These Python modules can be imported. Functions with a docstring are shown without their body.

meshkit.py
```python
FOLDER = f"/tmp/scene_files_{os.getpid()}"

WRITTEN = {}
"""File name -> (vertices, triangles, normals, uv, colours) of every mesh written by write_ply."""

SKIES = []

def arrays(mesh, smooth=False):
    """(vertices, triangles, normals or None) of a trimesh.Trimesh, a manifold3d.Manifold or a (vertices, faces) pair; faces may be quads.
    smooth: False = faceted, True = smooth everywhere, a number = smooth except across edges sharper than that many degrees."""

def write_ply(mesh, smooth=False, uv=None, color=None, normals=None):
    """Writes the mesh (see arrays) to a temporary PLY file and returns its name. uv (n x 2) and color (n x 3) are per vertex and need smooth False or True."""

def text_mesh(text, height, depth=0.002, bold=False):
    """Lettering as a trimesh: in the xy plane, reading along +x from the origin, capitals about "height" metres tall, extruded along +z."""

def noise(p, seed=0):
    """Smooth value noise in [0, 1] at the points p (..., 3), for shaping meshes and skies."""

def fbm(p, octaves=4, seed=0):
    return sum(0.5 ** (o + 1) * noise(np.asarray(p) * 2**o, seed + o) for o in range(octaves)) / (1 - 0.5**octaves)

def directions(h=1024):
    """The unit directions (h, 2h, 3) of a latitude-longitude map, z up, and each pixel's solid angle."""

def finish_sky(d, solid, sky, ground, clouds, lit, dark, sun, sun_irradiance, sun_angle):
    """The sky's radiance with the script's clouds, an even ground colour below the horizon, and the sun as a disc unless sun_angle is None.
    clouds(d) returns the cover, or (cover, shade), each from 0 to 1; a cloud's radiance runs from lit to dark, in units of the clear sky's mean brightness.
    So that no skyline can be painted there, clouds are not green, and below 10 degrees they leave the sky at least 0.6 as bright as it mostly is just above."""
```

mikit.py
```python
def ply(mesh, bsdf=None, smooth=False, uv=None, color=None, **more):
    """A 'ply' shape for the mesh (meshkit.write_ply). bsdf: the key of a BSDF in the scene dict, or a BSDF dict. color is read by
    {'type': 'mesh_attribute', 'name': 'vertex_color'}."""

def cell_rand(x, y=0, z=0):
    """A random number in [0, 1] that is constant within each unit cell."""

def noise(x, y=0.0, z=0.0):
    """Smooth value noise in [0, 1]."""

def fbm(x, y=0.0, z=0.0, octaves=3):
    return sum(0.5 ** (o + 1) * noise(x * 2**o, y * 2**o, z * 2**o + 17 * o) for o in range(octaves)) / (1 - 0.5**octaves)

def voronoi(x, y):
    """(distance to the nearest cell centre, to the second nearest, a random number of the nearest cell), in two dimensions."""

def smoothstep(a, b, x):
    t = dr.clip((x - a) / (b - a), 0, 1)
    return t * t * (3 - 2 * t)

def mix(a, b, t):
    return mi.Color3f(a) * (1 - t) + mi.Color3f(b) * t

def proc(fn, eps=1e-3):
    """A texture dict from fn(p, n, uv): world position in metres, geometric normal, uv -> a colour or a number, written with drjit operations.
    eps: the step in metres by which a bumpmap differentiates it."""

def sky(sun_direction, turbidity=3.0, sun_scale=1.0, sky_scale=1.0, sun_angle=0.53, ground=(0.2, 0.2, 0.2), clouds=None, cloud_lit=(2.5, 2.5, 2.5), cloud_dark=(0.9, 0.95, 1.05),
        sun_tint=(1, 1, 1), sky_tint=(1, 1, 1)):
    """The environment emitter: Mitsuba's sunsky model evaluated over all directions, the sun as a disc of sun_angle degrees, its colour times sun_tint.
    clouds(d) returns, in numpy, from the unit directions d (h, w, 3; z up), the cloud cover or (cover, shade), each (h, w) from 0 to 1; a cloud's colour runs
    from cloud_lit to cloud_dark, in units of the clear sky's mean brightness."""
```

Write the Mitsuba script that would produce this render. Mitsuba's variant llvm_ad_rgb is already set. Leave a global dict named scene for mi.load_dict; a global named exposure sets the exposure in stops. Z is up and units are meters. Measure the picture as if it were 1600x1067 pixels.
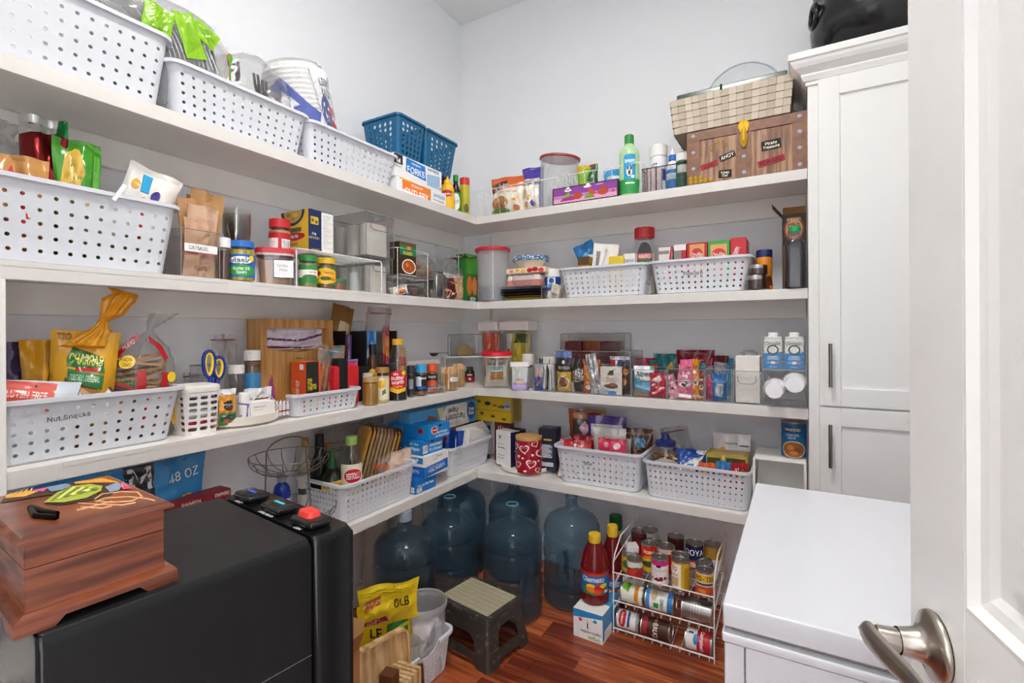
import math, random, numpy as np, trimesh, mitsuba as mi, drjit as dr, mikit, meshkit
import manifold3d as m3
from shapely.geometry import Polygon, Point, box as sbox
from shapely import affinity
from shapely.ops import unary_union
scene, labels = {}, {}
ST = mi.ScalarTransform4f
# ---------------------------------------------------------------- camera, exposure, lights
exposure = 2.22
CAM, YAW, ROLL, FPX, PPY = np.array([1.781, -2.45, 1.27]), 0.5280, -0.0050, 767.1, 517.85
_R, _F, _U = np.array([math.cos(YAW), math.sin(YAW), 0]), np.array([-math.sin(YAW), math.cos(YAW), 0]), np.array([0, 0, 1.0])
_R2, _U2 = _R * math.cos(ROLL) + _U * math.sin(ROLL), _U * math.cos(ROLL) - _R * math.sin(ROLL)
scene['camera'] = {'type': 'perspective', 'fov_axis': 'x', 'fov': math.degrees(2 * math.atan(800 / FPX)), 'near_clip': 0.02, 'far_clip': 50.0,
                   'principal_point_offset_y': (533.5 - PPY) / 1067.0,
                   'to_world': ST().look_at(origin=CAM.tolist(), target=(CAM + _F).tolist(), up=_U2.tolist())}
LAMP, HALL_FILL, LAMP_AT = 11.4, 6.5, (1.42, -1.72)            # radiance of the unseen pantry lamp and of the added hall fill lamp
ENV_FILL = 0.9
scene['house_fill_light'] = {'type': 'constant', 'radiance': {'type': 'rgb', 'value': [ENV_FILL, ENV_FILL, ENV_FILL * 1.02]}}  # added even fill entering through the doorway, no modelled source
# ---------------------------------------------------------------- colour, geometry helpers
def C(h):
    if not isinstance(h, str): return np.asarray(h, float)
    h = h.lstrip('#')
    if len(h) == 3: h = ''.join(a * 2 for a in h)
    s = np.array([int(h[i:i + 2], 16) for i in (0, 2, 4)]) / 255.0
    return np.where(s <= 0.04045, s / 12.92, ((s + 0.055) / 1.055) ** 2.4)
def CL(h): return [float(v) for v in C(h)]
def rgb(h): return {'type': 'rgb', 'value': [float(v) for v in C(h)]}
VC = {'type': 'mesh_attribute', 'name': 'vertex_color'}
def pr(base=VC, rough=0.5, spec=0.5, **k):
    return {'type': 'twosided', 'bsdf': {'type': 'principled', 'base_color': base, 'roughness': rough, 'specular': spec, **k}}
scene['gloss'] = pr(rough=0.18)
scene['satin'] = pr(rough=0.38)
scene['matte'] = pr(rough=0.75, spec=0.3)
scene['film'] = pr(rough=0.2, spec=0.6, clearcoat=0.4, clearcoat_gloss=0.9)
scene['metal'] = pr(rough=0.28, metallic=1.0)
scene['foil'] = pr(rough=0.25, metallic=0.75)
scene['chrome'] = {'type': 'twosided', 'bsdf': {'type': 'roughconductor', 'material': 'none', 'specular_reflectance': rgb('#c9c6c1'), 'alpha': 0.16}}
scene['clear'] = {'type': 'thindielectric', 'int_ior': 1.45, 'specular_transmittance': rgb('#f4f6f6')}
scene['smoke'] = {'type': 'thindielectric', 'int_ior': 1.5, 'specular_transmittance': rgb('#ececea')}
scene['blueclear'] = {'type': 'thindielectric', 'int_ior': 1.5, 'specular_transmittance': rgb('#86aec6')}
def hazy(w, col='#f2f2f2', tint='#f6f6f6', rough=0.3):
    return {'type': 'blendbsdf', 'weight': w, 'a': {'type': 'thindielectric', 'int_ior': 1.45, 'specular_transmittance': rgb(tint)}, 'b': pr(rgb(col), rough)}
scene['baggy'] = hazy(0.07, '#f4f2f0')
scene['frost'] = hazy(0.5, '#e2e8ea')
scene['milky'] = hazy(0.28, '#e4e6e8')
scene['acrylic'] = hazy(0.025, '#c9ccce', '#fafafa', 0.1)
class G:
    """Vertices, triangles and one colour per vertex."""
    def __init__(s, v=None, f=None, c=None):
        s.V, s.F, s.K, s.n = [], [], [], 0
        if v is not None: s.add(v, f, c)
    def add(s, v, f, c):
        v = np.asarray(v, float).reshape(-1, 3)
        c = np.broadcast_to(C(c), (len(v), 3))
        s.V.append(v); s.F.append(np.asarray(f, int).reshape(-1, 3) + s.n); s.K.append(c); s.n += len(v)
        return s
    def __add__(s, o):
        g = G()
        for a in (s, o):
            for v, f, c in zip(a.V, a.F, a.K): g.V.append(v); g.F.append(f - f.min() + 0 if False else f); g.K.append(c)
        g = G()
        for a in (s, o):
            if a.n: v, f, c = a.arr(); g.add(v, f, c)
        return g
    def arr(s): return np.vstack(s.V), np.vstack(s.F), np.vstack(s.K)
    def xf(s, M):
        s.V = [v @ M[:3, :3].T + M[:3, 3] for v in s.V]; return s
    def fn(s, f):
        s.V = [f(v) for v in s.V]; return s
def tr(x=0, y=0, z=0, rz=0, rx=0, ry=0, s=1.0):
    a, b, c = map(math.radians, (rz, rx, ry))
    Rz = np.array([[math.cos(a), -math.sin(a), 0], [math.sin(a), math.cos(a), 0], [0, 0, 1]])
    Rx = np.array([[1, 0, 0], [0, math.cos(b), -math.sin(b)], [0, math.sin(b), math.cos(b)]])
    Ry = np.array([[math.cos(c), 0, math.sin(c)], [0, 1, 0], [-math.sin(c), 0, math.cos(c)]])
    M = np.eye(4); M[:3, :3] = Rz @ Rx @ Ry * s; M[:3, 3] = (x, y, z)
    return M
def numbered(k):
    if k not in scene and k not in labels and not any(x.startswith(k + '__') for x in scene): return k
    i = 1
    while f'{k}_{i:03d}' in scene or f'{k}_{i:03d}' in labels: i += 1
    return f'{k}_{i:03d}'
def thing(name, label, cat, group=None, M=None):
    k = numbered(name); labels[k] = {'label': label, 'category': cat}
    if group: labels[k]['group'] = group
    PLACE[k] = np.eye(4) if M is None else M
    return k
PLACE, PN = {}, {}
def part(key, name, g, bsdf='satin', smooth=True, label=None, M=None, kind=None):
    """Adds g as a part (or, with name None, as the whole thing); g is in the thing's own frame."""
    root = key.split('__')[0]
    if name is None: k = key
    else:
        k = f'{key}__{name}'
        if k in scene:
            PN[k] = PN.get(k, 0) + 1; k = f'{k}_{PN[k]:03d}'
    if isinstance(g, G):
        v, f, c = g.arr()
    else:
        m = g.to_mesh() if hasattr(g, 'to_mesh') else g
        v, f = (np.array(m.vert_properties[:, :3], float), np.array(m.tri_verts)) if hasattr(m, 'tri_verts') else (np.array(m.vertices), np.array(m.faces))
        c = np.ones((len(v), 3)) * 0.8
    T = PLACE.get(root, np.eye(4))
    if M is not None: T = T @ M
    v = v @ T[:3, :3].T + T[:3, 3]
    scene[k] = mikit.ply((v, f), bsdf, smooth=smooth, color=c)
    if label: labels[k] = {'label': label}
    if kind: labels.setdefault(k, {})['kind'] = kind
    return k
def struct(name, g, bsdf, smooth=False):
    PLACE[name] = np.eye(4); part(name, None, g, bsdf, smooth)
    labels[name] = {'kind': 'structure', 'label': name.replace('_', ' ')}
# --- primitives (z up, standing on z = 0, the front looks to -y)
def box(w, d, h, c, b=0.0015, z=0, x=0, y=0):
    b = min(b, w * .3, d * .3, h * .3)
    P = []
    for sx in (-1, 1):
        for sy in (-1, 1):
            for sz in (-1, 1):
                for k in range(3):
                    q = [w / 2 - b, d / 2 - b, h / 2 - b]; q[k] += b
                    P.append([sx * q[0] + x, sy * q[1] + y, sz * q[2] + h / 2 + z])
    P = np.array(P)
    return G(P, BOXF, c)
def _boxf():
    P = []
    for s in np.ndindex(2, 2, 2):
        for k in range(3):
            q = [.9, .9, .9]; q[k] = 1.0
            P.append([(2 * s[i] - 1) * q[i] for i in range(3)])
    h = trimesh.Trimesh(P, trimesh.convex.convex_hull(np.array(P)).faces if False else __import__('scipy.spatial').spatial.ConvexHull(P).simplices, process=False)
    n = h.face_normals; cen = h.triangles_center
    F = np.array(h.faces); bad = (n * cen).sum(1) < 0; F[bad] = F[bad][:, ::-1]
    return F
BOXF = _boxf()
def ab(x0, x1, y0, y1, z0, z1, c, b=0.001): return box(x1 - x0, y1 - y0, z1 - z0, c, b, z0, (x0 + x1) / 2, (y0 + y1) / 2)
def lathe(prof, c, n=28, sharp=35):
    """prof: (r, z) or (r, z, colour) from bottom to top on the outside; a sharp bend splits the normals."""
    P = [tuple(p) if len(p) == 3 else (p[0], p[1], c) for p in prof]
    g = G(); a = np.linspace(0, 2 * np.pi, n, endpoint=False); cs, sn = np.cos(a), np.sin(a)
    run = [P[0]]; runs = []
    for i in range(1, len(P)):
        run.append(P[i])
        if i < len(P) - 1:
            d1 = math.atan2(P[i][1] - P[i - 1][1], P[i][0] - P[i - 1][0]); d2 = math.atan2(P[i + 1][1] - P[i][1], P[i + 1][0] - P[i][0])
            t = abs((d2 - d1 + math.pi) % (2 * math.pi) - math.pi)
            if math.degrees(t) > sharp or P[i + 1][2] is not P[i][2]:
                runs.append(run); run = [P[i][:2] + (P[i + 1][2],)]
    runs.append(run)
    for r in runs:
        m = len(r); V = np.concatenate([np.stack([max(q[0], 1e-5) * cs, max(q[0], 1e-5) * sn, np.full(n, q[1])], 1) for q in r])
        i, j = np.meshgrid(np.arange(m - 1), np.arange(n), indexing='ij')
        A, B, D, E = i * n + j, i * n + (j + 1) % n, (i + 1) * n + (j + 1) % n, (i + 1) * n + j
        F = np.concatenate([np.stack([A, B, D], -1).reshape(-1, 3), np.stack([A, D, E], -1).reshape(-1, 3)])
        g.add(V, F, r[-1][2])
    return g
def cyl(r, h, c, z=0, n=24, b=0.0015, r2=None):
    r2 = r if r2 is None else r2; b = min(b, h * .3)
    return lathe([(0, z), (r - b, z), (r, z + b), (r2, z + h - b), (r2 - b, z + h), (0, z + h)], c, n, 50)
def ring(w, d, r, n=5):
    r = min(r, w / 2 - 1e-5, d / 2 - 1e-5); P = []
    for cx, cy, a0 in ((w / 2 - r, d / 2 - r, 0), (-w / 2 + r, d / 2 - r, 90), (-w / 2 + r, -d / 2 + r, 180), (w / 2 - r, -d / 2 + r, 270)):
        for t in np.linspace(0, 90, n): P.append((cx + r * math.cos(math.radians(a0 + t)), cy + r * math.sin(math.radians(a0 + t))))
    return np.array(P)
def loft(sec, c, n=5, cap0=True, cap1=True, sharp=35):
    """Rounded-rectangle sections (z, w, d, r[, colour]) lofted; runs split where the wall bends."""
    g = G(); m = 4 * n
    S = [s if len(s) == 5 else tuple(s) + (c,) for s in sec]
    runs, run = [], [S[0]]
    for i in range(1, len(S)):
        run.append(S[i])
        if i < len(S) - 1:
            d1 = math.atan2(S[i][0] - S[i - 1][0], S[i][1] - S[i - 1][1]); d2 = math.atan2(S[i + 1][0] - S[i][0], S[i + 1][1] - S[i][1])
            t = abs((d2 - d1 + math.pi) % (2 * math.pi) - math.pi)
            if math.degrees(t) > sharp or S[i + 1][4] is not S[i][4]:
                runs.append(run); run = [S[i][:4] + (S[i + 1][4],)]
    runs.append(run)
    for r in runs:
        V = np.concatenate([np.c_[ring(q[1], q[2], q[3], n), np.full(m, q[0])] for q in r])
        i, j = np.meshgrid(np.arange(len(r) - 1), np.arange(m), indexing='ij')
        A, B, D, E = i * m + j, i * m + (j + 1) % m, (i + 1) * m + (j + 1) % m, (i + 1) * m + j
        g.add(V, np.concatenate([np.stack([A, B, D], -1).reshape(-1, 3), np.stack([A, D, E], -1).reshape(-1, 3)]), r[-1][4])
    for q, up in ((S[0], 0), (S[-1], 1)):
        if (cap1 if up else cap0):
            V = np.r_[np.c_[ring(q[1], q[2], q[3], n), np.full(m, q[0])], [[0, 0, q[0]]]]
            i = np.arange(m); F = np.stack([i, (i + 1) % m, np.full(m, m)], 1)
            g.add(V, F if up else F[:, ::-1], q[4])
    return g
def tube(pts, r, c, n=6, closed=False):
    p = np.asarray(pts, float)
    if closed: t = np.roll(p, -1, 0) - np.roll(p, 1, 0)
    else: t = np.gradient(p, axis=0)
    t /= np.linalg.norm(t, axis=1, keepdims=True) + 1e-12
    ref = np.array([0.31, 0.17, 0.93]) if abs(t[:, 2]).mean() < .8 else np.array([.93, .31, .17])
    a = np.cross(t, ref); a /= np.linalg.norm(a, axis=1, keepdims=True) + 1e-12
    b = np.cross(t, a); th = np.arange(n) * 2 * np.pi / n
    V = (p[:, None] + r * (np.cos(th)[None, :, None] * a[:, None] + np.sin(th)[None, :, None] * b[:, None])).reshape(-1, 3)
    m = len(p); i, j = np.meshgrid(np.arange(m if closed else m - 1), np.arange(n), indexing='ij'); k = (i + 1) % m
    A, B, D, E = i * n + j, i * n + (j + 1) % n, k * n + (j + 1) % n, k * n + j
    F = [np.stack([A, D, B], -1).reshape(-1, 3), np.stack([A, E, D], -1).reshape(-1, 3)]
    if not closed:
        V = np.r_[V, p[:1], p[-1:]]; q = np.arange(n)
        F += [np.stack([q, (q + 1) % n, np.full(n, m * n)], 1), np.stack([(m - 1) * n + (q + 1) % n, (m - 1) * n + q, np.full(n, m * n + 1)], 1)]
    return G(V, np.concatenate(F), c)
def arc(cx, cy, cz, r, a0, a1, n=16, ax='z'):
    t = np.radians(np.linspace(a0, a1, n)); u, v, o = r * np.cos(t), r * np.sin(t), t * 0
    return {'z': np.c_[cx + u, cy + v, cz + o], 'y': np.c_[cx + u, cy + o, cz + v], 'x': np.c_[cx + o, cy + u, cz + v]}[ax]
# --- print: flat coloured shapes in the unit square of a face, laid on a surface
_TX = {}
def text2d(t, bold=True):
    if (t, bold) not in _TX:
        m = meshkit.text_mesh(t, 1.0, 0.1, bold=bold); top = m.face_normals[:, 2] > .5
        f = m.faces[top]; u, inv = np.unique(f, return_inverse=True); v = m.vertices[u][:, :2]
        _TX[t, bold] = (v - [v[:, 0].min(), 0], inv.reshape(-1, 3))
    return _TX[t, bold]
def _tri(poly):
    V, F, n = [], [], 0
    for p in getattr(poly, 'geoms', [poly]):
        if p.is_empty or p.geom_type != 'Polygon': continue
        v, f = trimesh.creation.triangulate_polygon(p, engine='earcut'); V.append(v); F.append(f + n); n += len(v)
    return np.vstack(V), np.vstack(F)
def prt(items, mp, asp=1.0, edge=None, off=0.00025):
    """items: ('r',x0,y0,x1,y1,col) ('e',cx,cy,rx,ry,col) ('p',pts,col) ('t',text,cx,cy,h,col[,maxw[,deg]]) ('o',...thin text) ('b',x0,y0,x1,y1) bars.
    x and y run 0..1 over the face (y up); text height is a share of the face's height, asp = width / height. mp(u, v, off) -> points."""
    g = G(); lay = 0; clip = sbox(0, 0, 1, 1)
    for it in items:
        k = it[0]; lay += 1
        if k in 'to':
            _, s, cx, cy, h, col = it[:6]; mw = it[6] if len(it) > 6 else None; deg = it[7] if len(it) > 7 else 0
            v, f = text2d(s, k == 't'); v = v * h; w = v[:, 0].max()
            sx = min(1.0, mw * asp / w) if mw else 1.0
            v = (v - [w / 2, h / 2]) * [sx, 1]; a = math.radians(deg)
            v = v @ np.array([[math.cos(a), math.sin(a)], [-math.sin(a), math.cos(a)]])
            v = v / [asp, 1] + [cx, cy]; v = np.clip(v, 0, 1)
        elif k == 'b':
            _, x0, y0, x1, y1 = it; rn = random.Random(7); P = [sbox(x0, y0, x1, y1)]; col = '#fff'
            v, f = _tri(P[0]); g2 = prt([('p', [(x0, y0), (x1, y0), (x1, y1), (x0, y1)], '#ffffff')] + [('p', [(x, y0 + .15 * (y1 - y0)), (x + e, y0 + .15 * (y1 - y0)), (x + e, y1 - .1 * (y1 - y0)), (x, y1 - .1 * (y1 - y0))], '#181818')
                 for x, e in ((x0 + (x1 - x0) * (.08 + i * .09), (x1 - x0) * rn.choice((.03, .05))) for i in range(10))], mp, asp, edge, off + lay * .00012)
            w_, f_, c_ = g2.arr(); g.add(w_, f_, c_); continue
        else:
            if k == 'r': poly = sbox(*it[1:5])
            elif k == 'e': poly = affinity.scale(Point(it[1], it[2]).buffer(1, 7), it[3], it[4])
            else: poly = Polygon(it[1]).buffer(0)
            col = it[-1]; poly = poly.intersection(clip)
            if poly.is_empty: continue
            v, f = _tri(poly)
        if edge:
            v3 = np.c_[v, np.zeros(len(v))]; v3, f = trimesh.remesh.subdivide_to_size(v3, f, edge, max_iter=12); v = v3[:, :2]
        P = mp(v[:, 0], v[:, 1], off + lay * .00012)
        A = P[f[:, 1]] - P[f[:, 0]]; B = P[f[:, 2]] - P[f[:, 0]]
        e2 = np.c_[v[f[:, 1]] - v[f[:, 0]], v[f[:, 2]] - v[f[:, 0]]]; flip = (e2[:, 0] * e2[:, 3] - e2[:, 1] * e2[:, 2]) < 0
        f = np.array(f); f[flip] = f[flip][:, ::-1]
        g.add(P, f, col)
    return g
def plane_map(o, u, v):
    o, u, v = (np.asarray(a, float) for a in (o, u, v)); n = np.cross(u, v); n /= np.linalg.norm(n)
    return lambda a, b, off: o + np.outer(a, u) + np.outer(b, v) + n * off
def front(w, d, h, z=0): return plane_map([-w / 2, -d / 2, z], [w, 0, 0], [0, 0, h])
def backf(w, d, h, z=0): return plane_map([w / 2, d / 2, z], [-w, 0, 0], [0, 0, h])
def left(w, d, h, z=0): return plane_map([-w / 2, d / 2, z], [0, -d, 0], [0, 0, h])
def right(w, d, h, z=0): return plane_map([w / 2, -d / 2, z], [0, d, 0], [0, 0, h])
def topf(w, d, h): return plane_map([-w / 2, -d / 2, h], [w, 0, 0], [0, d, 0])
def cyl_map(r, z0, z1, a0=-100, a1=100, r1=None):
    r1 = r if r1 is None else r1
    def f(u, v, off):
        t = np.radians(-90 + a0 + (a1 - a0) * u); R = r + (r1 - r) * v + off
        return np.c_[R * np.cos(t), R * np.sin(t), z0 + (z1 - z0) * v]
    return f
# --- pixel rays (of the 1600 x 1067 photograph) to points on a plane of the room
def ray(px, py): return _F + (px - 800) / FPX * _R2 - (py - PPY) / FPX * _U2
def P(px, py, **k):
    (a, v), = k.items(); i = 'xyz'.index(a); d = ray(px, py); return CAM + d * (v - CAM[i]) / d[i]
# ---------------------------------------------------------------- materials of the room
def wall_fn(p, n, uv): return mikit.mix(CL('#cfd2d4'), CL('#c7cacc'), mikit.fbm(p.x * 1.3, p.y * 1.3, p.z * 1.3))
def peel(p, n, uv): return mikit.fbm(p.x * 180, p.y * 180, p.z * 180, octaves=2) * 0.0004
scene['wall_paint'] = {'type': 'twosided', 'bsdf': {'type': 'diffuse', 'reflectance': rgb('#eaecef')}}
scene['ceiling_paint'] = {'type': 'twosided', 'bsdf': {'type': 'diffuse', 'reflectance': rgb('#e6e8e7')}}
scene['trim_paint'] = pr(rgb('#ebe9e5'), 0.35)
scene['door_paint'] = pr(rgb('#dddcd9'), 0.3)
scene['cabinet_paint'] = pr(rgb('#e4e4e2'), 0.35)
scene['melamine'] = pr(rgb('#dad7d2'), 0.3)
scene['freezer_white'] = pr(rgb('#c9cacf'), 0.22)
def plank_fn(p, n, uv):
    row = dr.floor(p.y / 0.125); k = mikit.cell_rand(row, dr.floor((p.x + mikit.cell_rand(row) * 1.1) / 1.2), 3)
    g = mikit.fbm(p.x * 5 + k * 40, p.y * 70, k * 9, octaves=4); g2 = mikit.fbm(p.x * 1.6 + k * 17, p.y * 16, 2.0 + k * 5)
    t = mikit.smoothstep(.25, .75, g * .6 + g2 * .4 + (k - .5) * .25)
    return mikit.mix(CL('#66281a'), CL('#c4693c'), t)
scene['plank_wood'] = pr(mikit.proc(plank_fn), 0.26)
# ---------------------------------------------------------------- shell
DS = 0.334                                   # depth of the shelves
SB = [1.828, 1.386, 0.938, 0.508]            # undersides of the four shelves' nosings
SZ = [b + 0.040 for b in SB]                 # their tops
XR, YF, ZC = 2.28, -2.52, 3.148              # right wall, front wall, ceiling
CX0, CY0 = 1.813, -0.362                     # left side and front of the tall cabinet
XC = XR
W_ = '#ffffff'
struct('wall_left', ab(-.1, 0, YF - .1, .1, 0, ZC, W_, 0), 'wall_paint')
struct('wall_back', ab(0, XR, 0, .1, 0, ZC, W_, 0), 'wall_paint')
struct('wall_right', ab(XR, XR + .1, YF - .1, .1, 0, ZC, W_, 0), 'wall_paint')
DX0, DX1, DZ = 1.27, 2.07, 2.06              # doorway in the front wall
fw = ab(0, DX0, YF - .1, YF, 0, ZC, W_, 0) + ab(DX1, XR, YF - .1, YF, 0, ZC, W_, 0) + ab(DX0, DX1, YF - .1, YF, DZ, ZC, W_, 0)
struct('wall_front', fw, 'wall_paint')
struct('ceiling', ab(-.1, XR + .1, YF - .1, .1, ZC, ZC + .1, W_, 0), 'ceiling_paint')
struct('floor', ab(-.1, XR + .1, YF - 3.2, .1, -.06, -.014, '#3a1a10', 0), 'matte')
rn = random.Random(3); y = 0.0; row = 0
while y > YF - .3:
    x = -rn.random() * 1.0
    while x < XR:
        x1 = min(x + 1.2, XR)
        if x1 > 0.01: part('floor', 'plank', ab(max(x, 0) + .0006, x1 - .0006, y - .125 + .0006, y - .0006, -.0138, rn.uniform(-.0004, 0), W_, .0008), 'plank_wood', True)
        x += 1.2
    y -= .125
struct('baseboard_left', ab(0.0005, .014, YF, -.0005, .0005, .11, W_, .003), 'trim_paint')
struct('baseboard_back', ab(.015, CX0 - .002, -.014, -.0005, .0005, .11, W_, .003), 'trim_paint')
# hall shell behind the camera, out of view, sides open to the added fill
struct('wall_hall', ab(-.6, 3.6, YF - 3.3, YF - 3.2, -.014, 2.75, W_, 0), 'wall_paint')
struct('ceiling_hall', ab(-.6, 3.6, YF - 3.2, YF - .1, 2.75, 2.85, W_, 0), 'ceiling_paint')
# upright boards on the walls
struct('trim_1', ab(.135, .215, -.019, -.0005, .111, SB[0] - .0, W_, .001), 'trim_paint')
# ---------------------------------------------------------------- shelves
NAMES = ['topmost', 'second', 'third', 'lowest']
for i in range(4):
    zt, zb = SZ[i], SB[i]
    yl = YF + .002 if i < 3 else YF + .002
    k = thing('wall_shelf', f'{NAMES[i]} white shelf along the left wall, its front edge running to the corner', 'shelf')
    part(k, 'board', ab(.0005, DS - .0195, yl, -.0005, zt - .019, zt, W_), 'melamine')
    part(k, 'front_strip', ab(DS - .019, DS, yl, -DS, zb, zt - .0003, W_, .0012), 'melamine')
    part(k, 'wall_cleat', ab(.0005, .019, yl, -.0005, zt - .02 - .085, zt - .0195, W_), 'trim_paint')
    k = thing('wall_shelf', f'{NAMES[i]} white shelf along the back wall, ending at the tall cabinet', 'shelf')
    part(k, 'board', ab(DS - .0185, CX0 - .001, -DS + .0195, -.0005, zt - .019, zt, W_), 'melamine')
    part(k, 'front_strip', ab(DS + .0003, CX0 - .001, -DS, -DS + .019, zb, zt - .0003, W_, .0012), 'melamine')
    part(k, 'wall_cleat', ab(.232, CX0 - .002, -.019, -.0005, zt - .02 - .085, zt - .0195, W_), 'trim_paint')
for i, spans in ((1, ((-2.4, -1.62), (-1.55, -.95), (-.9, -.36))), (2, ((-2.0, -1.5), (-1.3, -.75))), (3, ((-1.0, -.62),))):
    for a, b in spans:
        k = 'wall_shelf_%03d' % (2 * i) if i else 'wall_shelf'; part(k, 'liner', ab(DS - .06, DS + .0012, a, b, SZ[i] + .00005, SZ[i] + .00025, W_, 0) + ab(DS + .0002, DS + .0014, a, b, SZ[i] - .011, SZ[i] + .00025, W_, 0), 'melamine', False)
k = thing('shelf_post', 'white upright post holding the left shelves at the edge of the photo', 'post')
pl = P(5.0, 560, x=DS + .001)
part(k, None, ab(DS + .0012, DS + .02, pl[1] - .05, pl[1], .001, SB[1] - .001, W_, .001), 'trim_paint')
# ---------------------------------------------------------------- tall cabinet
def shaker(w, h, t, st, rec):
    g = G()
    for a in ((-w / 2, -w / 2 + st, 0, h), (w / 2 - st, w / 2, 0, h), (-w / 2 + st, w / 2 - st, 0, st), (-w / 2 + st, w / 2 - st, h - st, h)):
        g = g + ab(a[0], a[1], -t, 0, a[2], a[3], W_, .0012)
    return g, ab(-w / 2 + st - .001, w / 2 - st + .001, -t + rec, -.001, st - .001, h - st + .001, W_, 0)
CT = 2.175
k = thing('tall_cabinet', 'tall white shaker cabinet with crown moulding right of the shelves', 'cabinet')
part(k, 'carcass', ab(CX0, XC - .001, CY0, -.001, .001, CT, W_, .0015), 'cabinet_paint')
cd = P(1282, 634, y=CY0 - .02)
dxa, dxb = P(1280, 500, y=CY0 - .02)[0], XC - .03
zs = P(1281, 634.5, y=CY0 - .02)[2]
ztop = P(1300, 152, y=CY0 - .02)[2]
ztop = CT - .012
for nm, z0, z1 in (('door', zs + .003, ztop), ('door', .10, zs - .003)):
    fr, pn = shaker(dxb - dxa, z1 - z0, .02, .064, .009)
    Mx = tr((dxa + dxb) / 2, CY0 - .0005, z0)
    d = part(k, nm, fr, 'cabinet_paint', M=Mx); part(d, 'panel', pn, 'cabinet_paint', M=Mx)
    hy = CY0 - .0205
    p0 = P(1297.5, 537 if z1 == ztop else 664, y=hy - .03); p1 = P(1297.5, 605 if z1 == ztop else 731, y=hy - .03)
    hb = tube([[p0[0], hy - .03, p0[2]], [p0[0], hy - .03, p1[2]]], .006, '#8d8880', 12)
    for zz in (p0[2] - .03, p1[2] + .03): hb = hb + tube([[p0[0], hy + .001, zz], [p0[0], hy - .03, zz]], .0045, '#8d8880', 8)
    part(d, 'handle', hb, 'metal', label='brushed nickel bar handle')
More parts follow.
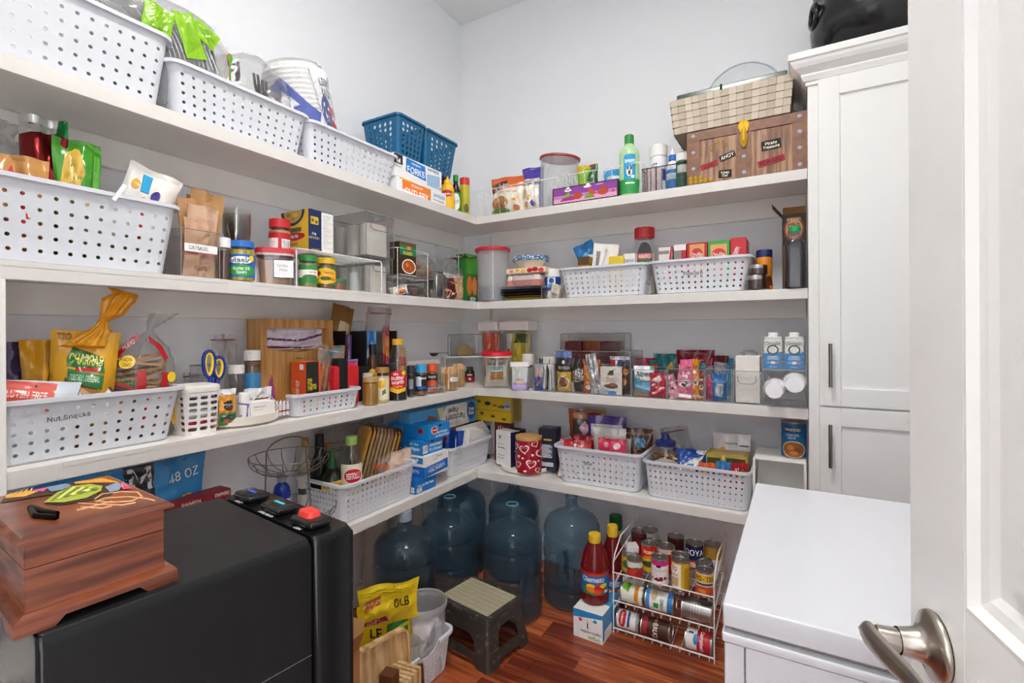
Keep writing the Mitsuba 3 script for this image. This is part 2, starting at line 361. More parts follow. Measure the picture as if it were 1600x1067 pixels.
# crown: a cyma profile mitred round the left and front edges
def crown(prof):
    V, F = [], []
    n = len(prof)
    for e, z in prof:
        V += [[CX0 - e, -.03, z], [CX0 - e, CY0 - e, z], [XC - .002, CY0 - e, z]]
    for i in range(n - 1):
        for j in range(2):
            a, b, c_, d_ = 3 * i + j, 3 * i + j + 1, 3 * i + 4 + j, 3 * i + 3 + j
            F += [[a, b, c_], [a, c_, d_]]
    return V, F
pf = [(.002, CT - .02), (.006, CT - .018), (.006, CT - .008), (.012, CT - .004), (.016, CT + .004), (.020, CT + .012), (.020, CT + .018), (.030, CT + .026), (.042, CT + .036), (.050, CT + .048), (.054, CT + .060)]
v, f = crown(pf); part(k, 'crown_moulding', G(v, f, W_), 'cabinet_paint', 30 if False else False)
part(k, 'cap_board', ab(CX0 - .060, XC - .002, CY0 - .060, -.002, CT + .060, CT + .086, W_, .002), 'cabinet_paint')
CABTOP = CT + .086
# ---------------------------------------------------------------- chest freezer
FX, FY0, FY1, FZ = 1.675, -1.613, -.905, .84
k = thing('chest_freezer', 'white chest freezer with closed flat lid beside the open door', 'freezer')
part(k, 'lid', ab(FX, XR - .03, FY0, FY1, FZ - .038, FZ, W_, .004), 'freezer_white')
part(k, 'seal', ab(FX + .012, XR - .04, FY0 + .012, FY1 - .01, FZ - .045, FZ - .0385, '#8f8d84', .001), 'matte', label='grey rubber lid seal')
part(k, 'rim', ab(FX - .001, XR - .03, FY0 - .001, FY1, FZ - .062, FZ - .0455, W_, .003), 'freezer_white')
part(k, 'body', ab(FX + .002, XR - .032, FY0 + .003, FY1 - .003, .02, FZ - .0625, W_, .003), 'freezer_white')
sx = P(1164, 1030, y=FY0 + .003)[0]
part(k, 'seam', ab(sx - .0012, sx + .0012, FY0 + .0012, FY0 + .0029, .05, FZ - .063, '#6d6e70', .0001), 'matte')
part(k, 'foot', ab(FX + .03, FX + .08, FY0 + .05, FY0 + .1, 0.0005, .0195, '#333333'), 'matte')
part(k, 'foot', ab(XR - .1, XR - .05, FY1 - .1, FY1 - .05, 0.0005, .0195, '#333333'), 'matte')
# ---------------------------------------------------------------- the open door
ang = math.radians(11.7); DL = np.array([-math.sin(ang), math.cos(ang), 0]); DN = np.array([-math.cos(ang), -math.sin(ang), 0])
LE = np.array([1.8955, -1.702, 0]); DWID, DH, DT = .76, 2.03, .035
Md = np.eye(4); Md[:3, 0] = -DL; Md[:3, 1] = -DN; Md[:3, 2] = (0, 0, 1); Md[:3, 3] = LE + [0, 0, .012]   # local x from latch to hinge, -y towards the room
def raised(w, h):
    """A moulded frame sloping in to a recessed field."""
    R = [(0, 0.0), (.006, .001), (.012, -.007), (.022, -.009), (.030, -.013), (.048, -.013), (.052, -.006)]
    V, F = [], []
    for e, y in R: V += [[e, -y, e], [w - e, -y, e], [w - e, -y, h - e], [e, -y, h - e]]
    for i in range(len(R) - 1):
        for j in range(4):
            a, b, c_, d_ = 4 * i + j, 4 * i + (j + 1) % 4, 4 * i + 4 + (j + 1) % 4, 4 * i + 4 + j
            F += [[a, b, c_], [a, c_, d_]]
    q = 4 * (len(R) - 1); F += [[q, q + 1, q + 2], [q, q + 2, q + 3]]
    return G(V, F, W_)
labels['door_1'] = {'kind': 'structure', 'label': 'white panelled door standing open on the right'}
PLACE['door_1'] = Md
st, PZ0, PZ1 = .118, .80, .985
ops = [(st, DWID - st, .25, PZ0), (st, DWID - st, PZ1, DH - st)]
fr = ab(0, st, 0, DT, 0, DH, W_, .0015) + ab(DWID - st, DWID, 0, DT, 0, DH, W_, .0015)
zz = [0, .25, PZ0, PZ1, DH - st, DH]
for a in (0, 2, 4): fr = fr + ab(st, DWID - st, 0, DT, zz[a], zz[a + 1], W_, 0)
part('door_1', None, fr, 'door_paint', False)
for x0, x1, z0, z1 in ops:
    part('door_1', 'panel', raised(x1 - x0, z1 - z0), 'door_paint', False, M=tr(x0, 0, z0))
    part('door_1', 'back_panel', ab(x0, x1, DT - .012, DT - .004, z0, z1, W_, 0), 'door_paint', False)
pr_ = P(1451, 1013, z=.93)
hz = .918
H = tr(.066, 0, hz, rx=90)     # local z -> -y (out of the door)
rose = lathe([(0, .0005), (.0345, .0005), (.036, .003), (.035, .007), (.030, .010), (.021, .013), (.0165, .020), (.0145, .030), (.0140, .036)], '#b8b0a6', 40, 60)
hd = part('door_1', 'handle', rose, 'metal', M=H, label='satin nickel lever handle')
part(hd, 'neck', cyl(.0125, .022, '#b8b0a6', .034, 28), 'metal', M=H)
lev = []
for t in np.linspace(0, 1, 22):
    lev.append((t, .012 + .1 * t))
def lever():
    secs = np.linspace(0, 1, 24); V, F = [], []; m = 14
    for i, t in enumerate(secs):
        L = .118; s = -.014 + t * L
        hw = (.0145 - .002 * t) if t > .0 else .006
        hw *= min(1, math.sqrt(max(1 - ((t - .1) / .1) ** 2, .05))) if t < .1 else 1
        hw *= min(1, math.sqrt(max(1 - ((t - .94) / .06) ** 2, .02))) if t > .94 else 1
        th = .0075 - .003 * t
        cy = .062 - .016 * math.sin(t * 2.2) * t
        for j in range(m):
            a = 2 * math.pi * j / m
            V.append([s, hw * math.sin(a), cy + th * math.cos(a)])
    n = len(secs)
    for i in range(n - 1):
        for j in range(m):
            a, b, c_, d_ = i * m + j, i * m + (j + 1) % m, (i + 1) * m + (j + 1) % m, (i + 1) * m + j
            F += [[a, c_, b], [a, d_, c_]]
    V.append([-.014, 0, .062]); V.append([.104, 0, .062 - .016 * math.sin(2.2)])
    for j in range(m): F += [[j, (j + 1) % m, len(V) - 2], [(n - 1) * m + (j + 1) % m, (n - 1) * m + j, len(V) - 1]]
    return G(V, F, '#c2bab0')
part(hd, 'lever', lever(), 'metal', M=H)
struct('trim_2', ab(DX1, DX1 + .018, YF - .1, YF, 0.0005, DZ, W_, .001) + ab(DX0 - .018, DX0, YF - .1, YF, .0005, DZ, W_, .001), 'trim_paint')
# ---------------------------------------------------------------- unseen lamps: pantry lamp above the frame, added fill lamp behind the camera
def lamp(x, y, z, r, rad, label):
    k = thing('ceiling_lamp', label, 'lamp', M=tr(x, y, z))
    part(k, 'housing', lathe([(r * 1.1, 0), (r * 1.1, -.022), (r * 1.0, -.03), (r * .99, -.026)], '#e4e4e4', 44), 'satin')
    d = part(k, 'diffuser', lathe([(.004, -.034), (r * .6, -.033), (r * .98, -.027)], W_, 44, 80), 'matte')
    scene[d]['emitter'] = {'type': 'area', 'radiance': {'type': 'rgb', 'value': [rad, rad * .97, rad * .93]}}
lamp(*LAMP_AT, ZC - .0005, .24, LAMP, 'unseen round ceiling lamp above the frame, lighting the pantry shelves')  # out of view, placed to light the shelves and the cabinet front
lamp(1.6, YF - 1.2, 2.7495, .2, HALL_FILL, 'added round fill lamp on the unseen hall ceiling behind the doorway')  # added to brighten the pantry from the camera side
# ---------------------------------------------------------------- builders
RN = random.Random(11)
for nm, col, ro in (('white_plastic', '#d2d5db', .35), ('cream_plastic', '#e8e4de', .32), ('blue_plastic', '#0b5c86', .35), ('white_wire', '#e4e4e2', .35), ('steel_wire', '#8d857a', .3)):
    scene[nm] = pr(rgb(col), ro, **({'metallic': .9} if nm == 'steel_wire' else {}))
def onL(pl, pr_, pt, i, X=.322, d=.1, z0=0.0, zb=None):
    """Front face (facing the room) of a thing on the left run between two pixel columns; returns w, h and the frame."""
    a, b = P(pl, pt, x=X), P(pr_, pt, x=X); zb = (SZ[i] if zb is None else zb) + z0 + .0003
    return b[1] - a[1], P((pl + pr_) / 2, pt, x=X)[2] - zb, tr(X - d / 2, (a[1] + b[1]) / 2, zb, 90)
def onB(pl, pr_, pt, i, Y=-.322, d=.1, z0=0.0, zb=None):
    a, b = P(pl, pt, y=Y), P(pr_, pt, y=Y); zb = (SZ[i] if zb is None else zb) + z0 + .0003
    return b[0] - a[0], P((pl + pr_) / 2, pt, y=Y)[2] - zb, tr((a[0] + b[0]) / 2, Y + d / 2, zb, 0)
def rnd(px, pw, pt, i, X=None, Y=None, z0=0.0, zb=None, rz=None):
    """Radius, height and frame of a round thing whose axis stands at pixel column px."""
    q = P(px, pt, x=X) if X is not None else P(px, pt, y=Y); zb = (SZ[i] if zb is None else zb) + z0 + .0003
    v = q - CAM; dep = v @ _F; th = math.atan2(v @ _R2, dep)
    face = math.degrees(math.atan2(CAM[1] - q[1], CAM[0] - q[0])) + 90 if rz is None else rz
    return pw / 2 * dep / FPX * math.cos(th), q[2] - zb, tr(q[0], q[1], zb, face)
def wp(M, *p): return (M @ np.array([*p, 1.0]))[:3]
def mpart(key, name, man, bsdf, smooth=30, M=None, label=None):
    root = key.split('__')[0]; k = key if name is None else f'{key}__{name}'
    if name and k in scene: PN[k] = PN.get(k, 0) + 1; k = f'{k}_{PN[k]:03d}'
    T = PLACE.get(root, np.eye(4)); T = T if M is None else T @ M
    m = man.to_mesh(); v = np.array(m.vert_properties[:, :3], float) @ T[:3, :3].T + T[:3, 3]
    scene[k] = mikit.ply(trimesh.Trimesh(v, np.array(m.tri_verts), process=False), bsdf, smooth=smooth)
    if label: labels[k] = {'label': label}
    return k
def prism(z0, w0, d0, z1, w1, d1, r, n=5):
    return m3.Manifold.hull_points(np.r_[np.c_[ring(w0, d0, r, n), np.full(4 * n, z0)], np.c_[ring(w1, d1, r, n), np.full(4 * n, z1)]])
def hole(kind, r, L):
    if kind == 'sq': c = m3.Manifold.cube([2 * r, 2 * r, L], True)
    elif kind == 'di': c = m3.Manifold.cube([1.5 * r, 1.5 * r, L], True).rotate([0, 0, 45]).scale([1, 1.25, 1])
    elif kind == 'oval': c = m3.Manifold.hull(m3.Manifold.cylinder(L, r, r, 10, True).translate([-r, 0, 0]) + m3.Manifold.cylinder(L, r, r, 10, True).translate([r, 0, 0]))
    else: c = m3.Manifold.cylinder(L, r, r, 10, True)
    return c
def basket(k, w, d, h, cols, rows, scols, kind='ro', r=.0045, tap=.9, rim=.012, mar=(.06, .16, .2), mat='white_plastic', grade=0, notch=None, rad=.03, name='body'):
    """A tapered basket with a flanged rim; cols x rows holes in the long walls, scols in the short ones. mar: margins (sides, bottom, top) as shares."""
    t = .0025; wb, db = w * tap, d - (w - w * tap)
    m = prism(0, wb - .012, db - .012, .006, wb, db, rad) + prism(.006, wb, db, h, w, d, rad)
    m = m - prism(.003, wb - 2 * t, db - 2 * t, h + .001, w - 2 * t, d - 2 * t, rad - t)
    hx, hy = [], []
    for j in range(rows):
        z = h * (mar[1] + (1 - mar[1] - mar[2]) * j / max(rows - 1, 1)); ww, dd = wb + (w - wb) * z / h, db + (d - db) * z / h
        rr = r * (1 - grade * (1 - j / max(rows - 1, 1)))
        for i in range(cols): hy.append(hole(kind, rr, d * 1.4).rotate([90, 0, 0]).translate([(i / (cols - 1) - .5) * (ww * (1 - 2 * mar[0])) , 0, z]))
        for i in range(scols): hx.append(hole(kind, rr, w * 1.4).rotate([90, 0, 90]).translate([0, (i / (scols - 1) - .5) * (dd - .09), z]))
    m = m - m3.Manifold.compose(hy) - m3.Manifold.compose(hx)
    f = prism(h - .0035, w + 2 * rim, d + 2 * rim, h, w + 2 * rim, d + 2 * rim, rad + rim) + prism(h - .010, w + 2 * rim, d + 2 * rim, h - .0035, w + 2 * rim, d + 2 * rim, rad + rim) - prism(h - .012, w + 2 * rim - .004, d + 2 * rim - .004, h - .0034, w + 2 * rim - .004, d + 2 * rim - .004, rad + rim - .002)
    f = f - prism(h - .02, w - 2 * t, d - 2 * t, h + .01, w - 2 * t, d - 2 * t, rad - t)
    m = m + f
    if notch == 'front':
        m = m - (m3.Manifold.cylinder(.06, .055, .055, 30, True).rotate([90, 0, 0]).scale([1, 1, .55]).translate([0, -d / 2, h]))
    elif notch == 'side':
        m = m - (m3.Manifold.cylinder(.06, .05, .05, 30, True).rotate([90, 0, 90]).scale([1, 1, .6]).translate([-w / 2, 0, h]))
    elif notch == 'slot':
        m = m - m3.Manifold.cube([.05, d * .4, .02], True).translate([-w / 2, 0, h * .83])
    mpart(k, name, m, mat)
    return wb
def written(k, s, w, d, h, x, z, hh, col='#1c1c1e', deg=0):
    """Handwriting on a basket's front; the wall leans, so the text follows it."""
    v, f = text2d(s, False); v = v * hh; v = v - [v[:, 0].max() / 2, 0]; a = math.radians(deg)
    v = v @ np.array([[math.cos(a), math.sin(a)], [-math.sin(a), math.cos(a)]])
    wb = w * .9; zz = z + v[:, 1]; dd = (d - (w - wb)) + (w - wb) * zz / h
    part(k, 'lettering', G(np.c_[x + v[:, 0], -dd / 2 - .0006, zz], f, col), 'matte')
def carton(k, w, d, h, col, fr=(), ri=(), to=(), le=(), bsdf='satin', body='body', M=None, bk=()):
    part(k, body, box(w, d, h, col, .0012), bsdf, M=M)
    for nm, items, mp, a in (('front_print', fr, front(w, d, h), w / h), ('side_print', ri, right(w, d, h), d / h), ('top_print', to, topf(w, d, h), w / d), ('side_print', le, left(w, d, h), d / h), ('back_print', bk, backf(w, d, h), w / h)):
        if items: part(k, nm, prt(items, mp, a), bsdf, False, M=M)
def pouch(k, w, h, d, col, items=(), seed=0, stand=.0, bsdf='film', crinkle=1.0, M=None, body='body', back=None, bend=0.0, fin=.06, name=None, edge=None):
    """A pillow bag: two skins bulged by d, crimped at the top (and the bottom unless it stands)."""
    def S(u, v, off, side=-1):
        u, v = np.asarray(u, float), np.asarray(v, float)
        vv = np.clip(v / (1 - fin), 0, 1); lo = np.clip((v - (0 if stand else fin * .6)) / (.35), 0, 1)
        b = np.sin(np.pi * np.clip(u, 0, 1)) ** .55 * (np.clip(1 - vv, 0, 1) ** .55) * 1.0
        b = b * (stand + (1 - stand) * np.sin(lo * np.pi / 2) ** .7)
        b = b * 1.25
        x = (u - .5) * w * (1 - .07 * np.sin(np.pi * np.clip(v, 0, 1)))
        q = np.c_[u * 5 * max(w / h, .5), v * 5, np.full(len(u), seed * 3.7 + side)]
        nz = meshkit.fbm(q, 3, seed) - .5; nz2 = np.abs(meshkit.noise(q * 2.3 + 9, seed + 3) - .5)
        amp = crinkle * (.02 + .10 * d) * np.clip(4 * u * (1 - u), 0, 1) ** .5
        y = side * (d / 2 * np.minimum(b, 1.1) + amp * (nz * 1.1 - nz2 * .5) * np.minimum(1, b * 2 + .25) + .0008 + off)
        y = y + bend * (v ** 2) * h + crinkle * .006 * np.sin(u * 9 + seed) * v
        x = x + crinkle * .004 * (meshkit.noise(np.c_[v * 7, u * 2, np.full(len(u), seed + .5)], seed) - .5)
        return np.c_[x, y, v * h]
    n = 22; uu, vv = np.meshgrid(np.linspace(0, 1, n), np.linspace(0, 1, n)); uu, vv = uu.ravel(), vv.ravel()
    i, j = np.meshgrid(np.arange(n - 1), np.arange(n - 1), indexing='ij'); a = (i * n + j).ravel()
    F = np.r_[np.c_[a, a + 1, a + n + 1], np.c_[a, a + n + 1, a + n]]
    g = G(S(uu, vv, 0), F, col); g.add(S(uu, vv, 0, 1), F[:, ::-1], back or col)
    part(k, body, g, bsdf, True, M=M)
    if items: part(k, 'printing', prt(items, lambda u, v, off: S(u, v, off * 2 + .0006), w / h, edge or .07), bsdf, True, M=M)
    return S
def sack(prof, n=40, ripple=.0, seed=0, wr=.0, cap=True, fr=9):
    """prof: (z, rx, ry[, cx, cy]); a soft body with gathers (ripple) and wrinkles (wr)."""
    zs = np.array([p[0] for p in prof]); R = np.array([list(p[1:]) + [0] * (5 - len(p)) for p in prof], float)
    m = max(16, 4 * len(prof)); t = np.linspace(0, len(prof) - 1, m); k = np.arange(len(prof))
    z = np.interp(t, k, zs); rx, ry, cx, cy = (np.interp(t, k, R[:, q]) for q in range(4))
    a = np.linspace(0, 2 * np.pi, n, endpoint=False)
    rp = 1 + ripple * np.sin(a * fr + seed)[None] * (meshkit.noise(np.c_[np.cos(a) * 2, np.sin(a) * 2, a * 0 + seed], seed)[None] + .3)
    V = np.stack([cx[:, None] + rx[:, None] * np.cos(a) * rp, cy[:, None] + ry[:, None] * np.sin(a) * rp, np.repeat(z[:, None], n, 1)], -1).reshape(-1, 3)
    if wr:
        s = 1 / max(rx.max(), ry.max()) * 2.2
        nz = meshkit.fbm(V * s + seed, 3, seed) - .5; nz2 = np.abs(meshkit.noise(V * s * 2.5 + 5, seed + 1) - .5)
        c0 = np.stack([np.repeat(cx, n), np.repeat(cy, n), V[:, 2]], 1); dr_ = V - c0; ln = np.linalg.norm(dr_, axis=1, keepdims=True) + 1e-9
        V = V + dr_ / ln * ((nz * 1.2 - nz2) * wr)[:, None] * np.minimum(1, ln / .01)
    i, j = np.meshgrid(np.arange(m - 1), np.arange(n), indexing='ij')
    A, B, D, E = i * n + j, i * n + (j + 1) % n, (i + 1) * n + (j + 1) % n, (i + 1) * n + j
    F = [np.stack([A, B, D], -1).reshape(-1, 3), np.stack([A, D, E], -1).reshape(-1, 3)]
    if cap:
        q = np.arange(n); V = np.r_[V, [V[:n].mean(0)], [V[-n:].mean(0)]]
        F += [np.stack([(q + 1) % n, q, np.full(n, m * n)], 1), np.stack([(m - 1) * n + q, (m - 1) * n + (q + 1) % n, np.full(n, m * n + 1)], 1)]
    return V, np.concatenate(F)
def film(k, prof, bsdf='baggy', name='bag', col='#fff', M=None, **kw): return part(k, name, G(*sack(prof, **kw), col), bsdf, True, M=M)
def zipbag(k, w, h, d, seed, zcol='#8a3a6a', M=None, lean=0.0, name='bag', zname='zip_seal'):
    pouch(k, w, h, d, '#fff', seed=seed, bsdf='baggy', stand=.5, crinkle=1.5, M=M, body=name, bend=lean)
    pts = [[(u - .5) * w * .98, lean * h * (.93 + .03 * math.sin(u * 4 + seed)) ** 2 + .006 * math.sin(u * 9 + seed) * .93, h * (.93 + .0 * u)] for u in np.linspace(0, 1, 14)]
    part(k, zname, tube(pts, .0028, zcol, 5), 'satin', M=M)
def can(k, r, h, col, items=(), M=None, a=(-110, 110), steel='#b9b7b2', bsdf='satin', tab=True):
    part(k, 'tin', lathe([(0, .0006), (r * .9, .0006), (r * .93, 0), (r, .002), (r, .004), (r * .975, .006), (r * .975, h - .006), (r, h - .004), (r, h - .001), (r * .95, h), (r * .93, h - .0035), (0, h - .0035)], steel, 30, 45), 'metal', M=M)
    part(k, 'label', G(*cyl_surf(r * .985, .007, h - .007), col), bsdf, True, M=M)
    if items: part(k, 'printing', prt(items, cyl_map(r * .986, .007, h - .007, *a), r * math.radians(a[1] - a[0]) / (h - .014), .06), bsdf, True, M=M)
    if tab: part(k, 'pull_tab', G(*loft([(h - .0033, .012, .02, .005), (h - .0015, .011, .019, .005)], steel).xf(tr(0, r * .35, 0)).arr()), 'metal', M=M)
def cyl_surf(r, z0, z1, n=36, r1=None):
    r1 = r if r1 is None else r1; a = np.linspace(0, 2 * np.pi, n, endpoint=False); V = np.r_[np.c_[r * np.cos(a), r * np.sin(a), a * 0 + z0], np.c_[r1 * np.cos(a), r1 * np.sin(a), a * 0 + z1]]
    j = np.arange(n); k = (j + 1) % n
    return V, np.r_[np.c_[j, k, k + n], np.c_[j, k + n, j + n]]
def wrap(k, r, z0, z1, items, a=(-110, 110), M=None, name='label', bg=None, r1=None, bsdf='satin'):
    if bg: part(k, name, G(*cyl_surf(r, z0, z1, r1=r1), bg), bsdf, True, M=M)
    if items: part(k, 'printing' if bg else name, prt(items, cyl_map(r + .0002, z0, z1, *a, r1=None if r1 is None else r1 + .0002), r * math.radians(a[1] - a[0]) / (z1 - z0), .06), bsdf, True, M=M)
def jar(k, r, h, lid='#c0202a', lidh=.018, fill='#c9a14a', fh=.85, glass='clear', M=None, lr=1.0, neck=.92, steel=False, lname='lid'):
    hs = h - lidh
    part(k, 'jar', lathe([(0, .001), (r * .9, .001), (r, .006), (r, hs * .82), (r * neck, hs * .94), (r * neck, hs)], '#fff', 30, 200), glass, True, M=M)
    if fill: part(k, 'contents', lathe([(0, .003), (r * .88, .003), (r * .95, .008), (r * .95, hs * fh), (r * .9, hs * fh + .002), (0, hs * fh + .002)], fill, 26, 60), 'satin', M=M)
    part(k, lname, lathe([(r * neck * 1.02, hs - .004), (r * neck * 1.05 * lr, hs - .004), (r * neck * 1.05 * lr, h - .002), (r * neck * 1.02 * lr, h), (0, h)], lid, 30, 50), 'metal' if steel else 'satin', M=M)
def bottle(k, prof, col, bsdf='gloss', cap=None, capcol='#fff', M=None, capname='cap', n=30, fill=None, fbs='gloss', sy=1.0):
    g = lathe(prof, col, n, 200).fn(lambda v: v * [1, sy, 1]); part(k, 'bottle', g, bsdf, True, M=M)
    if fill: part(k, 'contents', lathe(fill[0], fill[1], n, 60).fn(lambda v: v * [1, sy, 1]), fbs, True, M=M)
    if cap: part(k, capname, lathe([(0, cap[0]), (cap[1], cap[0]), (cap[1], cap[2] - .002), (cap[1] - .002, cap[2]), (0, cap[2])], capcol, 24, 50), 'satin', M=M)
def acryl(k, w, d, h, M=None, handle=False, lid=False, edge='#8f9496', bsdf='acrylic', name='bin'):
    q = lambda o, u, v: (np.array([o, np.add(o, u), np.add(np.add(o, u), v), np.add(o, v)], float), np.array([[0, 1, 2], [0, 2, 3]]))
    g = G(); a, b = w / 2, d / 2
    for o, u, v in (((-a, -b, 0), (w, 0, 0), (0, 0, h)), ((a, b, 0), (-w, 0, 0), (0, 0, h)), ((a, -b, 0), (0, d, 0), (0, 0, h)), ((-a, b, 0), (0, -d, 0), (0, 0, h)), ((-a, -b, .001), (w, 0, 0), (0, d, 0))) + ((((-a, -b, h), (w, 0, 0), (0, d, 0)),) if lid else ()):
        g.add(*q(o, u, v), '#fff')
    part(k, name, g, bsdf, False, M=M)
    e = G(); t = .0013
    for z in (t, h):
        for p0, p1 in (((-a, -b), (a, -b)), ((a, -b), (a, b)), ((a, b), (-a, b)), ((-a, b), (-a, -b))): e = e + tube([[*p0, z], [*p1, z]], t, edge, 4)
    for sx, sy in ((-a, -b), (a, -b), (a, b), (-a, b)): e = e + tube([[sx, sy, t], [sx, sy, h]], t, edge, 4)
    if handle:
        hw, z0, z1 = min(.07, w * .34), h * .62, h * .86
        e = e + tube([[-hw, -b - .001, z1], [-hw, -b - .001, z0 + .01], [-hw + .01, -b - .001, z0], [hw - .01, -b - .001, z0], [hw, -b - .001, z0 + .01], [hw, -b - .001, z1]], .0016, edge, 4)
    part(k, 'edge', e, 'satin', M=M)
def wires(k, name, lines, r, mat='white_wire', M=None, n=6):
    g = G()
    for l in lines: v, f, c = tube(l, r, '#e6e6e4' if mat == 'white_wire' else '#8d857a', n).arr(); g.add(v, f, c)
    return part(k, name, g, 'satin' if mat == 'white_wire' else 'metal', True, M=M)
def bag_tie(k, prof, tail, col, bsdf, seed, wr=.006, ripple=.05, M=None, name='bag'):
    return part(k, name, G(*sack(prof + tail, seed=seed, wr=wr, ripple=ripple), col), bsdf, True, M=M)
def heap(n, f, seed):
    g = G(); r = random.Random(seed)
    for i in range(n):
        h = f(r, i); v, ff, c = h.arr(); g.add(v, ff, c)
    return g
def ball(r, c, sx=1, sy=1, sz=1, n=1):
    m = trimesh.creation.icosphere(n, r); return G(m.vertices * [sx, sy, sz], m.faces, c)
def bag(side, name, label, pl, pr_, pt, i, at, d, col, items=(), z0=.008, tilt=0, roll=0, cat='bag', group=None, zb=None, yaw=None, **kw):
    f = onL if side == 'L' else onB
    w, h, M = f(pl, pr_, pt, i, at, d, z0, zb); yaw = (-13 if side == 'L' else 6) if yaw is None else yaw
    k = thing(name, label, cat, group, M @ tr(0, 0, 0, yaw, tilt, roll)); pouch(k, w, h, d, col, items, seed=RN.randrange(99), **kw); return k
def ctn(side, name, label, pl, pr_, pt, i, at, d, col, z0=0, yaw=0, tilt=0, cat='box', group=None, zb=None, w=None, h=None, **kw):
    f = onL if side == 'L' else onB
    w_, h_, M = f(pl, pr_, pt, i, at, d, z0, zb); w, h = w or w_, h or h_
    k = thing(name, label, cat, group, M @ tr(0, 0, 0, yaw, tilt)); carton(k, w, d, h, col, **kw); return k, w, h
def bsk(side, label, pl, pr_, pt, i, at, d, cols, rows, scols, L=None, group=None, z0=0, zb=None, right_end=False, **kw):
    f = onL if side == 'L' else onB
    w, h, M = f(pl, pr_, pt, i, at, d, z0, zb)
    if L:
        M = M @ tr(((w - L) / 2) if right_end else ((L - w) / 2)); w = L
    k = thing('storage_basket', label, 'basket', group, M); rim = kw.get('rim', .012)
    basket(k, w - 2 * rim, d - 2 * rim, h, cols, rows, scols, **kw); return k, w - 2 * rim, d - 2 * rim, h, M
def fork_mesh(L, c, t=.0016):
    s = L / .17; p = [sbox(-.0035, 0, .0035, .11), Polygon([(-.0035, .1), (.0035, .1), (.011, .125), (.011, .135), (-.011, .135), (-.011, .125)])] + [sbox(x, .13, x + .003, .17) for x in (-.011, -.0057, -.0003 + .003, .008)]
    p = affinity.scale(unary_union(p).buffer(.0004), s, s, origin=(0, 0)); m = trimesh.creation.extrude_polygon(p, t, engine='earcut')
    v = m.vertices.copy(); v = np.c_[v[:, 0], v[:, 2] - t / 2 + .004 * np.sin(v[:, 1] / L * 3), v[:, 1]]; return G(v, m.faces, c)
def spoon_mesh(L, c, t=.0016):
    s = L / .17; p = unary_union([sbox(-.0035, 0, .0035, .125), affinity.scale(Point(0, .147).buffer(1, 8), .015, .024)])
    p = affinity.scale(p, s, s, origin=(0, 0)); m = trimesh.creation.extrude_polygon(p, t, engine='earcut')
    v = m.vertices.copy(); v = np.c_[v[:, 0], v[:, 2] - t / 2 + .004 * np.sin(v[:, 1] / L * 3), v[:, 1]]; return G(v, m.faces, c)
def wire_tray(k, w, d, h, nx, ny, r=.0014, flare=.0, mat='white_wire', M=None, grid=6, legs=False):
    W, D = w + 2 * flare, d + 2 * flare; L = []
    loop = lambda a, b, z: [[-a / 2, -b / 2, z], [a / 2, -b / 2, z], [a / 2, b / 2, z], [-a / 2, b / 2, z], [-a / 2, -b / 2, z]]
    wires(k, 'rim', [loop(W, D, h)], r * 1.4, mat, M)
    for i in range(nx):
        x = i / (nx - 1) - .5; L.append([[x * W, -D / 2, h], [x * w, -d / 2, r], [x * w, d / 2, r], [x * W, D / 2, h]])
    for i in range(ny):
        y = i / (ny - 1) - .5; L.append([[-W / 2, y * D, h], [-w / 2, y * d, r], [w / 2, y * d, r], [W / 2, y * D, h]])
    wires(k, 'wire', L, r, mat, M)
def shift(its, dx):
    """The same print moved sideways."""
    o = []
    for i in its:
        if i[0] == 'p': o.append(('p', [(x + dx, y) for x, y in i[1]], i[2]))
        elif i[0] in 'rb': o.append((i[0], i[1] + dx, i[2], i[3] + dx, *i[4:]))
        elif i[0] == 'e': o.append(('e', i[1] + dx, *i[2:]))
        else: o.append((i[0], i[1], i[2] + dx, *i[3:]))
    return o
# ================================================================ topmost shelves
GB = 'white perforated baskets on the left shelves'
S1 = 0
kA, *_ = bsk('L', 'long white perforated basket at the left end of the topmost shelf', 100, 279, 20, S1, .328, .27, 14, 5, 7, L=.452, right_end=True)
kB, wB, dB, hB, MB_ = bsk('L', 'white perforated basket with plastic cutlery and green-labelled pack, second on the topmost shelf', 264, 491, 134, S1, .328, .27, 14, 5, 7)
kC, wC, dC, hC, MC = bsk('L', 'white perforated basket under the paper plates on the topmost shelf', 481, 628, 214, S1, .328, .27, 14, 5, 7)
# clear plates with green labels in their bag, standing in basket two
q = P(318, 60, x=.17)
k = thing('plastic_plates', 'bagged stack of clear plastic plates with bright green labels on the topmost shelf', 'plates', M=tr(.16, q[1] - .11, SZ[0] + .015, 90))
for j in range(14):
    part(k, 'plate', lathe([(0, .01), (.08, .0), (.095, .004), (.135, .016), (.138, .016)], '#eef2f2', 28, 80), 'milky', True, M=tr(-.09 + .013 * j, .02, .185, 0, 10, 68)); part(k, 'plate_rim', tube(arc(0, 0, .016, .138, 0, 360, 40), .0016, '#e9edee', 4, True), 'satin', True, M=tr(-.09 + .013 * j, .02, .185, 0, 10, 68))
for j, (px, py, w, h, a) in enumerate(((243, 30, .075, .085, 8), (308, 60, .06, .12, -20), (338, 52, .055, .07, -65))):
    gq = P(px, py, x=.285); x, z = gq[1] - (q[1] - .11), gq[2] - SZ[0] - .015 - h / 2
    pouch(k, w, h, .012, '#86bd14', [('p', [(.1, .1), (.9, .3), (.6, .9)], '#79ae10')], seed=40 + j, M=tr(x, -.125, z, 0, 0, a), body='green_label', crinkle=.5)
film(k, [(.012, .18, .09), (.10, .21, .13), (.24, .21, .13), (.32, .15, .11), (.345, .05, .05)], seed=5, wr=.02)
q = P(232, 10, x=.2)
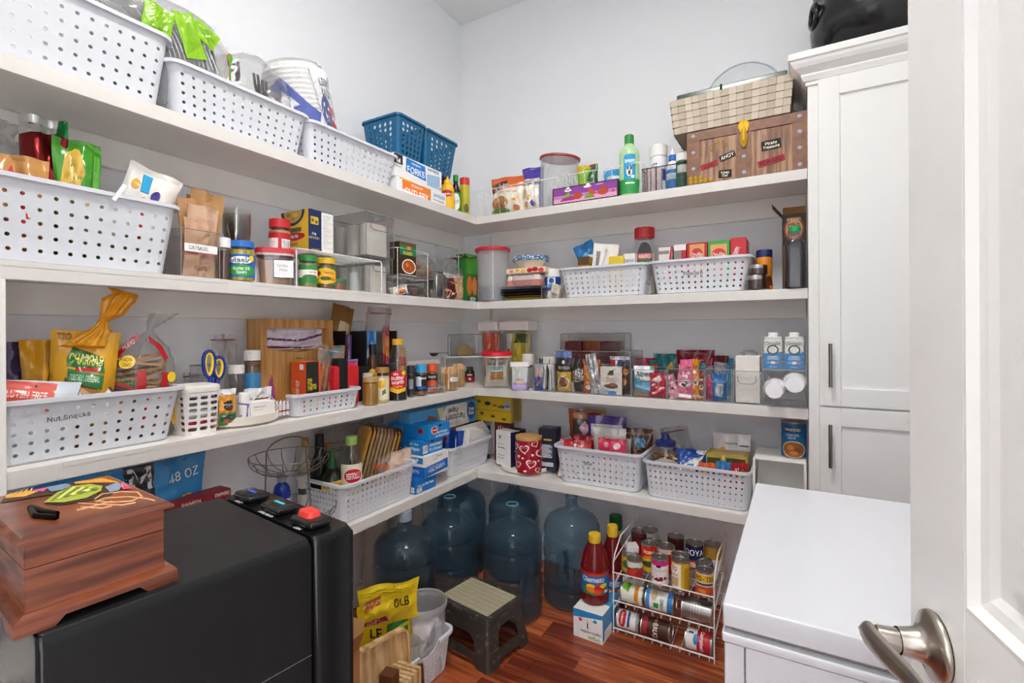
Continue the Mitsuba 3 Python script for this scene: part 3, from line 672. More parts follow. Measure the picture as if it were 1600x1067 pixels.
k = thing('plastic_plates', 'bagged clear plates standing upright at the right end of the first basket', 'plates', M=tr(.16, q[1] - .05, SZ[0] + .02, 90))
for j in range(8): part(k, 'plate', lathe([(0, .01), (.07, .0), (.118, .014), (.12, .014)], '#eef2f2', 24, 80), 'milky', True, M=tr(-.09 + .013 * j, .02, .165, 0, 10, 68)); part(k, 'plate_rim', tube(arc(0, 0, .014, .12, 0, 360, 40), .0016, '#e9edee', 4, True), 'satin', True, M=tr(-.09 + .013 * j, .02, .165, 0, 10, 68))
film(k, [(.012, .12, .08), (.12, .15, .12), (.26, .13, .12), (.30, .05, .06)], seed=6, wr=.02)
# bagged cutlery
a = P(398, 120, x=.24)
k = thing('cutlery_bag', 'clear bag of black forks and white plastic spoons in the second basket', 'plastic cutlery', M=tr(.23, a[1], SZ[0] + .03, 90))
for j in range(9):
    c = ('#17181a', '#17181a', '#f2f2f0')[j % 3]; f = fork_mesh if j % 3 < 2 else spoon_mesh
    part(k, 'fork' if j % 3 < 2 else 'spoon', f(.17, c), 'gloss', True, M=tr(-.13 + .026 * j, -.02 + .012 * (j % 3), .085 - .004 * j, 0, -6, -14 + 4 * (j % 4)))
film(k, [(.005, .12, .05), (.12, .15, .06), (.23, .12, .05), (.275, .04, .03)], seed=9, wr=.015)
a = P(352, 45, x=.25)
k = thing('orange_spoon', 'small orange and green baby spoon standing in the bagged plates', 'spoon', M=tr(.275, a[1], SZ[0] + .16, 90))
part(k, None, spoon_mesh(.10, '#e4572a') + spoon_mesh(.085, '#57a02e').xf(tr(0, -.002, .012)), 'gloss')
a = P(470, 150, x=.26)
k = thing('cutlery_bag', 'zip bag of white spoons leaning at the right end of the second basket', 'plastic cutlery', M=tr(.24, a[1] - .03, SZ[0] + .03, 90))
for j in range(8): part(k, 'spoon', spoon_mesh(.15, '#f4f4f2'), 'gloss', True, M=tr(-.05 + .012 * j, -.01 + .008 * (j % 3), .05, 0, -4, 14 + 3 * (j % 3)))
zipbag(k, .15, .2, .06, 3, '#c77aa8', lean=.1)
# paper plates in their printed film
w, h, M = onL(462, 562, 97, S1, .27, .2, zb=SZ[0] + .012)
k = thing('paper_plates', 'wrapped stack of white paper plates with blue film and red and blue flag print', 'paper plates', M=tr(.168, M[1, 3] + .005, SZ[0] + .02, 90) @ tr(0, 0, 0, 0, 0, -14))
hp = h * .93; R = .112
pf = []
for j in range(16): z = hp * .25 + hp * .68 * j / 15; pf += [(R, z), (R * .955, z + hp * .02)]
part(k, 'plates', lathe([(0, hp * .2)] + pf + [(R * .8, hp), (0, hp)], '#f3f3f1', 36, 20), 'matte')
part(k, 'film_base', lathe([(0, 0), (R * .86, 0), (R * 1.0, hp * .06), (R * 1.012, hp * .3)], '#1c46b4', 36, 80), 'film')
part(k, 'printing', prt([('p', [(.1, .0), (1, 0), (1, .40), (.8, .46), (.58, .62), (.36, .86), (.22, .80)], '#1c46b4'), ('p', [(.3, .55), (.5, .60), (.42, .68), (.34, .74)], '#e9edf6'), ('p', [(.3, .45), (.55, .48), (.46, .54), (.26, .56)], '#dfe6f4'), ('p', [(.62, .3), (.72, .55), (.66, .97), (1, .97), (1, .3)], '#f4f4f6'), ('e', .80, .55, .075, .16, '#1d3c8f'), ('p', [(.82, .42), (.99, .36), (.99, .44), (.82, .5)], '#d5332c'), ('p', [(.84, .54), (.99, .5), (.99, .58), (.84, .62)], '#d5332c'),
     ('t', 'LIGHT', .86, .84, .07, '#20264a', .2), ('t', 'DUTY', .86, .74, .06, '#20264a', .2), ('e', .77, .62, .012, .02, '#fff'), ('e', .82, .58, .012, .02, '#fff'), ('e', .78, .5, .012, .02, '#fff'), ('o', 'PAPER PLATES', .86, .28, .04, '#3b4a86', .22)], cyl_map(R * 1.025, 0, hp * .97, -125, 45), 1.3, .05), 'film')
film(k, [(.001, R * .9, R * .9), (hp * .3, R * 1.05, R * 1.05), (hp * .85, R * 1.06, R * 1.06), (hp * 1.02, R * .9, R * .9), (hp * 1.05, R * .3, R * .3)], seed=12, wr=.012)
# boxes of forks and knives, blue baskets on top
k, wk_, hk_ = ctn('L', 'cutlery_box', 'white box of knives with orange print lying under the fork box', 620, 697, 289, S1, .30, .24, '#eceef0', fr=[('p', [(.10, .35), (.66, .18), (.66, .92), (.10, .98)], '#f08028'), ('t', 'CUTLERY', .38, .30, .36, '#ffffff', .46), ('o', 'PREMIUM', .38, .74, .16, '#fff', .3), ('r', .05, .9, .25, 1, '#f0c23a'), ('t', '360 PIECES', .84, .66, .2, '#2f87c4', .26), ('p', [(.7, .35), (.95, .3), (.95, .38), (.7, .4)], '#caa07a'), ('o', 'KNIVES', .85, .14, .1, '#8894a4')])
zf = SZ[0] + hk_ + .0006
k, w, hf_ = ctn('L', 'cutlery_box', 'white box of forks with a blue FORKS label under the blue baskets', 616, 690, 253, S1, .298, .235, '#f0f0f0', zb=zf, fr=[('r', .0, .55, .16, .98, '#1b1b1d'), ('t', 'M', .08, .7, .2, '#fff'), ('p', [(.22, .36), (.64, .24), (.62, .92), (.23, .96)], '#1c78c8'), ('t', 'FORKS', .43, .50, .27, '#ffffff', .36), ('o', 'PREMIUM', .43, .8, .1, '#fff', .3), ('p', [(.66, .1), (.95, .1), (.95, .72), (.66, .62)], '#9cc0dd'), ('t', '360 PIECES', .8, .87, .11, '#2b6da8', .3), ('b', .9, .05, .99, .22), ('o', "Member's", .08, .45, .08, '#7d8288')])
zb_ = zf + hf_ + .0006
for pl_, pr2, pt, lab in ((622, 669, 186, 'blue basket with diamond holes, left of the pair on the fork box'), (666, 718, 212, 'blue basket with diamond holes, right of the pair on the fork box')):
    bsk('L', lab, pl_, pr2, pt, S1, .30, .235, 5, 6, 5, zb=zb_, kind='di', r=.0085, tap=.82, rim=.006, mat='blue_plastic', mar=(.2, .14, .2), rad=.02)
# sauces at the corner
r, h, M = rnd(689, 16, 269, S1, X=.2); k = thing('ketchup_bottle', 'red-capped bottle behind the yellow mustard bottle', 'bottle', M=M); bottle(k, [(0, 0), (r, .002), (r, h * .7), (r * .8, h * .78)], '#9e2b2b', 'satin', (h * .76, r * .9, h), '#d6262c')
r, h, M = rnd(699, 22, 276, S1, X=.27); k = thing('mustard_bottle', 'yellow mustard squeeze bottle with pointed tip on the topmost shelf', 'bottle', M=M)
part(k, 'bottle', lathe([(0, 0), (r, .003), (r * 1.02, h * .35), (r * .92, h * .5), (r, h * .62), (r * .8, h * .74), (r * .45, h * .8)], '#f0bf2e', 28, 200), 'satin'); part(k, 'cap', lathe([(r * .5, h * .8), (r * .48, h * .88), (r * .2, h * .92), (r * .12, h), (0, h)], '#f3c433', 20, 60), 'satin')
wrap(k, r * 1.03, h * .38, h * .58, [('p', [(.2, .2), (.5, 0), (.8, .2), (.85, .8), (.5, 1), (.15, .8)], '#b3241f'), ('t', "French's", .5, .42, .26, '#fff', .6)], (-60, 60))
r, h, M = rnd(712, 15, 274, S1, X=.25); k = thing('soy_sauce_bottle', 'dark soy sauce bottle with green cap and round white label', 'bottle', M=M)
bottle(k, [(0, 0), (r, .002), (r, h * .6), (r * .45, h * .8), (r * .42, h * .9)], '#23140c', 'gloss', (h * .84, r * .55, h), '#1e8a3c')
wrap(k, r * 1.01, h * .04, h * .56, [('r', 0, 0, 1, 1, '#1f8a3c'), ('e', .5, .55, .3, .4, '#f2f2ee'), ('t', 'SOY', .5, .55, .16, '#222', .4)], (-90, 90))
r, h, M = rnd(726, 15, 279, S1, X=.26); k = thing('seasoning_can', 'yellow-green seasoning tin with red lid near the corner', 'can', M=M)
bottle(k, [(0, 0), (r, .001), (r, h * .84)], '#c3bc2b', 'satin', (h * .82, r * 1.03, h), '#d4333a'); wrap(k, r * 1.01, h * .05, h * .5, [('r', 0, 0, 1, 1, '#b9b326'), ('e', .6, .4, .2, .25, '#5f5a22')], (-80, 80))
# ---- right run
def wbasket(lab, pl, pr_, pt, i, Y, d, nx):
    w, h, M = onB(pl, pr_, pt, i, Y, d); k = thing('wire_basket', lab, 'basket', M=M)
    wire_tray(k, w * .9, d * .9, h, nx, 9, flare=w * .05); return k, w, h, M
wbasket('white wire basket holding the orange and purple food bags', 744, 874, 289, S1, -.326, .26, 12)
wbasket('white wire basket behind the purple box on the topmost shelf', 885, 1003, 264, S1, -.32, .26, 9)
bag('B', 'chicken_bag', 'orange and cream chicken nugget bag in the left wire basket', 762, 814, 273, S1, -.29, .09, '#e3e0cf', [('p', [(0, .62), (1, .72), (1, 1), (0, 1)], '#cf5f22'), ('p', [(.02, .58), (.55, .74), (.5, .9), (.05, .82)], '#2a1d1c'), ('t', 'TUSCO', .33, .72, .10, '#efe9df', .5, 12), ('t', 'WHOLLY NATURAL', .55, .58, .045, '#c8682e', .6), ('e', .3, .3, .27, .18, '#a87844'), ('e', .22, .34, .12, .1, '#c4955a'), ('e', .35, .25, .12, .09, '#8d5f30'), ('e', .3, .09, .28, .08, '#5d7c36'), ('e', .75, .38, .14, .1, '#ead9b4'), ('e', .75, .38, .08, .06, '#d9832e'), ('e', .78, .15, .1, .07, '#c5703e')])
bag('B', 'cookie_bag', 'white and purple cookie bag standing beside the clear container', 810, 843, 258, S1, -.27, .09, '#e8e0d2', [('r', 0, .74, 1, 1, '#47309a'), ('r', .86, 0, 1, .8, '#4b3a9b'), ('t', 'Cookies', .42, .66, .13, '#2c2540', .86), ('e', .45, .25, .3, .16, '#eee6da'), ('e', .4, .3, .1, .07, '#d8a05e'), ('e', .6, .18, .1, .07, '#5a4a9e'), ('e', .3, .15, .09, .06, '#c98d55'), ('e', .15, .4, .16, .12, '#b29a70')])
# tall oval container with red rim
r, h, M = rnd(868, 62, 247, S1, Y=-.22, z0=.006); k = thing('cereal_container', 'translucent oval container with dark red rim on the topmost shelf', 'container', M=M @ tr(0, 0, 0, 0, 0, 5))
part(k, 'body', lathe([(0, .001), (r * .84, .001), (r * .86, .004), (r * .97, h * .97)], '#fff', 40, 200).fn(lambda v: v * [1, .75, 1]), 'milky')
part(k, 'lid', lathe([(r * .97, h * .955), (r * 1.03, h * .96), (r * 1.03, h * .995), (r, h), (0, h)], '#a13236', 40, 60).fn(lambda v: v * [1, .75, 1]), 'satin')
# purple chocolates box with a generic pattern of hats and pots
k, w, h = ctn('B', 'chocolate_box', 'long purple box printed with hats and round pots on the topmost shelf', 863, 966, 287, S1, -.33, .03, '#3a1e2c', fr=[('r', .02, .06, .98, .94, '#8a3f9a'), ('r', .02, .06, .98, .5, '#c27fb6'), ('r', .02, .06, .98, .3, '#dfa3c4'), ('p', [(.12, .16), (.36, .16), (.30, .5), (.22, .5)], '#a32c86'), ('p', [(.14, .3), (.26, .68), (.3, .42)], '#7aa32a'), ('e', .25, .76, .06, .07, '#f2f0ee'), ('e', .25, .86, .03, .1, '#f2f0ee'), ('r', .225, .78, .275, .82, '#1c1a22'), ('e', .40, .36, .075, .19, '#b8482a'), ('e', .39, .54, .03, .05, '#b8482a'), ('p', [(.5, .16), (.66, .16), (.62, .4), (.54, .42)], '#6f9a2b'), ('p', [(.54, .62), (.6, .7), (.69, .36), (.62, .3)], '#c2512f'), ('e', .55, .82, .06, .07, '#f2f0ee'), ('e', .56, .93, .03, .07, '#f2f0ee'), ('e', .78, .42, .08, .2, '#b9472b'), ('e', .78, .64, .05, .06, '#b9472b'), ('t', 'Assorted', .73, .86, .08, '#d9cfe0'), ('r', .91, .3, .95, .44, '#c43c5b')])
# things in the second wire basket
bag('B', 'snack_bag', 'green and red snack pouch in the wire basket behind the purple box', 898, 931, 255, S1, -.22, .06, '#7fae2a', [('p', [(.0, .8), (.5, .9), (.6, 1), (0, 1)], '#c9b21f'), ('p', [(.5, .6), (1, .5), (1, .95), (.7, .95)], '#2e5a3a'), ('p', [(.1, .3), (.9, .42), (.9, .55), (.1, .5)], '#dfe6c2'), ('p', [(.6, .95), (.9, .93), (.85, 1), (.6, 1)], '#a52a30')])
bag('B', 'wipes_pack', 'blue and white wipes pack in the wire basket behind the purple box', 940, 972, 262, S1, -.24, .06, '#3d96cc', [('r', 0, .1, 1, .5, '#8ec6e4'), ('p', [(.1, .55), (.9, .6), (.9, .8), (.2, .75)], '#dfeef6')])
# mouthwash bottle
r, h, M = rnd(983, 32, 212, S1, Y=-.285); k = thing('mouthwash_bottle', 'tall pale green bottle with green cap and blue label on the topmost shelf', 'bottle', M=M)
bottle(k, [(0, .0005), (r * .96, .0005), (r, .006), (r, h * .66), (r * .9, h * .76), (r * .42, h * .84), (r * .4, h * .9)], '#b6d8a8', 'gloss', (h * .855, r * .46, h), '#2b8a3f')
wrap(k, r, h * .02, h * .66, [('r', 0, 0, 1, .36, '#2c9a4a'), ('p', [(.3, .36), (.72, .36), (.72, .98), (.36, .98), (.3, .9)], '#2f9ed0'), ('t', 'breath', .53, .82, .09, '#fff', .36), ('e', .5, .55, .1, .12, '#e9e6e2'), ('e', .5, .52, .04, .06, '#2a2624'), ('e', .46, .63, .03, .05, '#4a4240'), ('e', .55, .63, .03, .05, '#4a4240'), ('r', .36, .24, .68, .28, '#e8f2ea'), ('e', .62, .42, .06, .04, '#fff')], (-80, 80))
# black mesh basket and what it holds
w, h, M = onB(1003, 1073, 259, S1, -.31, .16); k = thing('mesh_basket', 'grey wire mesh basket of bottles beside the treasure chest', 'basket', M=M)
lines = [[[(-.5 + t / 26) * w, -.08, .0], [(-.5 + t / 26) * w, -.08, h]] for t in range(27)] + [[[-w / 2, -.08, h * t / 16], [w / 2, -.08, h * t / 16]] for t in range(17)] + [[[s * w / 2, -.08 + .16 * t / 12, 0], [s * w / 2, -.08 + .16 * t / 12, h]] for t in range(13) for s in (-1, 1)] + [[[s * w / 2, -.08, h * t / 16], [s * w / 2, .08, h * t / 16]] for t in range(17) for s in (-1, 1)]
g = G()
for l in lines: v, f, c = tube(l, .0005, '#54555a', 4).arr(); g.add(v, f, c)
part(k, 'mesh', g, 'metal')
g = G()
for l in ([[-w / 2, -.08, h], [w / 2, -.08, h], [w / 2, .08, h], [-w / 2, .08, h], [-w / 2, -.08, h]], [[-w / 2, -.08, 0.002], [w / 2, -.08, 0.002], [w / 2, .08, .002], [-w / 2, .08, .002], [-w / 2, -.08, .002]]): v, f, c = tube(l, .0022, '#4a4b50', 6).arr(); g.add(v, f, c)
part(k, 'rim', g, 'metal', kind='stuff')
for a, b, lab, c in ((1006, 1016, 'pale narrow box at the left in the mesh basket', '#d8c9c9'), (1017, 1033, 'pale box with dark red stripe in the mesh basket', '#d3cccc')):
    ctn('B', 'medicine_box', lab, a, b, 262, S1, -.25, .05, c, z0=.002, fr=[('r', .4, 0, .6, 1, '#9d5a5e')])
r, h2, M = rnd(1029, 28, 229, S1, Y=-.19, z0=.002); k = thing('vitamin_tub', 'white tub with purple label and ribbed white lid in the mesh basket', 'tub', M=M)
jar(k, r, h2, '#eeeeec', h2 * .2, None, glass='gloss', lr=1.05); wrap(k, r * 1.005, h2 * .3, h2 * .74, [('r', 0, 0, 1, 1, '#eceaf0'), ('r', .4, 0, .9, .5, '#4a3f8f'), ('t', 'VIT', .3, .6, .3, '#555', .3)], (-80, 80))
r, h2, M = rnd(1051, 22, 232, S1, Y=-.24, z0=.002); k = thing('glue_bottle', 'white bottle with pointed tip and blue collar in the mesh basket', 'bottle', M=M)
bottle(k, [(0, 0), (r, .003), (r, h2 * .55), (r * .4, h2 * .72), (r * .4, h2 * .74)], '#e9edf2', 'satin'); part(k, 'collar', cyl(r * .62, h2 * .12, '#2f6fc0', h2 * .72, 18), 'satin'); part(k, 'tip', lathe([(r * .45, h2 * .84), (r * .12, h2), (0, h2)], '#f4f4f2', 14, 60), 'satin'); wrap(k, r * 1.01, h2 * .06, h2 * .5, [('r', 0, 0, 1, 1, '#3f7fc0'), ('r', .1, .5, .9, .8, '#d9e6f2')], (-80, 80))
r, h2, M = rnd(1066, 20, 241, S1, Y=-.25, z0=.002); k = thing('supplement_bottle', 'green bottle with white lid at the right of the mesh basket', 'bottle', M=M)
bottle(k, [(0, 0), (r, .003), (r, h2 * .76), (r * .9, h2 * .84)], '#2a5a3c', 'satin', (h2 * .8, r * 1.02, h2), '#ecebe8'); wrap(k, r * 1.01, h2 * .1, h2 * .7, [('r', 0, 0, 1, 1, '#3d6b50'), ('r', .2, .6, .8, .95, '#e8e6da')], (-80, 80))
# treasure chest
def chest_fn(p, n, uv):
    row = dr.floor(p.x / .042); k = mikit.cell_rand(row, 5.0); g = mikit.fbm(p.x * 90 + k * 31, p.z * 9 + k * 17, p.y * 9, octaves=4)
    return mikit.mix(CL('#74503a'), CL('#ac866a'), mikit.smoothstep(.25, .75, g + (k - .5) * .3))
scene['chest_wood'] = pr(mikit.proc(chest_fn), .5)
def band_fn(p, n, uv): return mikit.mix(CL('#6a4533'), CL('#94694f'), mikit.fbm(p.x * 60, p.z * 60, p.y * 40, octaves=4))
scene['chest_band'] = pr(mikit.proc(band_fn), .45)
w, h, M = onB(1073, 1262, 188, S1, -.327, .24); k = thing('treasure_chest', 'wooden treasure chest with brass latch and pirate stickers on the topmost shelf', 'chest', M=M)
ch = h; D = .24
part(k, 'box', box(w, D, h * .80, W_, .003), 'chest_wood')
part(k, 'lid', loft([(h * .802, w, D + .004, .003), (h * .90, w, D + .004, .003), (h * .97, w - .002, D - .01, .006), (h, w - .006, D - .035, .006)], W_, 4), 'chest_wood')
for x0, x1, z0, z1 in ((-.5, -.385, 0, .80), (.385, .5, 0, .80), (-.06, .06, 0, .80), (-.5, .5, .80, .97)):
    part(k, 'wood_band', ab(x0 * w, x1 * w, -D / 2 - .0022, -D / 2 - .0002, z0 * h, z1 * h, W_, .0006), 'chest_band')
for x, z in ((-.44, .86), (-.44, .56), (-.44, .26), (.44, .86), (.44, .6), (.44, .33), (.44, .05), (0, .34), (0, .06)):
    part(k, 'rivet', lathe([(.0085, 0), (.008, .0015), (.005, .003), (0, .0035)], '#a3a2ac', 14, 90), 'satin', M=tr(x * w, -D / 2 - .0022, (z + .03) * h, 0, 90))
lat = prt([('e', .5, .78, .48, .2, '#a07c22'), ('e', .3, .72, .2, .18, '#ae8c30'), ('e', .7, .72, .2, .18, '#ae8c30'), ('e', .5, .36, .3, .36, '#8f7020'), ('e', .5, .4, .2, .26, '#8a6a1a'), ('r', .4, .25, .6, .75, '#a88530')], lambda u, v, off: np.c_[(u - .5) * .042, u * 0 - D / 2 - .0025 - off * 12, h * .52 + v * h * .5], .8)
part(k, 'brass_latch', lat, 'metal', False)
def sticker(x, z, sw, sh, deg, bg, txt, col='#efe6d2'):
    c, s = math.cos(math.radians(deg)), math.sin(math.radians(deg)); u = np.array([c, 0, s]); v = np.array([-s, 0, c])
    o = np.array([x * w, -D / 2 - .0022, z * h]) - u * sw / 2 - v * sh / 2
    it = [('r', 0, 0, 1, 1, bg)] + [('t', t, .5, .5 if len(txt) == 1 else (.68, .28)[j], .62 / len(txt) if len(txt) > 1 else .62, col, .86) for j, t in enumerate(txt)]
    part(k, 'sticker', prt(it, plane_map(o, u * sw, v * sh), sw / sh), 'matte', False)
ss = w / .43
sticker(.22, .50, .066 * ss, .036 * ss, 4, '#2c2a28', ['Pirate', 'Treasure']); sticker(.22, .22, .092 * ss, .024 * ss, 10, '#a8383a', ['REWARD'], '#5c2030'); sticker(-.14, .43, .058 * ss, .024 * ss, 16, '#35332f', ['AHOY'])
sticker(-.16, .12, .048 * ss, .03 * ss, -3, '#2e2c2a', ['Keep', 'Out']); sticker(-.30, .32, .065 * ss, .02 * ss, 12, '#a5383c', ['Loot'], '#5c2030')
for j in range(9):
    part(k, 'gold_chain', tube(arc(-.28 * w + .014 * (j % 5) , -D / 2 - .004, h * (.74 - .05 * abs(2 - j % 5)) - (.0 if j < 5 else .01), .004, 0, 330, 10, 'y'), .0012, '#d8b24a', 5), 'metal')
for j in range(8): part(k, 'gold_coin', cyl(.009, .002, '#a5822e', 0, 14).xf(tr((-.47 + .045 * (j % 5)) * w, -D / 2 - .001, h * (.05 + .07 * (j // 5)), 0, 90)), 'metal')
# woven basket on the chest
zb2 = SZ[0] + ch + .0012
w, h, M = onB(1047, 1241, 136, S1, -.33, .24, zb=zb2); k = thing('woven_basket', 'beige woven strap basket standing on the treasure chest', 'basket', M=M)
part(k, 'lining', loft([(0, w * .93, .21, .01), (.002, w * .935, .215, .01), (h * .97, w - .004, .235, .01)], '#9a8f7e', 4, True, False), 'matte')
nc, nr = 16, 5
for j in range(nr):
    for i in range(nc):
        f = (j + .5) / nr; ww = w * (.935 + .065 * f); x = (i + .5) / nc * ww - ww / 2; dd = .215 + .025 * f; over = (i + j) % 2
        g = loft([(0, ww / nc * .985, h / nr * .97, .002), (.0012 + .0012 * over, ww / nc * .96, h / nr * .96, .0015)], ('#c5b8a6', '#bcae9b', '#cdc1b0')[(i * 7 + j * 3) % 3], 2)
        part(k, 'strap', g, 'matte', False, M=tr(x, -dd / 2 - .0012, (j + .5) / nr * h, 0, 90))
for j in range(nr):
    for i in range(7):
        f = (j + .5) / nr; ww = w * (.935 + .065 * f); dd = .215 + .025 * f
        part(k, 'side_strap', loft([(0, dd / 7 * .97, h / nr * .97, .002), (.0012 + .0012 * ((i + j) % 2), dd / 7 * .96, h / nr * .96, .0015)], '#b5a793', 2), 'matte', False, M=tr(-ww / 2 - .001, (i + .5) / 7 * dd - dd / 2, (j + .5) / nr * h, -90, 90))
zt = zb2 + h
k = thing('green_case', 'dark green fabric case lying in the woven basket', 'case', M=tr(M[0, 3], M[1, 3], zt - .09)); a = P(1064, 150, y=-.30); b = P(1236, 115, y=-.30)
part(k, 'case', box(w * .90, .20, .118, '#123a2a', .004), 'film'); part(k, 'strap', box(w * .02, .206, .122, '#0c2a1e', .003, 0, -.03), 'matte'); part(k, 'zipper', box(w * .905, .206, .004, '#3f6a55', .001, .095), 'matte')
r, h, M2 = rnd(1160, 126, 100, S1, Y=-.12, zb=zt - .14); k = thing('glass_platter', 'round clear platter standing behind the green case', 'platter', M=tr(M2[0, 3], -.10, zt - .13 + r, 0, 96))
part(k, 'platter', lathe([(0, .004), (r * .62, .004), (r * .8, .012), (r, .014), (r * .99, .010), (r * .8, .008)], '#d6dadd', 44, 80), 'frost'); part(k, 'rim', tube(arc(0, 0, .013, r, 0, 360, 48), .003, '#a9b0b4', 6, True), 'gloss')
# cauldron on the cabinet
k = thing('cauldron', 'glossy black round cauldron with side ring on top of the tall cabinet', 'cauldron', M=tr(2.03, -.21, CABTOP + .0005)); R = .205
part(k, 'pot', lathe([(0, .001), (R * .5, .001), (R * .80, .04), (R * .97, .10), (R, .15), (R * .93, .215), (R * .84, .255), (R * .82, .27), (R * .90, .285), (R * .96, .305), (R * .93, .32), (R * .86, .31), (R * .78, .27)], '#1a1b1d', 56, 200), 'gloss')
part(k, 'ring_handle', tube(arc(-R * .99, -.02, .19, .04, 0, 360, 28, 'x').dot(np.eye(3)), .008, '#17181a', 10, True), 'gloss', M=tr(0, 0, 0, 12))
part(k, 'lug', ball(.014, '#17181a', n=2).xf(tr(-R * .955, -.02, .222)), 'gloss', M=tr(0, 0, 0, 12))
# ================================================================ second shelves
S2 = 1
kE, wE, dE, hE, ME = bsk('L', 'long white perforated basket full of snack bags on the second shelf', 60, 291, 300, S2, .33, .28, 14, 5, 7, L=.452, right_end=True)
def tostada_bag(): pass
bag('L', 'chip_bag', 'dark red foil chip bag with a honey dipper in the second-shelf basket', 38, 116, 178, S2, .26, .08, '#7d1d20', [('p', [(0, .86), (1, .92), (1, 1), (0, 1)], '#cfcfcf'), ('p', [(.75, .9), (1, .88), (1, 1), (.8, 1)], '#1e7a3c'), ('e', .28, .42, .18, .07, '#b5652b'), ('p', [(.12, .44), (.44, .40), (.44, .43), (.12, .47)], '#7a3f18'), ('p', [(.1, .30), (.55, .22), (.55, .32), (.12, .40)], '#e6b62c'), ('t', 'HONEY', .33, .31, .05, '#7a2418', .3, -8)], yaw=-15, bsdf='foil', crinkle=1.6)
bag('L', 'bread_bag', 'bag of bread rolls with a red ribbon print at the left of the snack basket', 2, 88, 238, S2, .30, .09, '#c08a4a', [('p', [(.1, .7), (.3, .9), (.5, .55), (.6, .35), (.5, .3), (.35, .55)], '#c9242c'), ('p', [(.02, .3), (.3, .2), (.35, .3), (.05, .42)], '#b3342e'), ('e', .75, .5, .18, .1, '#e5d9bf'), ('e', .25, .25, .2, .08, '#2f7a40'), ('t', 'CORN', .78, .5, .08, '#2f7a40', .3, -30), ('e', .9, .3, .09, .1, '#e0b63a')], crinkle=1.4)
bag('L', 'chip_bag', 'green chip bag with chips on the front and CONTENIDO lettering', 92, 170, 214, S2, .29, .09, '#3f8f22', [('p', [(.1, .62), (.25, .88), (.5, .94), (.6, .72), (.4, .55), (.15, .5)], '#d9b24c'), ('p', [(.3, .92), (.5, .6), (.65, .62), (.7, .42), (.35, .5)], '#e6cf86'), ('p', [(.62, .98), (1, .92), (1, .98), (.7, 1)], '#54a82c'), ('p', [(.72, .3), (.8, .9), (.95, .9), (.95, .4)], '#58ad2e'), ('t', 'CONTENIDO NETO', .5, .26, .055, '#e7e9b0', .7), ('t', '2 PIEZAS', .62, .17, .06, '#eef0d0', .4)], crinkle=1.5, yaw=-8)
bag('L', 'chip_bag', 'white chip bag with purple and yellow spots and a red chili print', 150, 240, 244, S2, .265, .09, '#e9e5df', [('e', .25, .62, .09, .05, '#3f3a8f'), ('e', .42, .66, .07, .05, '#d9a23a'), ('e', .6, .74, .08, .05, '#4a3c95'), ('e', .2, .8, .08, .05, '#d9a23a'), ('p', [(.35, .62), (.5, .66), (.68, .4), (.8, .2), (.6, .18), (.45, .4)], '#b52a22'), ('p', [(.0, .2), (.4, .32), (.8, .16), (.6, .05), (.1, .05)], '#b58a5c'), ('p', [(.75, .5), (1, .3), (1, .2), (.75, .3)], '#dfe3ea')], crinkle=1.4, roll=17)
a = P(222, 290, x=.31); k = thing('bag_clip', 'bright blue plastic clip on the white chip bag', 'clip', M=tr(.322, a[1], a[2] - .02, 90, 0, 12)); part(k, None, loft([(0, .018, .008, .003), (.045, .021, .008, .003)], '#2aa3d8'), 'gloss')
a = P(175, 298, x=.32); k = thing('bag_clip', 'white plastic stick clip standing by the green chip bag', 'clip', M=tr(.328, a[1], a[2] - .025, 90, 0, 30)); part(k, None, loft([(0, .010, .006, .003), (.05, .012, .006, .003)], '#f0f0ee'), 'gloss')
k = thing('snack_bag', 'clear crumpled bag of mixed candy at the left edge of the snack basket', 'bag', M=tr(.13, P(-2, 190, x=.15)[1], SZ[1] + .02, 90))
rz_ = random.Random(4)
part(k, 'candy', heap(40, lambda r, i: ball(.014, r.choice(['#c9303a', '#e8c23a', '#2f9ab0', '#e9e4e0', '#d98a9a', '#1d4d5c']), 1.2, .8, .8).xf(tr(r.uniform(-.07, .07), r.uniform(-.03, .05), r.uniform(.06, .21), r.uniform(0, 180), 40)), 4), 'gloss', kind='stuff')
film(k, [(.01, .09, .06), (.1, .11, .09), (.2, .10, .08), (.27, .06, .05), (.30, .03, .02), (.33, .06, .03)], seed=21, wr=.022, ripple=.1)
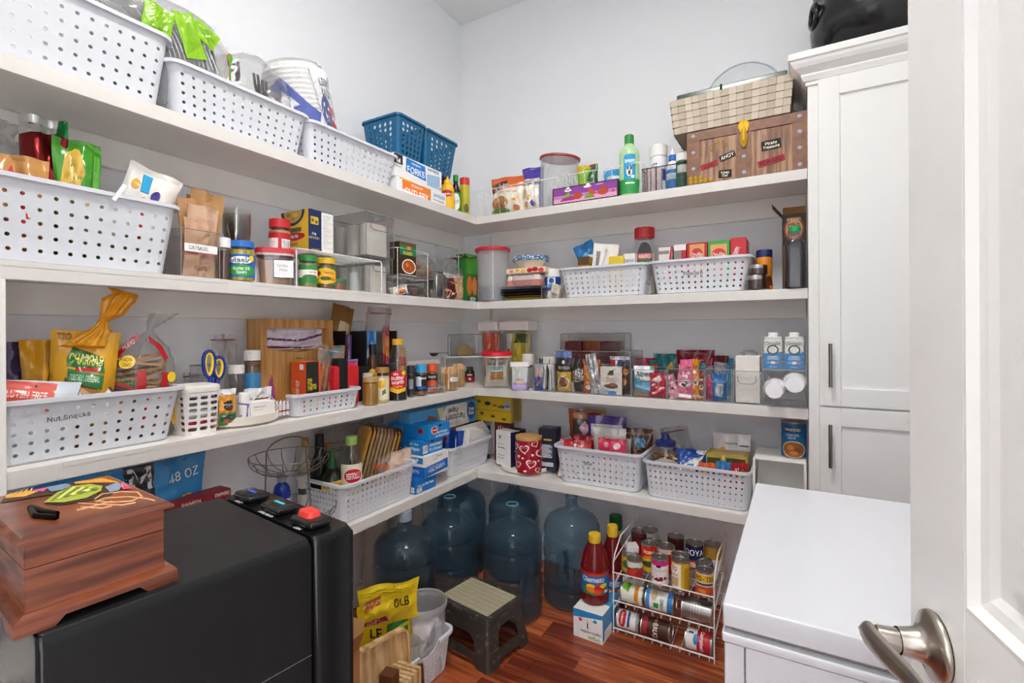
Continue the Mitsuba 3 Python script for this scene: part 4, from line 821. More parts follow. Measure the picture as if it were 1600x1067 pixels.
# oatmeal packets in a clear bin with a label
w, h, M = onB(0, 1, 0, 0) if False else onL(283, 343, 360, S2, .325, .16); k = thing('oatmeal_bin', 'clear bin labelled OATMEAL packed with brown paper packets', 'bin', M=M); acryl(k, w, .16, h, name='bin')
part(k, 'label', box(w * .86, .001, .022, '#f1f1ef', .0002, h * .53, 0, -.0815), 'matte'); part(k, 'lettering', prt([('o', 'OATMEAL', .42, .5, .5, '#222', .6)], plane_map([-w * .43, -.0822, h * .53], [w * .86, 0, 0], [0, 0, .022]), 5), 'matte', False)
for j, (pt, dx, X, c, yw) in enumerate(((342, 0, .305, '#c9a184', 0), (320, .004, .285, '#caa78c', 6), (312, -.002, .265, '#b98c63', -5), (296, .004, .235, '#b58a5a', 10), (322, 0, .215, '#a87c50', -6), (308, -.008, .195, '#b08456', 4))):
    w2, h2, M2 = onL(287, 339, pt, S2, X, .02, z0=.004); kk = thing('oatmeal_packet', ['front pinkish packet in the oatmeal bin', 'second packet from the front of the oatmeal bin', 'middle packet in the oatmeal bin', 'tall brown paper packet standing out of the oatmeal bin', 'second brown packet from the back of the oatmeal bin', 'rearmost brown packet in the oatmeal bin'][j], 'packet', 'oatmeal packets in the clear bin', M2 @ tr(0, 0, 0, 0, 0, yw * .6))
    pouch(kk, w2 * .98, h2, .014, c, [('p', [(.05, .4), (.45, .38), (.45, .5), (.05, .54)], '#9a4a50'), ('p', [(.5, .3), (.95, .32), (.95, .45), (.5, .44)], '#b9807c'), ('t', 'OATS', .5, .15, .06, '#7a5038', .4)] if j < 3 else [('p', [(.3, .7), (.7, .72), (.7, .8), (.3, .78)], '#c97a4a')], seed=j + 5, bsdf='matte', crinkle=1.3)
# stack of clear cups on a lid, jars in front
r, h, M = rnd(370, 48, 330, S2, X=.20, z0=.09); k = thing('cup_stack', 'stack of clear grey plastic cups behind the pickle jar', 'cups', M=M)
for j in range(9):
    z = .004 + j * h * .055; part(k, 'cup', lathe([(0, z), (r * .64, z), (r * .97, z + h * .54), (r, z + h * .545)], '#fff', 26, 200), 'smoke')
r, h, M = rnd(386, 60, 380, S2, X=.20); k = thing('white_canister', 'white tub with pale pink lid under the stack of cups', 'tub', M=M); jar(k, r, .088, '#e9d9d6', .014, None, glass='satin', lr=1.04)
r, h, M = rnd(350, 22, 372, S2, X=.29); k = thing('spice_jar', 'jar of dark sauce with white lid left of the pickle jar', 'jar', M=M); jar(k, r, h, '#ecebe9', h * .2, '#4a2412', glass='clear')
r, h, M = rnd(378, 41, 378, S2, X=.30); k = thing('pickle_jar', 'jar of pickle spears with blue lid and blue label', 'jar', M=M)
jar(k, r, h, '#2a6fc4', h * .12, '#b3a32a', glass='clear')
for j in range(14): a = j * 2 * math.pi / 14; part(k, 'pickle', tube([[r * .8 * math.cos(a), r * .8 * math.sin(a), .006], [r * .8 * math.cos(a), r * .8 * math.sin(a), h * .78]], r * .18, ('#b7a72c', '#c2b338', '#a09024')[j % 3], 7), 'gloss')
wrap(k, r * 1.005, h * .10, h * .66, [('e', .5, .3, .44, .26, '#2f9a48'), ('e', .46, .74, .36, .17, '#f0f0ee'), ('t', 'vlasic', .46, .72, .26, '#151c5c', .62), ('p', [(.2, .62), (.7, .6), (.7, .63), (.2, .65)], '#fff'), ('t', 'Kosher Dill', .48, .38, .13, '#f4f4f0', .5), ('t', 'Spears', .48, .22, .13, '#f4f4f0', .3), ('e', .8, .84, .1, .13, '#f0d02c')], (-75, 75), bg='#1f63c0')
for it in (): pass
r, h, M = rnd(430, 64, 391, S2, X=.27); k = thing('flour_container', 'clear container with red lid and white handwritten label', 'container', M=M)
part(k, 'body', loft([(0, r * 1.55, r * 1.55, r * .4), (.004, r * 1.6, r * 1.6, r * .4), (h * .86, r * 1.85, r * 1.85, r * .45)], '#fff', 6, True, False), 'clear'); part(k, 'flour', loft([(.004, r * 1.5, r * 1.5, r * .4), (h * .66, r * 1.7, r * 1.7, r * .4)], '#a98468', 6), 'matte'); part(k, 'rim', loft([(h * .80, r * 1.84, r * 1.84, r * .45), (h * .88, r * 1.9, r * 1.9, r * .45)], '#ead9d4', 6, False, False), 'satin')
part(k, 'lid', loft([(h * .86, r * 1.94, r * 1.94, r * .45), (h * .985, r * 1.94, r * 1.94, r * .45), (h, r * 1.86, r * 1.86, r * .45)], '#c62f38', 6), 'satin')
part(k, 'label', prt([('r', 0, 0, 1, 1, '#20242c'), ('r', .03, .03, .97, .97, '#f3f3f3'), ('o', 'Tortilla', .42, .68, .14, '#444', .5), ('o', 'Flour', .5, .45, .14, '#444', .4)], plane_map([-.1 * r, -r * .93, h * .18], [r * 1.0, 0, 0], [0, -r * .03, h * .5]), 1.1), 'matte', False)
r, h, M = rnd(437, 35, 344, S2, X=.24, z0=.104); k = thing('peanut_butter_jar', 'red-labelled peanut butter jar with red lid standing on the red-lidded containers', 'jar', M=M)
jar(k, r, h, '#c3232b', h * .2, '#b98a50', glass='clear'); wrap(k, r * 1.005, h * .02, h * .62, [('r', 0, .1, .45, .75, '#e9dfe0'), ('o', 'Nutrition', .2, .6, .08, '#a33', .3), ('b', .55, .25, .85, .72), ('o', 'creamy', .55, .08, .08, '#e8c8c8', .4)], (-90, 90), bg='#b51f28')
r2, h2, M2 = rnd(437, 56, 389, S2, X=.19); k = thing('flour_container', 'container with pinkish lid behind the handwritten label, under the peanut butter jar', 'container', M=M2)
part(k, 'body', loft([(0, r2 * 1.5, r2 * 1.5, r2 * .4), (.09, r2 * 1.7, r2 * 1.7, r2 * .4)], '#8f7f78', 6), 'satin'); part(k, 'lid', loft([(.0902, r2 * 1.75, r2 * 1.75, r2 * .4), (.1036, r2 * 1.75, r2 * 1.75, r2 * .4)], '#e8dcd8', 6), 'satin')
# wire riser, pasta box upside down on it
def riser(lab, pl, pr_, pt, i, X, d, n, z=None, side='L'):
    w, h, M = (onL if side == 'L' else onB)(pl, pr_, pt, i, X, d); k = thing('wire_riser', lab, 'shelf riser', M=M)
    L = [[[(-.5 + t / n) * w, -d / 2, h - .001], [(-.5 + t / n) * w, d / 2, h - .001]] for t in range(n + 1)]
    wires(k, 'wire', L, .0012)
    fr = []
    for y in (-d / 2, d / 2): fr.append([[-w / 2, y, .001], [-w / 2, y, h - .012], [-w / 2 + .004, y, h - .004], [-w / 2 + .012, y, h - .003], [w / 2 - .012, y, h - .003], [w / 2 - .004, y, h - .004], [w / 2, y, h - .012], [w / 2, y, .001]])
    wires(k, 'frame', fr[:1], .0025); wires(k, 'frame', fr[1:], .0025); return w, h, M
w, hr, Mr = riser('white wire riser over the green and yellow lidded jars on the second shelf', 463, 596, 397, S2, .322, .20, 30)
zr = SZ[1] + hr + .001
k, w, h = ctn('L', 'pasta_box', 'blue and yellow pasta box upside down on the wire riser', 482, 521, 330, S2, .26, .16, '#1c2a56', zb=zr, fr=[('r', .0, 0, .5, 1, '#1d2b58'), ('r', .50, .02, .98, .98, '#e9e9e4'), ('r', .08, .66, .38, .84, '#caa93a'), ('e', .15, .75, .05, .04, '#6b5a20'), ('e', .3, .72, .05, .04, '#6b5a20'), ('o', '10g', .2, .45, .05, '#fff', .25), ('o', 'PROTEIN', .2, .35, .05, '#e8d9a0', .4), ('t', 'Rotini', .25, .08, .06, '#e0b23a', .4)] + [('r', .54, .9 - .05 * q, .94 - .1 * (q % 3), .905 - .05 * q, '#555') for q in range(16)],
    le=[('r', 0, 0, 1, 1, '#e4b62e'), ('e', .45, 1.0, .42, .34, '#1c2a56'), ('e', .45, .98, .33, .26, '#c9a24a'), ('e', .3, .92, .08, .05, '#a87c2a'), ('e', .55, .9, .08, .05, '#dcb85c'), ('e', .45, .82, .08, .04, '#b58c38'), ('r', .2, .5, .75, .6, '#5a5a2a'), ('e', .5, .4, .38, .09, '#b5202c'), ('t', 'Barilla', .5, .4, .07, '#fff', .6, 180), ('t', 'PROTEIN+', .5, .1, .08, '#20284a', .8, 180), ('t', 'PENNE', .5, .22, .05, '#8a5a20', .4, 180)])
# jars under the riser
for px, pw, pt, lid, fill, lab, its, bg in ((481, 30, 400, '#2c8a3c', '#8a8c4a', 'jar of green salsa with green lid under the wire riser', [('r', 0, .3, 1, .75, '#f0efe8'), ('e', .6, .35, .3, .12, '#4a7a3a'), ('t', 'SALSA', .7, .62, .1, '#b03a2c', .3), ('r', 0, .0, 1, .2, '#2e8a3e')], '#3a8f46'), (509, 31, 404, '#e0b52a', '#6b4a24', 'jar of brown salsa with yellow lid and yellow label', [('p', [(0, .2), (.5, .0), (1, .2), (1, .8), (.5, 1), (0, .8)], '#f0b52a'), ('e', .2, .65, .12, .14, '#b5302a'), ('t', 'Rancho', .62, .7, .12, '#7a2418', .4), ('e', .5, .35, .2, .12, '#4a5a2c'), ('e', .8, .3, .1, .1, '#e07a1a')], '#2f8a3c')):
    r, h, M = rnd(px, pw, pt, S2, X=.285); k = thing('salsa_jar', lab, 'jar', M=M); jar(k, r, h, lid, h * .15, fill); wrap(k, r * 1.005, h * .15, h * .68, its, (-80, 80), bg=bg)
r, h, M = rnd(527, 30, 437, S2, X=.22); k = thing('salsa_jar', 'small low jar with green lid behind the upturned tumbler', 'jar', M=M); jar(k, r, h, '#3f8a46', h * .18, '#a0603c')
r, h, M = rnd(553, 40, 421, S2, X=.29); k = thing('tumbler', 'clear tumbler standing upside down under the wire riser', 'glass', M=M)
part(k, 'glass', lathe([(r, .0005), (r * .62, h * .98), (r * .58, h), (0, h)], '#fff', 30, 200), 'clear'); part(k, 'rim', tube(arc(0, 0, .0015, r, 0, 360, 30), .0012, '#cfd3d4', 5, True), 'gloss'); part(k, 'inner', lathe([(r * .4, .002), (r * .36, h * .85), (0, h * .86)], '#dfe2e2', 20, 60), 'milky')
# clear lidded drawers of paper goods
def paperbin(lab, pl, pr_, pt, i, X, d, zb=None, n=3, handle=True):
    w, h, M = onL(pl, pr_, pt, i, X, d, zb=zb); k = thing('lidded_bin', lab, 'storage bin', M=M); acryl(k, w, d, h, lid=True, handle=handle, bsdf='smoke', edge='#6f7376')
    for q in range(n):
        part(k, 'napkin_stack', loft([(.004, w * .8, d / n * .86, .03), (h * .78, w * .78, d / n * .8, .03)], ('#d9d6d2', '#cfccc8', '#dedbd8')[q % 3], 4), 'matte', M=tr(0, -d / 2 + (q + .5) * d / n, 0))
    return w, h
w, hb1 = paperbin('lower clear drawer of white paper goods beside the wire riser', 577, 613, 403, S2, .28, .22)
paperbin('upper clear drawer of paper goods stacked beside the pasta box', 572, 615, 336, S2, .28, .24, zb=SZ[1] + hb1 + .003)
# wire rack of sweets
w, h, M = onL(621, 668, 391, S2, .30, .2); k = thing('wire_riser', 'small two-level white wire riser beside the curry box', 'shelf riser', M=M)
wires(k, 'frame', [[[-w / 2, y, 0.001], [-w / 2, y, h], [w / 2, y, h], [w / 2, y, .001]] for y in (-.1,)], .0018); wires(k, 'frame', [[[-w / 2, y, 0.001], [-w / 2, y, h], [w / 2, y, h], [w / 2, y, .001]] for y in (.1,)], .0018)
wires(k, 'wire', [[[(-.5 + t / 8) * w, -.1, h * .40], [(-.5 + t / 8) * w, .1, h * .40]] for t in range(9)] + [[[s * w / 2, -.1, z], [s * w / 2, .1, z]] for s in (-1, 1) for z in (h, h * .4)], .0014)
part(k, 'tray', box(w * 1.5, .2, .006, '#6f7174', .002, h * .42, w * .28, 0), 'satin', label='grey plastic tray lying on the wires')
zt_ = SZ[1] + h * .42 + .0075
k, w, h = ctn('L', 'curry_box', 'brown and green curry box on the wire rack', 624, 650, 379, S2, .25, .06, '#3a2a1a', zb=zt_, fr=[('r', 0, .9, 1, 1, '#6b4a2a'), ('r', .02, .62, .98, .9, '#1e7a44'), ('e', .55, .84, .14, .05, '#e07a2a'), ('t', 'KUBBE', .5, .68, .09, '#e9c34a', .8), ('e', .55, .3, .42, .22, '#e9dfc8'), ('e', .55, .3, .36, .18, '#b5501c'), ('e', .45, .34, .1, .06, '#d98a3a'), ('e', .65, .26, .1, .06, '#c4682a'), ('r', 0, 0, 1, .06, '#d9cfae')])
def candybag(lab, pl, pr_, pt, X, zb, cols, s, name='candy_bag'):
    w, h, M = onL(pl, pr_, pt, S2, X, .1, zb=zb); k = thing(name, lab, 'bag', M=M); g = random.Random(s)
    part(k, 'candy', heap(110, lambda r, i: ball(.007, r.choice(cols), 1.3, .8, .7, 1).xf(tr(r.uniform(-.4, .4) * w, r.uniform(-.03, .03), r.uniform(.04, .8) * h * (1 - abs(r.uniform(-.4, .4))), r.uniform(0, 180), r.uniform(0, 180))), s), 'gloss', kind='stuff')
    film(k, [(.002, w * .42, .035), (h * .35, w * .48, .05), (h * .8, w * .42, .042), (h, w * .25, .02)], seed=s, wr=.01); return k
CM = ['#c9403a', '#d98a3a', '#e6c64a', '#6f8a3a', '#a05a3a', '#c9a06a', '#7a3a2a']
candybag('bag of orange and brown candies next to the curry box', 648, 694, 398, .22, zt_, CM, 31); candybag('clear bag of pink and white candies under the twisted bag', 676, 712, 424, .25, SZ[1], ['#d9808a', '#f0e6e4', '#7a9a5a', '#c9404a', '#efe0d0'], 33)
candybag('bag of brown candies under the grey tray', 640, 672, 446, .24, SZ[1], ['#8a6a4a', '#5a3a2a', '#b58a5a', '#c9303a'], 35)
bag('L', 'snack_bag', 'small white and orange packet leaning under the grey tray', 617, 640, 446, S2, .27, .03, '#e5ded2', [('p', [(.2, .1), (.9, .1), (.8, .5), (.3, .5)], '#d9782a'), ('e', .5, .25, .2, .1, '#b5321f')], roll=-15)
a = P(638, 459, x=.27); k = thing('chip_clip', 'small blue clip lying under the grey tray', 'clip', M=tr(.27, a[1], SZ[1] + .0003, 110)); part(k, None, loft([(0, .04, .014, .004), (.016, .03, .01, .004)], '#2a62b8'), 'gloss')
r, h, M = rnd(682, 30, 428, S2, X=.285); k = thing('cup_stack', 'short stack of clear plastic cups in front of the candy bags', 'cups', M=M)
for j in range(5): part(k, 'cup', lathe([(0, .001 + j * .006), (r * .78, .001 + j * .006), (r, h * .78 + j * .006)], '#fff', 24, 200), 'smoke' if j else 'clear')
w, h, M = onL(694, 734, 404, S2, .26, .08); k = thing('marshmallow_bag', 'brown and orange bag with twisted clear top and spoon print', 'bag', M=M)
pouch(k, w * .9, h * .66, .06, '#4a2222', [('p', [(.55, 0), (1, 0), (1, 1), (.6, 1)], '#c9a27a'), ('p', [(.1, 1), (.2, .8), (.85, .9), (.8, 1)], '#f0ece6'), ('t', 'MIX', .45, .9, .1, '#222', .3), ('p', [(.3, .72), (.55, .5), (.6, .66)], '#c85a2a'), ('e', .14, .38, .07, .05, '#f0b49a'), ('e', .28, .36, .07, .05, '#ee8a5a'), ('e', .40, .28, .07, .05, '#f0b49a'), ('p', [(.13, .35), (.16, .35), (.2, .12), (.17, .12)], '#ee8a4a'), ('p', [(.27, .33), (.3, .33), (.21, .1), (.19, .12)], '#f0d8c8'), ('p', [(.38, .26), (.41, .26), (.24, .1), (.2, .12)], '#ee8a4a')], seed=3)
film(k, [(h * .58, w * .42, .03), (h * .72, w * .40, .03), (h * .8, w * .30, .025), (h * .92, w * .2, .03, -.012, 0), (h * 1.0, w * .12, .02, -.02, 0)], seed=13, wr=.016, ripple=.12)
k, w, h = ctn('L', 'carton', 'green carton with orange fruit print left of the tall red-lidded container', 729, 746, 398, S2, .22, .07, '#2f7a30', fr=[('r', 0, .6, 1, 1, '#4aa82e'), ('e', .25, .36, .24, .2, '#e27a2e'), ('e', .72, .36, .24, .2, '#ef8a35'), ('e', .72, .36, .16, .14, '#f2a55a'), ('r', 0, 0, 1, .14, '#1f5a2a'), ('b', .3, .02, .8, .13)])
# corner rack behind
w, h, M = onL(686, 722, 385, S2, .10, .16); k = thing('wire_riser', 'white wire corner riser behind the candy bags', 'shelf riser', M=tr(.12, M[1, 3] + .06, SZ[1] + .0003, 90))
w = .25; wires(k, 'frame', [[[-w / 2, y, 0.001], [-w / 2, y, h], [w / 2, y, h], [w / 2, y, .001]] for y in (-.08,)], .002); wires(k, 'frame', [[[-w / 2, y, 0.001], [-w / 2, y, h], [w / 2, y, h], [w / 2, y, .001]] for y in (.08,)], .002)
wires(k, 'wire', [[[(-.5 + t / 14) * w, -.08, h * .78], [(-.5 + t / 14) * w, .08, h * .78]] for t in range(15)] + [[[(-.5 + t / 6) * w, -.08, h * .78], [(-.5 + t / 6) * w, -.08, h]] for t in range(7)], .0013)
kk = thing('snack_bag', 'flat dark snack packet lying on the corner riser', 'bag', M=M @ tr(0, 0, 0)); PLACE[kk] = tr(.11, M[1, 3] + .05, SZ[1] + h * .79, 90, 90); pouch(kk, .18, .12, .03, '#5a4a3c', [('e', .5, .5, .3, .2, '#8a6a4a'), ('r', .1, .8, .3, .95, '#b5202c')], seed=9, M=tr(0, -.06, 0) if False else np.eye(4))
# ---- right run of the second shelf
r, h, M = rnd(770, 54, 389, S2, Y=-.27); k = thing('cereal_container', 'tall translucent oval container with red lid in the corner of the second shelf', 'container', M=M)
part(k, 'body', lathe([(0, .001), (r * .80, .001), (r * .82, .004), (r * .96, h * .96)], '#fff', 40, 200), 'milky'); part(k, 'contents', lathe([(0, .003), (r * .78, .003), (r * .81, h * .28), (0, h * .285)], '#4a5468', 30, 60), 'satin'); part(k, 'lid', lathe([(r * .97, h * .94), (r * 1.03, h * .945), (r * 1.03, h * .99), (r, h), (0, h)], '#c4202c', 40, 60), 'satin'); part(k, 'grip', tube([[0, -r * .86, .01], [0, -r * .97, h * .9]], .0016, '#e9ecee', 5), 'satin')
PLT = [('#7a9a3a', 'green plate at the bottom of the plate stack'), ('#a5522e', 'rust plate second in the plate stack'), ('#1d2022', 'black plate in the middle of the plate stack'), ('#23282c', 'dark plate fourth in the plate stack'), ('#3f4a50', 'slate plate at the top of the plate stack')]
a = P(826, 466, y=-.20); zz = 0
for j, (c, lab) in enumerate(PLT):
    k = thing('plate', lab, 'plate', 'coloured plates stacked on the second shelf', tr(a[0] + (.002 if j % 2 else -.002), -.19, SZ[1] + .0004 + zz, 0)); R = .125 if j > 1 else .112
    part(k, None, loft([(0, R * 1.5, R * 1.5, .03), (.002, R * 1.6, R * 1.6, .03), (.010, R * 2, R * 2, .04), (.0115, R * 1.98, R * 1.98, .04), (.005, R * 1.5, R * 1.5, .03)], c, 6), 'gloss', False); zz += .0118
k = thing('plate', 'clear glass plate lying on the coloured plates', 'plate', M=tr(a[0], -.19, SZ[1] + zz + .0006)); part(k, 'plate', loft([(0, .19, .19, .05), (.012, .25, .25, .06), (.013, .25, .25, .06)], '#eef2f2', 6, True, False), 'milky', False); zz += .0145
zs2 = SZ[1] + zz
w, h, M = onB(788, 845, 428, S2, -.28, .15, zb=zs2); k = thing('napkin_pack', 'clear-wrapped pack of pink paper napkins on the plates', 'napkins', M=M)
hn = max(h, .04); part(k, 'napkins', loft([(0, w * .9, .14, .006), (hn * .5, w * .9, .14, .006)], '#c9867c', 3), 'matte'); part(k, 'napkin_band', loft([(hn * .505, w * .9, .14, .006), (hn * .9, w * .86, .13, .006)], '#e9d6d0', 3), 'matte'); film(k, [(.0005, w * .5, .08), (hn * .5, w * .53, .085), (hn, w * .5, .08), (hn * 1.05, w * .2, .03)], seed=17, wr=.006)
zs3 = zs2 + hn * 1.06 + .001
w, h, M = onB(790, 852, 418, S2, -.27, .14, zb=zs3); h = max(h, .018); k = thing('napkin_pack', 'floral napkin pack with red flowers under the blue bowl', 'napkins', M=M)
part(k, 'pack', box(w, .14, h, '#ead6b8', .003), 'satin'); part(k, 'printing', prt([('e', .15, .5, .05, .3, '#d98a6a'), ('e', .3, .6, .05, .3, '#e6a04a'), ('e', .45, .4, .05, .3, '#e9c25a'), ('e', .62, .5, .07, .4, '#c22a34'), ('e', .75, .6, .07, .4, '#b5202c'), ('e', .9, .4, .07, .4, '#d04a4a')], front(w, .14, h), w / h), 'satin', False)
r, h2, M = rnd(829, 58, 402, S2, Y=-.2, zb=zs3 + h + .0006); h2 = max(h2, .05); k = thing('bowl', 'white bowl with blue mottled rim stacked on the floral napkins', 'bowl', M=M)
part(k, 'bowl', lathe([(0, 0), (r * .55, 0), (r * .82, h2 * .6, ), (r * .93, h2 * .62)], '#e9e0d6', 36, 80), 'gloss')
def mott(p, n, uv): return mikit.mix(CL('#2c6796'), CL('#dfe6ea'), mikit.smoothstep(.5, .6, mikit.fbm(p.x * 160, p.y * 160, p.z * 160)))
scene['mottled'] = pr(mikit.proc(mott), .3); part(k, 'rim', lathe([(r * .9, h2 * .58), (r, h2 * .64), (r * .98, h2), (r * .9, h2), (r * .88, h2 * .7)], '#fff', 36, 60), 'mottled')
r, h, M = rnd(863, 25, 421, S2, Y=-.19); k = thing('salt_canister', 'white and blue salt canister behind the small clear bin', 'can', M=M)
part(k, 'canister', cyl(r, h, '#eeeeec'), 'satin'); wrap(k, r * 1.004, h * .3, h * .74, [('r', 0, 0, 1, 1, '#1f4c94'), ('r', .3, .2, .62, .95, '#e9eef4'), ('e', .46, .72, .1, .2, '#1f4c94'), ('r', .34, .2, .58, .5, '#3f8fd0')], (-90, 90))
w, h, M = onB(846, 875, 447, S2, -.30, .12); k = thing('clear_bin', 'small clear bin of wrapped sachets beside the salt canister', 'bin', M=M); acryl(k, w, .12, h)
for j in range(4): kk = thing('tea_sachet', f'cream paper sachet {["leaning at the front of", "second in", "third in", "at the back of"][j]} the small clear bin', 'sachet', 'sachets in the small clear bin', M @ tr(.004 - .002 * j, -.04 + .022 * j, .003, 0, 0, 18)); pouch(kk, w * .5, h * 1.15, .012, '#e4d8c4', [('r', .2, .2, .8, .4, '#8a8f9a')], seed=j, bsdf='matte')
kG, wG, dG, hG, MG = bsk('B', 'white perforated basket with blue and yellow packs on the second shelf of the back wall', 868, 1013, 414, S2, -.325, .26, 14, 5, 7)
kH, wH, dH, hH, MH = bsk('B', 'white basket labelled Popcorn holding red boxes on the second shelf', 1010, 1177, 402, S2, -.328, .27, 14, 5, 7)
written(kH, 'Popcorn', wH, dH, hH, -.02, hH * .53, hH * .10)
bag('B', 'sugar_bag', 'blue sugar bag with pointed corner standing in the left basket', 925, 958, 370, S2, -.17, .05, '#1f78b8', [('t', 'SUGAR', .55, .8, .05, '#9fd0ee', .5, 30), ('p', [(.55, .68), (.9, .6), (.9, .72), (.58, .78)], '#dfe4e6'), ('r', .1, .1, .9, .4, '#2a86c6')], bsdf='satin', roll=-22)
bag('B', 'flour_bag', 'white folded paper bag in the left basket', 915, 953, 380, S2, -.24, .05, '#ece8e2', [('r', .15, .5, .3, .85, '#8a8a92'), ('p', [(.35, .3), (.4, .3), (.6, .9), (.5, .9)], '#cfcac4')], bsdf='matte', roll=8)
ctn('B', 'tea_box', 'yellow and brown box at the left in the left basket', 903, 921, 401, S2, -.23, .1, '#b58a2a', fr=[('r', 0, .8, 1, 1, '#5a3f24'), ('r', 0, .6, 1, .7, '#3f6a4a')])
ctn('B', 'tea_box', 'yellow box in the middle of the left basket', 951, 974, 400, S2, -.24, .1, '#e6c83a')
ctn('B', 'tea_box', 'white box with blue script at the right of the left basket', 974, 992, 396, S2, -.22, .1, '#eceae6', fr=[('t', 'Domino', .5, .84, .08, '#2a4a9a', .8)])
r, h, M = rnd(1007, 40, 357, S2, Y=-.16, z0=.01); k = thing('rice_jar', 'clear rice jar with red lid and black and green label behind the popcorn basket', 'jar', M=M)
part(k, 'jar', loft([(0, r * 1.8, r * 1.8, r * .5), (h * .62, r * 1.85, r * 1.85, r * .5), (h * .80, r * 1.4, r * 1.4, r * .6), (h * .85, r * 1.35, r * 1.35, r * .6)], '#fff', 7, True, False, 200), 'clear'); part(k, 'rice', loft([(.003, r * 1.7, r * 1.7, r * .5), (h * .6, r * 1.74, r * 1.74, r * .5)], '#cfc6b8', 6), 'matte')
part(k, 'lid', cyl(r * .80, h * .15, '#bb1f2b', h * .85, 28), 'satin'); part(k, 'label', prt([('e', .5, .5, .48, .48, '#1f2422'), ('e', .5, .3, .4, .26, '#2f6a3a'), ('r', .05, .44, .95, .64, '#a8342e'), ('t', 'ARBORIO', .5, .54, .11, '#f0e6d8', .8), ('o', 'RICE', .5, .26, .1, '#dfe8d8', .4)], plane_map([-r * .6, -r * .935, h * .30], [r * 1.2, 0, 0], [0, 0, h * .48]), .8), 'satin', False)
PB = [(1029, 1050, 386, 'open white and red box at the left of the popcorn basket', '#dcd8d4', [('p', [(.45, 0), (.9, .3), (1, 1), (.9, 1)], '#b5222c'), ('r', .0, .85, .8, .92, '#8a8078')]), (1053, 1072, 382, 'white-topped red box second in the popcorn basket', '#b3222c', [('r', 0, .0, .6, .9, '#8d837c'), ('r', 0, .88, 1, 1, '#efeae6')]),
      (1073, 1105, 379, 'red and orange popcorn box in the middle of the popcorn basket', '#b8242c', [('r', .14, .3, .86, .97, '#dd9a62'), ('e', .5, .75, .3, .14, '#c23a2c'), ('t', 'Orville', .5, .75, .1, '#f4e8e0', .56), ('t', 'Only', .5, .48, .09, '#f0e4d8', .3)]), (1106, 1140, 376, 'green-edged popcorn box in the popcorn basket', '#3fa03c', [('r', .12, .3, .88, .93, '#e0a36a'), ('e', .5, .72, .34, .13, '#c5382b'), ('t', 'Orville', .5, .72, .1, '#f4e8e0', .6)]), (1141, 1166, 371, 'plain red popcorn box at the right of the popcorn basket', '#c4232e', [('t', 'Skinny', .35, .75, .09, '#f4e4e0', .6, 80), ('e', .7, .6, .1, .05, '#e07a7a')])]
for pl_, pr2, pt, lab, c, its in PB: ctn('B', 'popcorn_box', lab, pl_, pr2, pt, S2, -.25, .13, c, z0=.006, fr=its)
r, h, M = rnd(1194, 25, 391, S2, Y=-.20); k = thing('drink_powder_tin', 'orange drink powder canister with navy lid behind the jam jars', 'can', M=M); bottle(k, [(0, 0), (r, .002), (r, h * .84)], '#e38a2a', 'satin', (h * .82, r * 1.02, h), '#1b2a5c'); wrap(k, r * 1.005, h * .04, h * .7, [('e', .7, .3, .16, .2, '#7a3a1a'), ('r', .55, .05, 1, .3, '#8f3f22'), ('e', .8, .1, .1, .06, '#e9b23a')], (-90, 90))
for j in range(2):
    r, h, M = rnd(1181 + 3 * j, 33 - 2 * j, 431 - j * 16, S2, Y=-.29 + .012 * j, z0=0 if j == 0 else h0 + .0008)
    if j == 0: h0 = h
    k = thing('mason_jar', ('lower', 'upper')[j] + ' of two small jam jars with silver lids', 'jar', 'jam jars beside the popcorn basket', M=M); jar(k, r, h, '#b9b7b0', h * .22, '#3a1c14', steel=True)
# cold brew carton and bottle
w, h, M = onB(1222, 1259, 334, S2, -.24, .09); k = thing('coffee_carton', 'open dark coffee carton with brown flaps at the cabinet end of the second shelf', 'carton', M=M)
part(k, 'carton', box(w, .09, h, '#33302a', .001), 'matte'); part(k, 'printing', prt([('r', .04, .0, .96, .6, '#6b4a34'), ('e', .5, .8, .44, .16, '#7d3d30'), ('e', .5, .8, .36, .13, '#b58a68'), ('t', 'COLD', .5, .84, .07, '#2a2320', .5), ('t', 'BREW', .5, .75, .07, '#2a2320', .5), ('o', 'NITRO COFFEE', .5, .93, .03, '#e0d0b8', .6)], front(w, .09, h), w / h), 'matte', False)
part(k, 'flap', box(w, .0015, .05, '#a8764c', .0003).xf(tr(0, .043, h, 0, -14)), 'matte'); part(k, 'flap', box(.0015, .09, .06, '#4a3a28', .0003).xf(tr(-w / 2 + .001, 0, h, 0, 0, -38)), 'matte')
r, h, M = rnd(1242, 38, 354, S2, Y=-.31); k = thing('coffee_bottle', 'bottle of dark cold brew with bright green cap', 'bottle', M=M)
part(k, 'bottle', loft([(0, r * 1.6, r * 1.6, r * .4), (.006, r * 1.75, r * 1.75, r * .5), (h * .55, r * 1.75, r * 1.75, r * .5), (h * .6, r * 1.66, r * 1.66, r * .5), (h * .68, r * 1.75, r * 1.75, r * .5), (h * .76, r * 1.5, r * 1.5, r * .6), (h * .88, r * .9, r * .9, r * .44), (h * .90, r * .9, r * .9, r * .44)], '#fff', 7, True, False, 200), 'clear')
part(k, 'coffee', loft([(.004, r * 1.6, r * 1.6, r * .45), (h * .54, r * 1.66, r * 1.66, r * .48), (h * .6, r * 1.58, r * 1.58, r * .48), (h * .68, r * 1.66, r * 1.66, r * .48), (h * .77, r * 1.42, r * 1.42, r * .55)], '#0d0e11', 7, True, True, 200), 'matte')
part(k, 'cap', cyl(r * .5, h * .09, '#14a05c', h * .905, 24), 'satin'); part(k, 'shoulder', cyl(r * .46, .004, '#e8e2d4', h * .9, 20), 'satin')
